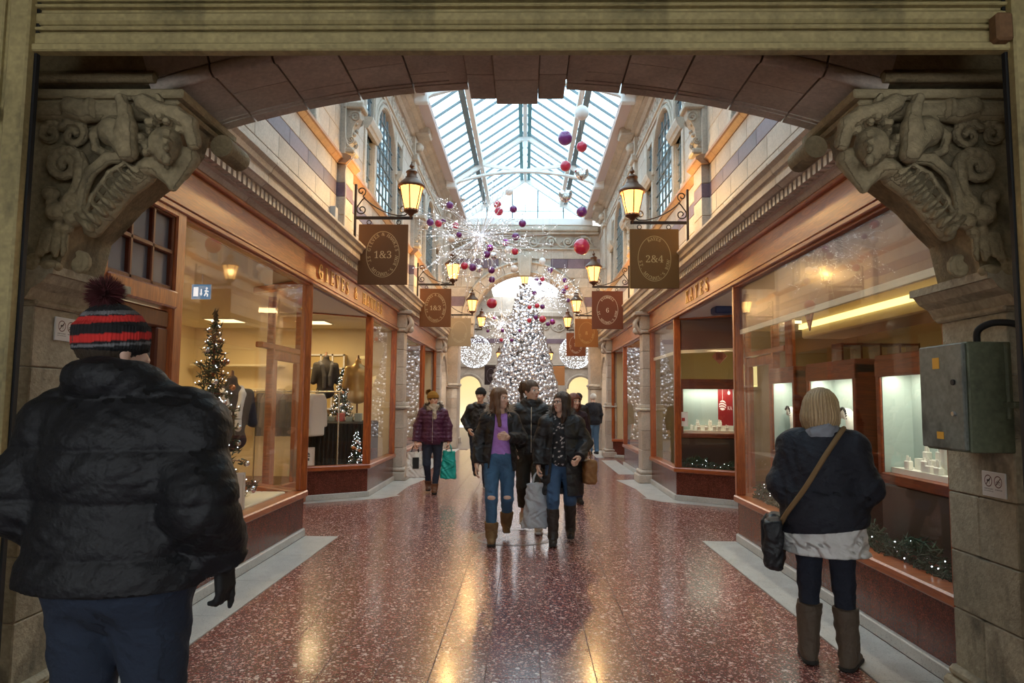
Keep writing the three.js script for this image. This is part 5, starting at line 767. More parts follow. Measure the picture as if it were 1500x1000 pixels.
fir(-3.2, 1.12, -12.35, 0.9, 0.2, 500, 9, 'little dark christmas tree standing on the black table', false); fir(-2.72, 0.02, -11.5, 0.95, 0.19, 500, 10, 'small christmas tree with baubles on the floor by the black table');
{
  const g = thing('clothes_rail', 'chrome clothes rail behind the menswear entrance window', 'clothes rail', [-3.7, 0.02, -11.6]), ch = std(lin(0.7, 0.68, 0.62), 0.25, { metalness: 0.9 }); part('rail', [rod([-4.5, 1.62, -11.6], [-3.0, 1.62, -11.6], 0.014, 8)], ch, g); part('leg', rod([-4.45, 0.02, -11.6], [-4.45, 1.62, -11.6], 0.014, 8), ch, g); part('leg', rod([-3.05, 0.02, -11.6], [-3.05, 1.62, -11.6], 0.014, 8), ch, g);
  const gar = nets(blend([rbox([0, 0.36, 0], [0.2, 0.34, 0.03], 0.03), cap([-0.19, 0.62, 0], [-0.24, 0.2, 0], 0.045, 0.035), cap([0.19, 0.62, 0], [0.24, 0.2, 0], 0.045, 0.035), cap([-0.15, 0.7, 0], [0.15, 0.7, 0], 0.03)], 0.04), [-0.32, -0.04, -0.08], [0.32, 0.8, 0.08], 0.016), tones = [lin(0.8, 0.78, 0.74), lin(0.75, 0.74, 0.72), lin(0.02, 0.02, 0.025), lin(0.03, 0.025, 0.03), lin(0.06, 0.05, 0.05), lin(0.12, 0.04, 0.04), lin(0.03, 0.03, 0.05), lin(0.25, 0.2, 0.15), lin(0.02, 0.02, 0.02)], words = ['white shirt', 'pale grey shirt', 'black jacket', 'charcoal jacket', 'dark grey cardigan', 'wine red jumper', 'navy jacket', 'tan jumper', 'black coat'];
  tones.forEach((c, i) => { const t = thing('garment', `${words[i]} on a hanger on the chrome clothes rail`, 'garment', [-3.42 - i * 0.11, 0.86, -11.6], 'clothes on the chrome rail', null, PI / 2 - 0.35); own('cloth', gar, std(c, 0.85, { bumpMap: fabricBump, bumpScale: 0.004 }), t); own('hanger', fin(tube([[0, 0.7, 0], [0, 0.74, 0], [0.02, 0.77, 0], [0, 0.79, 0], [-0.02, 0.77, 0]], 0.004, 10, 4)), ch, t); });
}
{
  const g = thing('glazed_cabinet', 'white cabinet with small glazed squares on the menswear back wall', 'cabinet', [-3.85, 1.3, -13.3]); part('body', bx(-4.3, -3.4, 1.3, 2.35, -13.4, -13.2, 0.01), std(lin(0.6, 0.45, 0.2), 0.5), g); const b = []; for (let i = 0; i <= 4; i++) b.push(bx(-4.3 + i * 0.22, -4.27 + i * 0.22, 1.3, 2.35, -13.2, -13.17)); for (let j = 0; j <= 4; j++) b.push(bx(-4.3, -3.39, 1.3 + j * 0.255, 1.33 + j * 0.255, -13.2, -13.17)); part('door_grid', b, M.white, g);
  for (const [x0, x1, y] of [[-6.3, -4.6, 2.1], [-6.3, -4.6, 1.65], [-6.3, -4.6, 1.2]]) { const h = thing('wall_shelf', `cream wall shelf on brackets in the menswear shop, ${y > 2 ? 'highest' : y > 1.5 ? 'middle' : 'lowest'} of three`, 'shelf', [(x0 + x1) / 2, y, -13.25]); part('board', bx(x0, x1, y, y + 0.04, -13.4, -13.05, 0.006), M.creamTrim, h); for (const q of [x0 + 0.2, x1 - 0.2]) part('bracket', [bx(q, q + 0.03, y - 0.2, y, -13.4, -13.37), bar([q + 0.015, y - 0.18, -13.38], [q + 0.015, y - 0.01, -13.12], 0.02, 0.02)], M.iron, h); }
}
{
  const g = thing('exit_sign', 'small lit running man exit sign hanging in the menswear shop', 'exit sign', [-3.5, 2.58, -7.5]); own('panel', fin(bx(-0.11, 0.11, 0, 0.17, -0.012, 0.012, 0.003)), M.white, g);
  const t = canvasTex(256, 192, (x) => { x.fillStyle = '#3f6f96'; x.fillRect(0, 0, 256, 192); x.fillStyle = '#eaf4ff'; x.fillRect(24, 36, 62, 120); x.fillRect(118, 60, 18, 60); x.beginPath(); x.moveTo(127, 150); x.lineTo(106, 118); x.lineTo(148, 118); x.fill(); x.beginPath(); x.arc(200, 50, 14, 0, 7); x.fill(); x.lineWidth = 17; x.strokeStyle = '#eaf4ff'; x.beginPath(); x.moveTo(198, 68); x.lineTo(190, 112); x.lineTo(214, 130); x.lineTo(210, 160); x.moveTo(190, 112); x.lineTo(170, 152); x.moveTo(172, 84); x.lineTo(226, 92); x.stroke(); });
  const f = new THREE.PlaneGeometry(0.21, 0.16); f.translate(0, 0.085, 0.0135); own('lettering', f, std(0xffffff, 0.4, { map: t, emissive: 0xffffff, emissiveMap: t, emissiveIntensity: 0.7 }), g); own('rod', fin(cyl(0.006, 0.006, 0.17, 0.28, 0, 0, 6)), M.white, g);
}
// jewellery shop
const caseWood = std(lin(0.5, 0.3, 0.14), 0.4, { map: woodH }), caseBack = std(lin(0.42, 0.52, 0.49), 0.8), jewelWhite = std(lin(0.85, 0.84, 0.76), 0.5), stoneRed = std(lin(0.4, 0.015, 0.025), 0.5);
function displayCase(x, z, turn, w, seed, label, red) {
  const g = thing('display_case', label, 'display case', [x, 0.02, z], 'lit jewellery display cases', null, turn), y0 = 0.9, y1 = 1.82, d = 0.26, r = rng(seed);   // front towards +z of its own axes
  own('plinth', fin(bx(-w / 2, w / 2, 0, y0, -d, -0.02, 0.01)), std(lin(0.05, 0.03, 0.022), 0.5), g);
  own('frame', fin(merge([bx(-w / 2, w / 2, y0, y0 + 0.08, -d, 0, 0.008), bx(-w / 2, w / 2, y1 - 0.08, y1 + 0.04, -d, 0, 0.008), bx(-w / 2, w / 2, y1 - 0.125, y1, -0.025, 0.004, 0.006), bx(-w / 2, -w / 2 + 0.06, y0, y1, -d, 0, 0.008), bx(w / 2 - 0.06, w / 2, y0, y1, -d, 0, 0.008)])), caseWood, g);
  own('back_panel', fin(bx(-w / 2, w / 2, y0, y1, -d - 0.02, -d + 0.02)), caseBack, g, 'grey green back panel'); own('lining', fin(merge([bx(-w / 2 + 0.058, -w / 2 + 0.066, y0 + 0.08, y1 - 0.08, -d, -0.02), bx(w / 2 - 0.066, w / 2 - 0.058, y0 + 0.08, y1 - 0.08, -d, -0.02)])), caseBack, g);
  if (red) { const t = canvasTex(192, 420, (c) => { c.fillStyle = '#8d1216'; c.fillRect(0, 0, 192, 420); c.strokeStyle = c.fillStyle = '#f0e6e2'; c.lineWidth = 4; c.beginPath(); c.moveTo(60, 0); c.lineTo(60, 120); c.stroke(); c.beginPath(); c.arc(60, 170, 46, 0, 7); c.fill(); c.strokeStyle = '#8d1216'; c.lineWidth = 9; for (let k = 0; k < 3; k++) { c.beginPath(); c.moveTo(18, 150 + k * 22); c.quadraticCurveTo(60, 130 + k * 22, 104, 160 + k * 22); c.stroke(); } c.fillStyle = '#f0e6e2'; c.fillRect(140, 0, 4, 40); c.beginPath(); c.arc(142, 56, 18, 0, 7); c.fill(); c.font = '44px serif'; c.fillText('KA', 118, 210); }); const f = new THREE.PlaneGeometry(0.24, y1 - y0 - 0.16); f.translate(w / 2 - 0.19, (y0 + y1) / 2, -d + 0.023); own('poster', f, std(0xffffff, 0.5, { map: t }), g, 'red panel with a white bauble drawing'); }
  own('tier', fin(bx(-w / 2 + 0.08, w / 2 - 0.08, y0 + 0.08, y0 + 0.12, -d + 0.04, -0.06)), jewelWhite, g); own('tier', fin(bx(-w / 2 + 0.25, w / 2 - 0.08, y0 + 0.12, y0 + 0.2, -d + 0.03, -0.14)), jewelWhite, g);
  for (let i = 0; i < 9; i++) { const k = i % 2, px = -w / 2 + 0.16 + (w - 0.3) * r(), q = own('ring_stand', fin(merge([bx(-0.03, 0.03, 0, 0.05 + 0.03 * r(), -0.02, 0.02, 0.006), cyl(0.012, 0.008, 0.04, 0.1, -0.012, 0, 8), cyl(0.012, 0.008, 0.04, 0.09, 0.014, 0, 8)])), jewelWhite, g); q.position.set(px, y0 + (k && px > -w / 2 + 0.28 ? 0.2 : 0.12), k ? -0.18 : -0.09); }
  if (!red) { const nb = own('necklace_bust', nets(blend([...chain(Array.from({ length: 9 }, (_, i) => { const a = 0.3 + i * 0.22; return [0.0 + 0.2 * Math.cos(a) * 0.6, 0.05 + 0.26 * Math.sin(a), -0.15]; }), 0.045, 0.03), cap([0.1, 0, -0.15], [0.1, 0.1, -0.15], 0.05)], 0.02), [-0.2, -0.08, -0.25], [0.25, 0.4, -0.05], 0.01), jewelWhite, g); nb.position.set(w / 2 - 0.5, y0 + 0.2, 0); const bd = []; for (let i = 0; i < 16; i++) { const a = 0.3 + i * 0.115; bd.push(ball(0.011, 0.155 * Math.cos(a) * 0.75, 0.05 + 0.3 * Math.sin(a), -0.115, 6, 5)); } own('necklace', fin(merge(bd)), M.black, nb); }
  own('light_strip', fin(bx(-w / 2 + 0.1, w / 2 - 0.1, y1 - 0.1, y1 - 0.085, -0.1, -0.06)), std(lin(1, 1, 1), 0.5, { emissive: lin(1, 0.95, 0.75), emissiveIntensity: 2.5 }), g);
  const l = new THREE.RectAreaLight(lin(1, 0.93, 0.74), 26, w - 0.2, 0.06), m = new THREE.Vector3(0, y1 - 0.11 + 0.02, -0.08).applyAxisAngle(V(0, 1, 0), turn); l.position.set(x + m.x, m.y, z + m.z); const t = new THREE.Vector3(0, y0, -d * 0.7).applyAxisAngle(V(0, 1, 0), turn); l.lookAt(x + t.x, t.y, z + t.z); scene.add(l);
}
displayCase(2.75, -4.9, -PI / 2, 1.05, 1, 'lit jewellery case with necklace bust beside the stone pier'); displayCase(2.75, -6.25, -PI / 2, 1.0, 2, 'lit jewellery case in the middle of the jewellery window'); displayCase(2.75, -7.4, -PI / 2, 0.7, 3, 'lit jewellery case at the corner of the jewellery window');
displayCase(3.05, -11.45, -0.15, 0.95, 4, 'lit jewellery case with red bauble panel in the entrance window', true);
function garland(x0, z0, x1, z1, y, label, seed) {
  const mx = (x0 + x1) / 2, mz = (z0 + z1) / 2, g = thing('fir_garland', label, 'garland', [mx, y, mz], 'fir garlands along the jewellery windows'), r = rng(seed), L = Math.hypot(x1 - x0, z1 - z0), pts = [], li = [];
  own('stem', fin(rod([x0 - mx, 0.05, z0 - mz], [x1 - mx, 0.05, z1 - mz], 0.012, 5)), M.darkWood, g);
  for (let i = 0; i < L * 600; i++) { const t = r(), p = V(x0 + (x1 - x0) * t - mx, 0.02 + 0.16 * r() * (0.6 + 0.4 * Math.sin(t * L * 9)), z0 + (z1 - z0) * t - mz).add(V((r() - 0.5) * 0.16, 0, (r() - 0.5) * 0.1)); pts.push([p, V(r() - 0.5, r() - 0.3, r() - 0.5)]); if (i % 26 === 0) li.push(p.clone().add(V(0, 0.02, 0))); }
  needles(g, pts, 'fir_needles'); lightsOn(g, li, 0.005);
}
single('window_ledge', [bx(2.47, 2.68, 0.02, 0.48, -7.7, -3.9, 0.01)], std(lin(0.03, 0.02, 0.018), 0.6), 'dark ledge inside the jewellery window under the garland', 'ledge'); garland(2.57, -7.6, 2.57, -3.98, 0.48, 'dark fir garland with tiny lights along the long jewellery window', 5);
single('window_ledge', [slab([[2.5, -10.98], [3.2, -10.42], [3.3, -10.6], [2.6, -11.16]], 0.02, 0.48)], std(lin(0.03, 0.02, 0.018), 0.6), 'dark ledge inside the jewellery entrance window', 'ledge'); garland(2.56, -11.02, 3.2, -10.56, 0.48, 'dark fir garland with tiny lights in the jewellery entrance window', 6);
{
  const g = thing('bulkhead', 'lit cream ceiling bulkhead inside the jewellery shop', 'bulkhead', [4.3, 2.4, -7.2]); part('body', bx(4.0, 4.6, 2.42, 2.86, -10, -4.2, 0.02), M.cream, g); part('cove_light', bx(3.96, 4.0, 2.55, 2.62, -10, -4.2), std(lin(1, 1, 1), 0.5, { emissive: lin(1, 0.8, 0.3), emissiveIntensity: 1.6 }), g); const l = new THREE.RectAreaLight(lin(1, 0.78, 0.3), 6, 5.6, 0.07); l.position.set(3.94, 2.585, -7.1); l.lookAt(2.5, 2.7, -7.1); scene.add(l);
  const sh = thing('shelf_unit', 'wooden pigeonhole shelf unit at the back of the jewellery shop', 'shelf', [4.7, 0.02, -9.3]); const b = []; for (let i = 0; i <= 4; i++) b.push(bx(4.2 + i * 0.25, 4.225 + i * 0.25, 0.02, 2.3, -9.5, -9.2)); for (let j = 0; j <= 9; j++) b.push(bx(4.2, 5.225, 0.02 + j * 0.25, 0.045 + j * 0.25, -9.5, -9.2)); part('carcass', b, caseWood, sh); const r = rng(4); for (let i = 0; i < 4; i++) for (let j = 3; j < 8; j++) { part('box', bx(4.24 + i * 0.25, 4.43 + i * 0.25, 0.046 + j * 0.25, 0.1 + j * 0.25 + 0.08 * r(), -9.45, -9.22), r() < 0.5 ? M.offwhite : std(lin(0.35, 0.2, 0.12), 0.6), sh); }
  for (const [x, y, z, k, turn, w] of [[2.455, 2.27, -5.9, 0.15, -PI / 2, 'long jewellery window'], [3.0, 2.2, -10.62, 0.12, -0.63, 'jewellery entrance window']]) { const q = thing('diamond_sign', `reddish brown diamond plaque with letter K hanging in the ${w}`, 'sign', [x, y, z], null, null, turn), sx = k < 0.14 ? k : k * 0.55; own('plaque', fin(prismZ([[-sx, 0], [0, -k], [sx, 0], [0, k]], -0.006, 0.006)), std(lin(0.42, 0.17, 0.11), 0.5), q); const t = canvasTex(128, 128, (c) => { c.fillStyle = '#8a4a38'; c.fillRect(0, 0, 128, 128); c.fillStyle = '#2d1410'; c.font = '80px serif'; c.textAlign = 'center'; c.textBaseline = 'middle'; c.fillText('K', 64, 66); }); const f = new THREE.PlaneGeometry(sx * 0.85, k * 0.85); f.translate(0, 0, 0.0075); own('letter', f, std(0xffffff, 0.5, { map: t }), q); own('thread', fin(rod([0, k, 0], [0, 2.8 - y, 0], 0.003, 4)), M.black, q); }
  const n = thing('paper_notice', 'small white paper notice stuck inside the jewellery entrance window corner', 'notice', [2.5, 1.13, -10.87], null, null, -0.6); own('sheet', fin(bx(-0.07, 0.07, 0, 0.22, -0.003, 0.003)), M.white, n); own('print', fin(bx(-0.025, 0.025, 0.08, 0.13, 0.003, 0.0045)), stoneRed, n);
  single('alarm_box', [bx(2.6, 2.95, 2.7, 2.8, -9.6, -9.35, 0.02)], std(lin(0.02, 0.04, 0.16), 0.5), 'dark blue alarm box under the jewellery lobby soffit', 'alarm box');
  const ls = thing('lamp_shade', 'glowing pale yellow lamp shade inside the jewellery entrance window', 'lamp', [3.75, 1.95, -11.7]); own('shade', fin(new THREE.CylinderGeometry(0.16, 0.16, 0.36, 20, 1, true)), std(lin(0.9, 0.85, 0.5), 0.7, { emissive: lin(1, 0.85, 0.35), emissiveIntensity: 0.9 }), ls); own('cord', fin(rod([0, 0.1, 0], [0, 0.9, 0], 0.006, 5)), M.black, ls); const pl = new THREE.PointLight(lin(1, 0.8, 0.4), 1.2, 0, 2); pl.position.set(3.75, 1.95, -11.7); scene.add(pl);
}

// ------------------------------------------------------------------ people
const cloth = (r, g, b, rough = 0.85, x = {}) => std(lin(r, g, b), rough, { bumpMap: fabricBump, bumpScale: 0.004, ...x });
const skinA = std(lin(0.62, 0.36, 0.26), 0.5), skinB = std(lin(0.66, 0.41, 0.31), 0.5), eyeWhite = std(lin(0.75, 0.73, 0.7), 0.3), eyeDark = std(lin(0.03, 0.02, 0.015), 0.2), lipMat = std(lin(0.5, 0.16, 0.14), 0.5), browMat = std(lin(0.06, 0.035, 0.02), 0.8);
const taperY = (y0, y1, a, b, cx = 0, cz = 0) => (x, y, z) => { const t = Math.max(0, Math.min(1, (y - y0) / (y1 - y0))), rx = a[0] + (b[0] - a[0]) * t, rz = a[1] + (b[1] - a[1]) * t, q = Math.hypot((x - cx) / rx, (z - cz) / rz); return Math.max((q - 1) * Math.min(rx, rz) * 0.9, y - y1, y0 - y); };
const puffed = (f, amp, per, ph = 0) => (x, y, z) => f(x, y, z) - amp * Math.sqrt(Math.abs(Math.sin((y + ph) * PI / per)));
const above = (f, y0) => (x, y, z) => Math.max(f(x, y, z), y0 - y), below = (f, y1) => (x, y, z) => Math.max(f(x, y, z), y - y1);
const creased = (f, a = 0.004) => (x, y, z) => f(x, y, z) + a * (Math.sin(y * 41 + 4 * Math.sin(x * 17 + y * 5) + 3 * Math.sin(z * 19)) * Math.sin(x * 23 + y * 9 + 2 * Math.sin(y * 13)) + 0.5 * Math.sin(x * 60 + 7 * Math.sin(y * 21)) * Math.sin(y * 33 + z * 40));
const facegeo = new Map();
function headGeo(cell) {
  if (!facegeo.has(cell)) {
    const solid = blend([ell([0, 0.025, -0.015], [0.074, 0.09, 0.092]), ell([0, -0.028, 0.016], [0.058, 0.084, 0.073]), ell([0, -0.09, 0.052], [0.026, 0.022, 0.026])], 0.03), nose = cap([0, 0.012, 0.084], [0, -0.026, 0.102], 0.008, 0.0125), bits = [nose, ell([-0.011, -0.03, 0.094], [0.008, 0.007, 0.009]), ell([0.011, -0.03, 0.094], [0.008, 0.007, 0.009]), ell([0, -0.057, 0.083], [0.023, 0.009, 0.011]), ell([0, 0.026, 0.078], [0.05, 0.01, 0.014]), ell([-0.035, -0.02, 0.066], [0.02, 0.02, 0.016]), ell([0.035, -0.02, 0.066], [0.02, 0.02, 0.016])], face = blend([solid, ...bits], 0.012), ears = [ell([-0.074, -0.008, -0.012], [0.01, 0.03, 0.018]), ell([0.074, -0.008, -0.012], [0.01, 0.03, 0.018])], sock = (x, y, z) => Math.min(ell([-0.03, 0.006, 0.09], [0.017, 0.011, 0.014])(x, y, z), ell([0.03, 0.006, 0.09], [0.017, 0.011, 0.014])(x, y, z));
    const f = (x, y, z) => { const d = smin(face(x, y, z), Math.min(ears[0](x, y, z), ears[1](x, y, z)), 0.008), s = -sock(x, y, z), h = Math.max(0.008 - Math.abs(d - s), 0) / 0.008; return Math.max(d, s) + h * h * 0.002; };
    facegeo.set(cell, nets(f, [-0.1, -0.135, -0.125], [0.1, 0.135, 0.13], cell));
  }
  return facegeo.get(cell).clone();
}
const handgeo = new Map();
function handGeo(curl, cell, point) {                       // wrist at the origin, fingers along -y, palm facing +z, thumb at +x
  const key = curl + '|' + cell + point;
  if (!handgeo.has(key)) {
    const parts = [rbox([0, -0.048, 0], [0.038, 0.046, 0.014], 0.013), cap([0, 0.04, 0], [0, -0.02, 0], 0.026, 0.027)];
    [[0.029, 0.068], [0.01, 0.077], [-0.01, 0.072], [-0.028, 0.058]].forEach(([x, L], i) => { let p = [x, -0.088, 0], a = point && i === 0 ? 0.1 : curl * 0.55; const seg = [0.45, 0.3, 0.25]; for (let k = 0; k < 3; k++) { const q = [p[0], p[1] - Math.cos(a) * L * seg[k], p[2] + Math.sin(a) * L * seg[k]]; parts.push(cap(p, q, 0.0098 - k * 0.0008, 0.009 - k * 0.0008)); p = q; a += point && i === 0 ? 0.1 : curl * 0.95; } });
    parts.push(cap([0.028, -0.02, 0.006], [0.052, -0.055, 0.018], 0.014, 0.0115), cap([0.052, -0.055, 0.018], [0.052 - curl * 0.012, -0.085, 0.024 + curl * 0.02], 0.0105, 0.0085));
    const f = (x, y, z) => { let d = parts[0](x, y, z); for (let i = 1; i < parts.length; i++) d = smin(d, parts[i](x, y, z), 0.007); return d; };
    handgeo.set(key, nets(f, [-0.06, -0.2, -0.04], [0.085, 0.06, 0.12], cell));
  }
  return handgeo.get(key).clone();
}
function mirrorIdx(g) { const p = g.attributes.position, n = g.attributes.normal; for (let i = 0; i < p.count; i++) { p.setX(i, -p.getX(i)); n.setX(i, -n.getX(i)); } const a = g.index.array; for (let i = 0; i < a.length; i += 3) { const t = a[i + 1]; a[i + 1] = a[i + 2]; a[i + 2] = t; } return g; }
const spots = (n, seed) => { const r = rng(seed), p = Array.from({ length: n }, () => [r(), r(), r()]); return p; };
function person(o) {
  const k = o.h / 1.7, g = thing('person', o.label, 'person', [o.x, 0, o.z], o.group, null, o.turn || 0); g.scale.setScalar(k);
  const fine = o.fine ?? 1, C = 0.0125 * fine, W = o.wide || 1, DD = o.deep || 1;
  const J = { sL: [0.15 * W, 1.355, -0.01], sR: [-0.15 * W, 1.355, -0.01], eL: [0.215, 1.12, -0.03], eR: [-0.215, 1.12, -0.03], wL: [0.225, 0.88, 0.04], wR: [-0.225, 0.88, 0.04], hL: [0.088, 0.9, 0], hR: [-0.088, 0.9, 0], kL: [0.092, 0.49, 0.02], kR: [-0.092, 0.49, 0.02], aL: [0.095, 0.09, -0.03], aR: [-0.095, 0.09, -0.03], ...o.pose };
  const hd = J.hd || [0, 1.585, 0.018], hm = new THREE.Matrix4().makeRotationFromEuler(new THREE.Euler(o.nod || 0, o.look || 0, o.tilt || 0, 'YXZ')).setPosition(...hd);
  const sub = (a, b) => [a[0] - b[0], a[1] - b[1], a[2] - b[2]];
  const torso = (t) => [ell([0, 1.23, -0.005], [0.145 * W + t * 0.8, 0.19 + t * 0.5, 0.105 * DD + t]), ell([0, 1.07, 0.0], [0.132 * W + t, 0.19 + t, 0.1 * DD + t]), ell([0, 0.93, -0.008], [0.162 * W + t, 0.14 + t, 0.118 * DD + t]), cap([0.02, 1.4, -0.02], J.sL, 0.056 + t * 0.5, 0.046 + t * 0.7), cap([-0.02, 1.4, -0.02], J.sR, 0.056 + t * 0.5, 0.046 + t * 0.7)];
  const arm = (q, t, w = 1) => [cap(J['s' + q], J['e' + q], (0.047 + t * 0.8) * w, (0.04 + t * 0.75) * w), cap(J['e' + q], J['w' + q], (0.04 + t * 0.75) * w, (0.03 + t * 0.7) * w)];
  const leg = (q, t, t2 = t) => [cap(J['h' + q], J['k' + q], 0.082 * W + t, 0.055 + t), cap(J['k' + q], J['a' + q], 0.055 + t, 0.04 + t2)];
  const LO = [-0.55, 0.0, -0.5], HI = [0.55, 1.62, 0.55];
  // body: one continuous surface
  {
    const parts = [...torso(-0.012), ...['L', 'R'].flatMap((q) => [...arm(q, -0.008), ...leg(q, -0.012)]), cap([0, 1.38, -0.02], [hd[0] * 0.8, hd[1] - 0.06, hd[2] - 0.02], 0.055, 0.05), ...['L', 'R'].map((q) => cap(J['a' + q], [J['a' + q][0] * 1.1, Math.max(0.035, J['a' + q][1] - 0.05), J['a' + q][2] + 0.1], 0.026, 0.018))];
    const geos = [nets(blend(parts, 0.035), LO, [0.55, hd[1] - 0.02, 0.55], C * 1.25), headGeo(fine > 1.4 ? 0.0075 : fine > 1 ? 0.006 : 0.005).applyMatrix4(hm)];
    for (const q of ['L', 'R']) {
      if (o.gloved === q || o.hide === q) continue;
      const hnd = handGeo(o['curl' + q] ?? 0.45, fine > 1.2 ? 0.0065 : 0.005, false), d = V(...(o['dir' + q] || sub(J['w' + q], J['e' + q]))).normalize(), pn = V(...(o['palm' + q] || (q === 'L' ? [-1, 0, 0.1] : [1, 0, 0.1])));
      geos.push(placeHand(hnd, q, d, pn, J['w' + q]));
    }
    own('body', mergeGeometries(geos), o.skin || skinA, g);
  }
  function placeHand(hnd, q, d, pn, w) { const y = d.clone().negate(), z = pn.clone().addScaledVector(y, -pn.dot(y)).normalize(), x = y.clone().cross(z); const thumb = V(0, 0, 1); if (x.dot(thumb) < 0) mirrorIdx(hnd); return hnd.applyMatrix4(new THREE.Matrix4().makeBasis(x, y, z)).translate(w[0] + d.x * 0.02, w[1] + d.y * 0.02, w[2] + d.z * 0.02); }
  if (o.gloved) { const q = o.gloved, d = V(...(o['dir' + q] || sub(J['w' + q], J['e' + q]))).normalize(); own('glove', placeHand(handGeo(0.6, 0.005, true), q, d, V(q === 'L' ? -1 : 1, 0, 0.2), J['w' + q]).applyMatrix4(new THREE.Matrix4()), M.black, g, 'black knitted glove'); }
  const inHead = (geo) => geo.applyMatrix4(hm);
  if (o.face !== false) for (const s of [-1, 1]) {
    const ey = own('eye', inHead(fin(merge([ball(0.0125, s * 0.03, 0.005, 0.0745, 10, 8)]))), eyeWhite, g); own('iris', inHead(fin(ball(0.0078, s * 0.03, 0.005, 0.0822, 8, 6))), eyeDark, ey); own('eyebrow', inHead(fin(tube([[s * 0.013, 0.024, 0.089], [s * 0.03, 0.03, 0.084], [s * 0.048, 0.024, 0.071]], 0.0032, 8, 5))), browMat, g);
  }
  if (o.face !== false) own('lips', inHead(fin(merge([plain(new THREE.SphereGeometry(1, 10, 8)).scale(0.021, 0.0045, 0.008).translate(0, -0.0535, 0.0885), plain(new THREE.SphereGeometry(1, 10, 8)).scale(0.018, 0.0048, 0.008).translate(0, -0.061, 0.0875)]))), lipMat, g);
  // trousers
  const T = o.legs; if (T) { const f = creased(blend([...leg('L', T.t, T.cuff ?? T.t), ...leg('R', T.t, T.cuff ?? T.t), ell([0, 0.93, -0.008], [0.162 * W + T.t, 0.14 + T.t, 0.118 * DD + T.t])], 0.03), 0.0035); const end = T.end || 0.07; own(T.name || 'trousers', nets(below(above(f, end), 1.06), LO, [0.55, 1.1, 0.55], C * 0.9, T.color), T.mat, g, T.label); }
  // footwear
  for (const q of ['L', 'R']) {
    const a = J['a' + q], S = o.shoes, ty = J['toe' + q] || 0, tilt = J['tip' + q] || 0, base = a[1] - 0.09, dx = Math.sin(ty), dz = Math.cos(ty);
    const heel = [a[0] - dx * 0.045, base + 0.038 - Math.min(0, tilt) * 0.0, a[2] - dz * 0.045], toe = [a[0] + dx * 0.155, base + 0.032 + tilt, a[2] + dz * 0.155], mid = [a[0] + dx * 0.05, base + 0.06 + tilt * 0.4, a[2] + dz * 0.05], lst = [cap(heel, toe, 0.042, 0.035), cap(a, mid, 0.046, 0.04)];
    if (S.shaft) { const kn = J['k' + q], t = Math.min(1, S.shaft / (kn[1] - a[1])), up = [a[0] + (kn[0] - a[0]) * t, a[1] + (kn[1] - a[1]) * t, a[2] + (kn[2] - a[2]) * t]; lst.push(cap(a, up, 0.05 + (S.t || 0), 0.066 + (S.t || 0))); const f0 = blend(lst, 0.03), f = creased((x, y, z) => Math.max(f0(x, y, z), base - y, y - up[1]), 0.004); own('boot', nets(f, [a[0] - 0.22, Math.max(-0.02, base - 0.03), a[2] - 0.25], [a[0] + 0.22, up[1] + 0.06, a[2] + 0.3], C * 0.7), S.mat, g); }
    else { const f0 = blend(lst, 0.03), f = (x, y, z) => Math.max(f0(x, y, z), base - y, y - (a[1] + 0.04)); own('shoe', nets(f, [a[0] - 0.22, Math.max(-0.02, base - 0.03), a[2] - 0.25], [a[0] + 0.22, a[1] + 0.09, a[2] + 0.3], C * 0.7), S.mat, g); }
    if (S.sole) own('sole', nets((x, y, z) => Math.max(cap([heel[0], base + 0.02, heel[2]], [toe[0], base + 0.02 + tilt * 0.9, toe[2]], 0.05, 0.043)(x, y, z), Math.abs(y - base - 0.014 - tilt * 0.5) - 0.014 - tilt * 0.5), [a[0] - 0.22, -0.02 + base, a[2] - 0.25], [a[0] + 0.22, base + 0.1 + tilt, a[2] + 0.3], C * 0.7), S.sole, g);
  }
  // upper garments
  for (const G of [o.under, o.top].filter(Boolean)) {
    const t = G.t, list = torso(t); if (G.sleeves !== false) list.push(...arm('L', t * (G.st || 1)), ...arm('R', t * (G.st || 1)));
    if (G.skirt) list.push(taperY(G.hem - 0.05, 1.05, [G.skirt[0], G.skirt[1]], [0.15 * W + t, 0.11 * DD + t]));
    if (G.collar) list.push(...Array.from({ length: 12 }, (_, i) => { const a0 = i / 12 * 2 * PI, a1 = (i + 1) / 12 * 2 * PI, r = G.collar, P = (a) => [hd[0] * 0.5 + r * Math.sin(a), 1.425 + 0.02 * -Math.cos(a) + (G.collarUp || 0), -0.012 + r * Math.cos(a)]; return cap(P(a0), P(a1), 0.03, 0.03); }));
    let f = blend(list, G.k || 0.03); if (G.puff) f = puffed(f, G.puff[0], G.puff[1], G.puff[2] || 0); f = creased(f, G.crease ?? 0.004);
    const f1 = f, neck = cap([0, 1.4, -0.01], [hd[0], hd[1] + 0.05, hd[2] - 0.01], 0.058, 0.075);
    const hem = G.hem, tiltH = G.hemTilt || 0, ends = ['L', 'R'].map((q) => { const w = J['w' + q], d = V(...sub(w, J['e' + q])).normalize(); return [w[0], w[1], w[2], d.x, d.y, d.z]; });
    const hanging = ['L', 'R'].map((q) => J['w' + q][1] < hem + 0.06);
    const armsF = G.sleeves === false ? null : [blend(arm('L', t * (G.st || 1)), 0.03), blend(arm('R', t * (G.st || 1)), 0.03)];
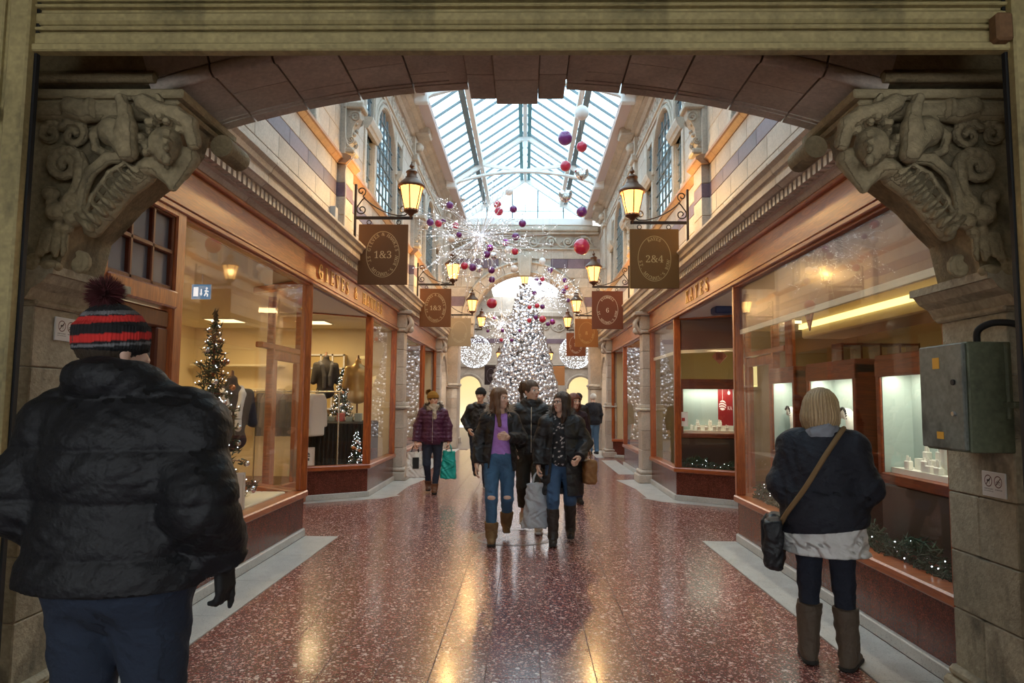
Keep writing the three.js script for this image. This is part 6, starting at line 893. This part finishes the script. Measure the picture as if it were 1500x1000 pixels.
    const full = (x, y, z) => {
      let d = f1(x, y, z), lim = hem + tiltH * x - y; if (lim > 0 && armsF) { const i = x > 0 ? 0 : 1; lim = Math.min(lim, armsF[i](x, y, z) - 0.01); } d = Math.max(d, lim); d = Math.max(d, -neck(x, y, z));
      for (const e of ends) { const s = (x - e[0]) * e[3] + (y - e[1]) * e[4] + (z - e[2]) * e[5]; if (s > -0.05 && Math.hypot(x - e[0], y - e[1], z - e[2]) < 0.14) d = Math.max(d, s - 0.012); }
      if (G.open) { const half = G.open[0] + G.open[1] * Math.max(0, 1.3 - y); const q = z > 0.02 && y < 1.47 ? half - Math.abs(x - (G.open[2] || 0)) : -1; d = Math.max(d, q); } return d; };
    const gm = own(G.name, nets(full, [-0.55, Math.min(hem, J.wL[1], J.wR[1]) - 0.12, -0.5], [0.55, 1.56, 0.5], C, G.color), G.mat, g, G.label);
    if (G.zip) own('zip', fin(tube(Array.from({ length: 9 }, (_, i) => { const y = hem + 0.03 + (1.4 - hem - 0.03) * i / 8; let z = 0.05; while (full(G.zipX || 0, y, z) < 0 && z < 0.45) z += 0.004; return [G.zipX || 0, y, z]; }), 0.005, 24, 5)), capMat, gm);
    if (G.fur) { const r = rng(31), n = 700, tufts = []; const cone = plain(new THREE.ConeGeometry(0.006, 0.055, 3)).translate(0, 0.02, 0); for (let i = 0; i < n; i++) { const a = r() * 2 * PI, rr = G.fur.r, b = r() * 2 * PI, dir = V(Math.sin(a) * Math.cos(b), Math.sin(b), Math.cos(a) * Math.cos(b)), p = V(rr * Math.sin(a) + 0.026 * dir.x, G.fur.y - 0.045 * Math.cos(a) + 0.026 * dir.y, -0.02 + rr * Math.cos(a) * 0.85 + 0.026 * dir.z); if (G.fur.gap && Math.cos(a) > G.fur.gap) continue; tufts.push(cone.clone().applyQuaternion(new THREE.Quaternion().setFromUnitVectors(V(0, 1, 0), dir.add(V(r() - 0.5, r() - 0.8, r() - 0.5)).normalize())).translate(p.x, p.y, p.z)); } own('fur_trim', merge(tufts), G.fur.mat, g, 'fluffy fur trim').userData.kind = 'stuff'; }
  }
  // hair and hats
  const H = o.hair; if (H) {
    const capE = ell([0, 0.034, -0.018], [0.088, 0.097, 0.104]), faceCut = rbox([0, -0.045, 0.1], [0.06, 0.098, 0.075], 0.03), lst = [capE]; let lowest = -0.12;
    if (H.style === 'long') { lst.push(ell([0, -0.1, -0.06], [0.088, 0.17, 0.055])); for (const s of [-1, 1]) lst.push(...chain([[s * 0.07, 0.05, 0.0], [s * 0.086, -0.06, 0.02], [s * 0.095, -0.16, 0.045], [s * 0.085, -(H.len || 0.25), 0.06]], 0.036, 0.02)); lowest = -(H.len || 0.25) - 0.04; }
    if (H.style === 'tail') { lst.push(...chain([[0, 0.06, -0.1], [0, 0.085, -0.15], [0.0, 0.02, -0.185], [0.01, -0.1, -0.17], [0.02, -0.2, -0.14]], 0.038, 0.012)); lowest = -0.24; }
    if (H.style === 'bob') { lst.push(ell([0, -0.05, -0.03], [0.122, 0.13, 0.112]), ell([0, 0.03, -0.02], [0.105, 0.11, 0.112])); lowest = -0.165; }
    if (H.style === 'short') lowest = -0.06;
    const f0 = blend(lst, 0.03), f = (x, y, z) => Math.max(f0(x, y, z) + 0.0022 * Math.sin(Math.atan2(x, z + 0.02) * 34 + 1.5 * Math.sin(y * 20)) + 0.002 * Math.sin(Math.atan2(x, z) * 71 + y * 30), -faceCut(x, y, z), lowest - y);
    own('hair', inHead(nets(f, [-0.16, lowest - 0.02, -0.25], [0.16, 0.16, 0.15], fine > 1.2 ? 0.008 : 0.006, H.color)), H.mat, g);
  }
  if (o.hat) {
    const A = o.hat, f0 = blend([ell([0, 0.045, -0.012], [0.092, 0.1, 0.107]), taperY(0.0, 0.07, [0.091, 0.106], [0.092, 0.106], 0, -0.012)], 0.02), tiltF = A.tilt || 0.25, lim = (x, y, z) => (A.low ?? 0.015) + z * tiltF - y, f = (x, y, z) => Math.max(f0(x, y, z) + 0.0018 * Math.sin(Math.atan2(x, z + 0.012) * 60), lim(x, y, z));
    own('beanie', inHead(nets(f, [-0.14, -0.1, -0.16], [0.14, 0.18, 0.14], fine > 1.2 ? 0.008 : 0.005, A.color)), A.mat, g, A.label);
    if (A.pom) { const r = rng(12), tufts = [], cone = plain(new THREE.ConeGeometry(0.0035, 0.05, 3)).translate(0, 0.025, 0), c = V(...(A.pomAt || [0, 0.165, -0.03])); for (let i = 0; i < 900; i++) { const u = r() * 2 - 1, a = r() * 7, q = Math.sqrt(1 - u * u), d = V(q * Math.cos(a), u, q * Math.sin(a)); tufts.push(cone.clone().applyQuaternion(new THREE.Quaternion().setFromUnitVectors(V(0, 1, 0), d.clone().add(V(r() - 0.5, r() - 0.5, r() - 0.5).multiplyScalar(0.5)).normalize())).translate(c.x + d.x * 0.014, c.y + d.y * 0.014, c.z + d.z * 0.014)); } own('pompom', inHead(merge(tufts)), A.pom, g, 'woolly pompom').userData.kind = 'stuff'; }
  }
  if (o.glasses) own('glasses', inHead(fin(merge([...[-1, 1].flatMap((s) => [plain(new THREE.TorusGeometry(0.02, 0.0028, 6, 16)).scale(1.1, 0.85, 1).translate(s * 0.029, 0.004, 0.1), rod([s * 0.05, 0.008, 0.097], [s * 0.078, 0.008, 0.0], 0.0025, 4)]), rod([-0.009, 0.008, 0.102], [0.009, 0.008, 0.102], 0.0025, 4)]))), M.black, g);
  if (o.scarf) { const f = creased(blend([...Array.from({ length: 14 }, (_, i) => { const a = i / 14 * 2 * PI, b = (i + 1) / 14 * 2 * PI, P = (q) => [0.088 * Math.sin(q), 1.45 + 0.025 * Math.sin(q * 2 + 1), -0.005 + 0.085 * Math.cos(q)]; return cap(P(a), P(b), 0.036); }), ...Array.from({ length: 14 }, (_, i) => { const a = i / 14 * 2 * PI, b = (i + 1) / 14 * 2 * PI, P = (q) => [0.096 * Math.sin(q), 1.41 + 0.02 * Math.cos(q * 2), -0.005 + 0.095 * Math.cos(q)]; return cap(P(a), P(b), 0.034); }), ...(o.scarf.tails ? chain([[0.03, 1.42, 0.1], [0.03, 1.34, 0.14], [0.04, 1.27, 0.15]], 0.03) : [])], 0.02), 0.006); own('scarf', nets(f, [-0.2, 1.2, -0.2], [0.2, 1.56, 0.24], 0.008, o.scarf.color), o.scarf.mat, g); }
  for (const b of o.bits || []) b(g, J);
  g.updateMatrixWorld(true); o.world = (p) => V(...p).applyMatrix4(g.matrixWorld); o.J = J; return o;
}
const denim = cloth(0.045, 0.075, 0.14, 0.9), denimDark = cloth(0.02, 0.028, 0.055, 0.9), denimMid = cloth(0.05, 0.12, 0.22, 0.9), nylonBlack = cloth(0.011, 0.011, 0.014, 0.5), navyNylon = cloth(0.0045, 0.005, 0.008, 0.65), vcol = (rough = 0.85) => std(0xffffff, rough, { vertexColors: true, bumpMap: fabricBump, bumpScale: 0.003 });
const hairMat = (r, g, b) => std(lin(r, g, b), 0.5);
const soleDark = std(lin(0.02, 0.018, 0.016), 0.8), soleWhite = std(lin(0.6, 0.58, 0.55), 0.7);

// man in the bobble hat, seen from behind
person({ h: 1.8, x: -1.2, z: -2.2, turn: PI - 0.05, label: 'person in black puffer jacket and red striped bobble hat, seen from behind', fine: 0.9, wide: 1.28, deep: 1.25, look: -0.45, face: false, skin: skinB, gloved: 'R', hide: 'L', dirR: [-0.05, -1, 0.12],
  pose: { hd: [0.075, 1.575, 0.03], sL: [0.2, 1.35, -0.01], sR: [-0.2, 1.35, -0.01], eL: [0.29, 1.13, -0.06], wL: [0.24, 0.96, 0.12], eR: [-0.29, 1.14, -0.1], wR: [-0.3, 0.98, 0.02], kL: [0.11, 0.49, 0.03], aL: [0.12, 0.09, 0.0], kR: [-0.1, 0.49, 0.06], aR: [-0.1, 0.09, 0.1] },
  legs: { mat: cloth(0.017, 0.027, 0.05, 0.9), t: 0.02, name: 'jeans' }, shoes: { mat: M.black, sole: soleDark }, top: { name: 'puffer_jacket', mat: navyNylon, t: 0.062, st: 0.85, hem: 0.9, collar: 0.085, collarUp: 0.045, k: 0.05, puff: [0.014, 0.145, 0.02], crease: 0.0035 }, hair: { style: 'short', mat: hairMat(0.05, 0.035, 0.025) },
  hat: { mat: vcol(0.95), label: 'black knitted beanie with two red stripes', low: -0.035, tilt: -0.1, pom: std(lin(0.09, 0.015, 0.018), 0.9), pomAt: [0, 0.17, -0.04], color: (x, y, z) => { const q = y - z * 0.12; return q > 0.085 && q < 0.105 || q > 0.03 && q < 0.052 ? [0.62, 0.03, 0.025] : Math.abs(q - 0.115) < 0.006 || Math.abs(q - 0.018) < 0.004 ? [0.16, 0.16, 0.17] : [0.012, 0.012, 0.014]; } } });
// shopper at the jewellery window, seen from behind
{
  const p = person({ h: 1.58, x: 1.84, z: -4.25, turn: 2.72, label: 'person with blonde bob, navy jacket and brown boots looking into the jewellery window', fine: 0.95, wide: 1.16, deep: 1.25, look: -0.2, nod: 0.15, face: false, skin: skinB,
    pose: { eL: [0.25, 1.1, -0.02], eR: [-0.26, 1.1, -0.02], wL: [0.16, 1.02, 0.2], wR: [-0.14, 1.02, 0.21], kL: [0.1, 0.5, 0.02], aL: [0.11, 0.09, -0.01], kR: [-0.1, 0.5, 0.0], aR: [-0.12, 0.09, -0.04], toeL: 0.25, toeR: -0.3 }, curlL: 0.9, curlR: 0.9,
    legs: { mat: cloth(0.012, 0.016, 0.03), t: 0.012, name: 'jeans', end: 0.3 }, shoes: { mat: cloth(0.1, 0.07, 0.048, 0.7), shaft: 0.27, t: 0.012, sole: soleDark },
    under: { name: 'white_shirt', mat: cloth(0.72, 0.7, 0.68), t: 0.035, sleeves: false, hem: 0.68, skirt: [0.265, 0.21], crease: 0.012 }, top: { name: 'navy_jacket', mat: cloth(0.012, 0.014, 0.024, 0.75), t: 0.055, st: 0.9, hem: 0.83, hemTilt: -0.14, k: 0.08, skirt: [0.25, 0.2], crease: 0.005 }, hair: { style: 'bob', mat: vcol(0.5), color: (x, y, z) => { const q = 0.5 + 0.5 * Math.sin(Math.atan2(x, z) * 57 + 2 * Math.sin(y * 25) + 3 * Math.sin(x * 60)); return [0.3 + 0.3 * q, 0.19 + 0.22 * q, 0.09 + 0.13 * q]; } }, scarf: { mat: cloth(0.27, 0.28, 0.32) },
    bits: [(g) => own('bag_strap', fin(tube([[-0.13, 1.47, 0.03], [-0.12, 1.46, -0.09], [-0.03, 1.32, -0.195], [0.1, 1.1, -0.205], [0.22, 0.92, -0.15], [0.27, 0.82, -0.04]], 0.016, 40, 6)).scale(1, 1, 1), cloth(0.22, 0.13, 0.055), g, 'tan shoulder strap')] });
  const w = p.world([0.3, 0.7, -0.02]), b = thing('shoulder_bag', 'black shoulder bag hanging at the hip of the blonde shopper', 'bag', [w.x, w.y - 0.12, w.z], null, null, 2.72); own('body', nets(creased(rbox([0, 0.15, 0], [0.055, 0.15, 0.17], 0.04), 0.008), [-0.09, -0.03, -0.22], [0.09, 0.33, 0.22], 0.011), nylonBlack, b); own('flap', fin(bx(0.05, 0.064, 0.14, 0.29, -0.14, 0.14, 0.006)), M.black, b);
}
// three walking friends
const rip = (q, o) => (g, J) => own('ripped_knee', nets(creased(ell([J['k' + q][0], J['k' + q][1] + 0.015, J['k' + q][2] + 0.042], [0.05, 0.036, 0.04]), 0.003), [J['k' + q][0] - 0.08, J['k' + q][1] - 0.06, J['k' + q][2] - 0.02], [J['k' + q][0] + 0.08, J['k' + q][1] + 0.08, J['k' + q][2] + 0.12], 0.007), skinB, g, 'bare knee showing through a rip');
person({ h: 1.64, x: -0.22, z: -7.62, turn: 0.05, label: 'person in lilac shirt, open black parka and ripped jeans, walking', look: 0.95, skin: skinB,
  pose: { eL: [0.25, 1.14, 0.0], wL: [0.1, 1.16, 0.2], eR: [-0.235, 1.12, -0.05], wR: [-0.25, 0.87, 0.04], kR: [-0.085, 0.49, 0.16], aR: [-0.08, 0.1, 0.16], kL: [0.09, 0.48, 0.04], aL: [0.09, 0.17, -0.22], tipL: -0.02 }, palmL: [0, 0, -1], curlL: 0.8,
  legs: { mat: denimMid, t: 0.014, name: 'jeans', end: 0.12 }, shoes: { mat: cloth(0.2, 0.115, 0.05, 0.95), shaft: 0.14, t: 0.014, sole: soleDark }, under: { name: 'lilac_shirt', mat: cloth(0.42, 0.2, 0.58), t: 0.014, sleeves: false, hem: 0.96, crease: 0.005 }, top: { name: 'parka', mat: nylonBlack, t: 0.034, hem: 0.78, skirt: [0.205, 0.165], open: [0.07, 0.12, 0.015], crease: 0.007, fur: { r: 0.125, y: 1.455, gap: 0.75, mat: hairMat(0.4, 0.3, 0.22) } }, hair: { style: 'long', len: 0.3, mat: hairMat(0.13, 0.06, 0.03) }, bits: [rip('L'), rip('R')] });
person({ h: 1.74, x: 0.13, z: -8.3, turn: -0.02, label: 'person with ponytail in zipped black puffer jacket between two friends', look: 0.75, skin: skinB,
  pose: { kR: [-0.09, 0.5, 0.0], aR: [-0.09, 0.15, -0.16], kL: [0.09, 0.49, 0.14], aL: [0.09, 0.1, 0.14], eL: [0.235, 1.13, -0.02], eR: [-0.235, 1.13, -0.02], wL: [0.2, 0.95, 0.13], wR: [-0.2, 0.95, 0.13] }, hide: null,
  legs: { mat: cloth(0.035, 0.03, 0.022), t: 0.022, name: 'olive_trousers', end: 0.24 }, shoes: { mat: cloth(0.42, 0.33, 0.25, 0.9), sole: soleWhite }, top: { name: 'puffer_jacket', mat: nylonBlack, t: 0.045, hem: 0.86, collar: 0.075, collarUp: 0.03, puff: [0.012, 0.12], zip: true }, hair: { style: 'tail', mat: hairMat(0.07, 0.035, 0.02) } });
{
  const fl = spots(130, 44), p = person({ h: 1.6, x: 0.45, z: -7.62, turn: -0.05, label: 'person with glasses in long open black coat and flowered blouse, carrying a grey bag', look: -0.85, skin: skinB, glasses: true, wide: 1.12, deep: 1.1,
    pose: { eR: [-0.25, 1.12, -0.02], wR: [-0.26, 0.88, 0.06], eL: [0.28, 1.12, -0.03], wL: [0.2, 0.98, 0.2], kR: [-0.09, 0.49, 0.16], aR: [-0.09, 0.1, 0.15], kL: [0.1, 0.49, 0.02], aL: [0.11, 0.13, -0.16] }, curlR: 1, curlL: 0.9,
    legs: { mat: cloth(0.04, 0.085, 0.17), t: 0.014, name: 'jeans', end: 0.3 }, shoes: { mat: cloth(0.03, 0.022, 0.018, 0.5), shaft: 0.3, t: 0.006, sole: soleDark },
    under: { name: 'flowered_blouse', mat: vcol(0.8), t: 0.02, sleeves: false, hem: 0.86, color: (x, y, z) => { for (const [a, b] of fl) if (Math.hypot(x - (a - 0.5) * 0.44, y - (0.85 + b * 0.62)) < 0.0085) return [0.6, 0.52, 0.5]; return [0.012, 0.011, 0.013]; } }, top: { name: 'long_coat', mat: nylonBlack, t: 0.045, hem: 0.54, skirt: [0.25, 0.19], open: [0.06, 0.05, -0.03], puff: [0.01, 0.13], fur: { r: 0.118, y: 1.465, gap: 0.6, mat: hairMat(0.16, 0.13, 0.11) } }, hair: { style: 'long', len: 0.22, mat: hairMat(0.035, 0.018, 0.012) } });
  carrier(p.world([-0.27, 0.8, 0.1]), 0.3, 0.46, 0.16, cloth(0.42, 0.43, 0.46, 0.4), 0.5, 'crumpled grey plastic carrier bag held by the friend with glasses');
  const w = p.world([0.31, 0.9, 0.02]), b = thing('handbag', 'tan brown leather handbag at the hip of the friend with glasses', 'bag', [w.x, w.y - 0.22, w.z], null, null, 0.25); own('body', nets(creased(rbox([0, 0.13, 0], [0.07, 0.13, 0.11], 0.03), 0.005), [-0.11, -0.03, -0.15], [0.11, 0.3, 0.15], 0.011), cloth(0.25, 0.11, 0.035, 0.5), b); own('handle', fin(tube([[0, 0.24, -0.08], [0, 0.34, -0.04], [0, 0.34, 0.04], [0, 0.24, 0.08]], 0.009, 16, 6)), cloth(0.2, 0.09, 0.03, 0.5), b);
}
function carrier(w, wd, h, d, mat, turn, label, panel) {
  const g = thing('carrier_bag', label, 'bag', [w.x, w.y - h - 0.12, w.z], null, null, turn), f0 = (x, y, z) => { const t = Math.max(0, Math.min(1, y / h)), a = Math.abs(x) - wd / 2 * (1 - 0.25 * t), b = Math.abs(z) - d / 2 * (1 - 0.75 * t); return Math.max(Math.hypot(Math.max(a, -0.03) + 0.03, Math.max(b, -0.03) + 0.03) - 0.03 * 1.42, y - h, -y) * 0.8; };
  own('body', nets(creased((x, y, z) => f0(x, y, z) + 0.006 * Math.sin(y * 24 + x * 30) * Math.sin(z * 40 + y * 9), 0.006), [-wd / 2 - 0.06, -0.03, -d / 2 - 0.06], [wd / 2 + 0.06, h + 0.03, d / 2 + 0.06], 0.012), mat, g);
  own('handles', fin(merge([-1, 1].map((s) => tube([[-wd * 0.22, h - 0.03, s * 0.015], [-wd * 0.12, h + 0.08, s * 0.01], [0, h + 0.115, 0], [wd * 0.12, h + 0.08, s * 0.01], [wd * 0.22, h - 0.03, s * 0.015]], 0.007, 20, 5)))), panel ? M.black : mat, g);
  if (panel) own('printed_panel', fin(bx(-0.05, 0.05, h * 0.35, h * 0.8, d * 0.33, d * 0.33 + 0.03, 0.004)), M.black, g, 'black printed panel');
}
{
  const p = person({ h: 1.62, x: -1.45, z: -11.4, turn: 0.1, label: 'person in plum quilted jacket and mustard bobble hat carrying two bags', look: 0.55, nod: -0.1, skin: skinB, glasses: true, fine: 1.15, wide: 1.1, deep: 1.1,
    pose: { eL: [0.255, 1.13, -0.02], wL: [0.27, 0.88, 0.05], eR: [-0.255, 1.13, -0.02], wR: [-0.28, 0.88, 0.05], kL: [0.09, 0.49, 0.04], aL: [0.05, 0.1, 0.08], kR: [-0.09, 0.49, 0.06], aR: [-0.06, 0.13, -0.12] }, curlL: 1, curlR: 1,
    legs: { mat: denimDark, t: 0.008, name: 'jeans' }, shoes: { mat: cloth(0.16, 0.065, 0.03, 0.6), shaft: 0.07, sole: soleDark }, top: { name: 'quilted_jacket', mat: cloth(0.07, 0.012, 0.05, 0.45), t: 0.04, hem: 0.82, puff: [0.009, 0.065], zip: true, collar: 0.085, fur: { r: 0.125, y: 1.46, mat: hairMat(0.1, 0.075, 0.065) } }, hair: { style: 'short', mat: hairMat(0.12, 0.07, 0.04) }, scarf: { mat: cloth(0.45, 0.38, 0.3), tails: true }, hat: { mat: cloth(0.33, 0.16, 0.02, 0.95), low: 0.015, tilt: -0.1, pom: std(lin(0.2, 0.09, 0.015), 0.9), pomAt: [-0.02, 0.13, -0.11] } });
  carrier(p.world([-0.29, 0.82, 0.07]), 0.3, 0.4, 0.14, cloth(0.72, 0.7, 0.68, 0.5), 0.4, 'white carrier bag with black printed panel beside the plum jacket', true);
  carrier(p.world([0.28, 0.84, 0.07]), 0.24, 0.44, 0.13, cloth(0.0, 0.36, 0.33, 0.35), -0.2, 'shiny teal carrier bag beside the plum jacket');
}
person({ h: 1.7, x: -0.73, z: -12.2, turn: 0.12, label: 'person in black hooded jacket and black beanie walking behind the plum jacket', look: -0.35, skin: skinB, fine: 1.25, wide: 1.1,
  pose: { eR: [-0.27, 1.15, -0.08], wR: [-0.2, 1.0, 0.14], eL: [0.27, 1.15, -0.06], wL: [0.16, 0.98, 0.17], kR: [-0.09, 0.52, 0.14], aR: [-0.06, 0.28, -0.16], kL: [0.09, 0.49, 0.1], aL: [0.1, 0.09, 0.1], tipR: -0.05 }, legs: { mat: denimDark, t: 0.016, name: 'jeans' }, shoes: { mat: M.black, sole: soleWhite }, top: { name: 'hooded_jacket', mat: nylonBlack, t: 0.035, hem: 0.86, collar: 0.1, crease: 0.007 }, hair: { style: 'short', mat: hairMat(0.03, 0.02, 0.015) }, hat: { mat: cloth(0.012, 0.012, 0.013, 0.95), low: 0.02, tilt: -0.05 } });
person({ h: 1.7, x: 1.98, z: -19.9, turn: PI + 0.3, label: 'person with white hair in navy jacket and blue jeans near the far pilaster', look: 0.1, skin: skinB, fine: 1.5, wide: 1.15, face: false, legs: { mat: cloth(0.08, 0.17, 0.3), t: 0.022, name: 'jeans' }, shoes: { mat: M.black }, top: { name: 'navy_jacket', mat: cloth(0.015, 0.018, 0.03), t: 0.04, hem: 0.82 }, hair: { style: 'short', mat: hairMat(0.75, 0.74, 0.72) } });
person({ h: 1.6, x: 0.78, z: -10.4, turn: 0.2, label: 'person with auburn hair in dark wine coat behind the friend with glasses', look: 0.3, skin: skinB, fine: 1.5, legs: { mat: denimDark, t: 0.016 }, shoes: { mat: M.black }, top: { name: 'dark_coat', mat: cloth(0.03, 0.012, 0.018), t: 0.04, hem: 0.7, skirt: [0.22, 0.18] }, hair: { style: 'bob', mat: hairMat(0.13, 0.035, 0.02) } });
person({ h: 1.66, x: 1.28, z: -16.2, turn: -0.1, label: 'person in dark cap and dark coat in the distance by the great arch', skin: skinB, fine: 1.6, legs: { mat: denimDark, t: 0.016 }, shoes: { mat: M.black }, top: { name: 'dark_coat', mat: nylonBlack, t: 0.04, hem: 0.75, skirt: [0.21, 0.17] }, hair: { style: 'short', mat: hairMat(0.04, 0.03, 0.02) }, hat: { mat: cloth(0.02, 0.015, 0.02), low: 0.03 } });
{ // dressed mannequin in the narrow shop window
  const g = thing('dressed_mannequin', 'headless mannequin in a brown fur coat inside the narrow shop window', 'mannequin', [-2.85, 0.02, -14.6], null, null, 0.6), f = creased(blend([ell([0, 1.25, 0], [0.19, 0.2, 0.14]), taperY(0.65, 1.2, [0.24, 0.19], [0.18, 0.13]), cap([-0.19, 1.36, 0], [-0.26, 0.9, 0.03], 0.08, 0.065), cap([0.19, 1.36, 0], [0.26, 0.9, 0.03], 0.08, 0.065)], 0.04), 0.012); own('coat', nets(f, [-0.42, 0.6, -0.3], [0.42, 1.5, 0.3], 0.018), cloth(0.14, 0.1, 0.07, 1), g); own('neck', fin(cyl(0.055, 0.05, 1.38, 1.58, 0, 0, 12)), M.black, g); own('stand', fin(merge([cyl(0.02, 0.02, 0.02, 0.8, 0, 0, 8), cyl(0.18, 0.18, 0, 0.02, 0, 0, 18)])), M.bronze, g);
}
renderer.render(scene, camera);
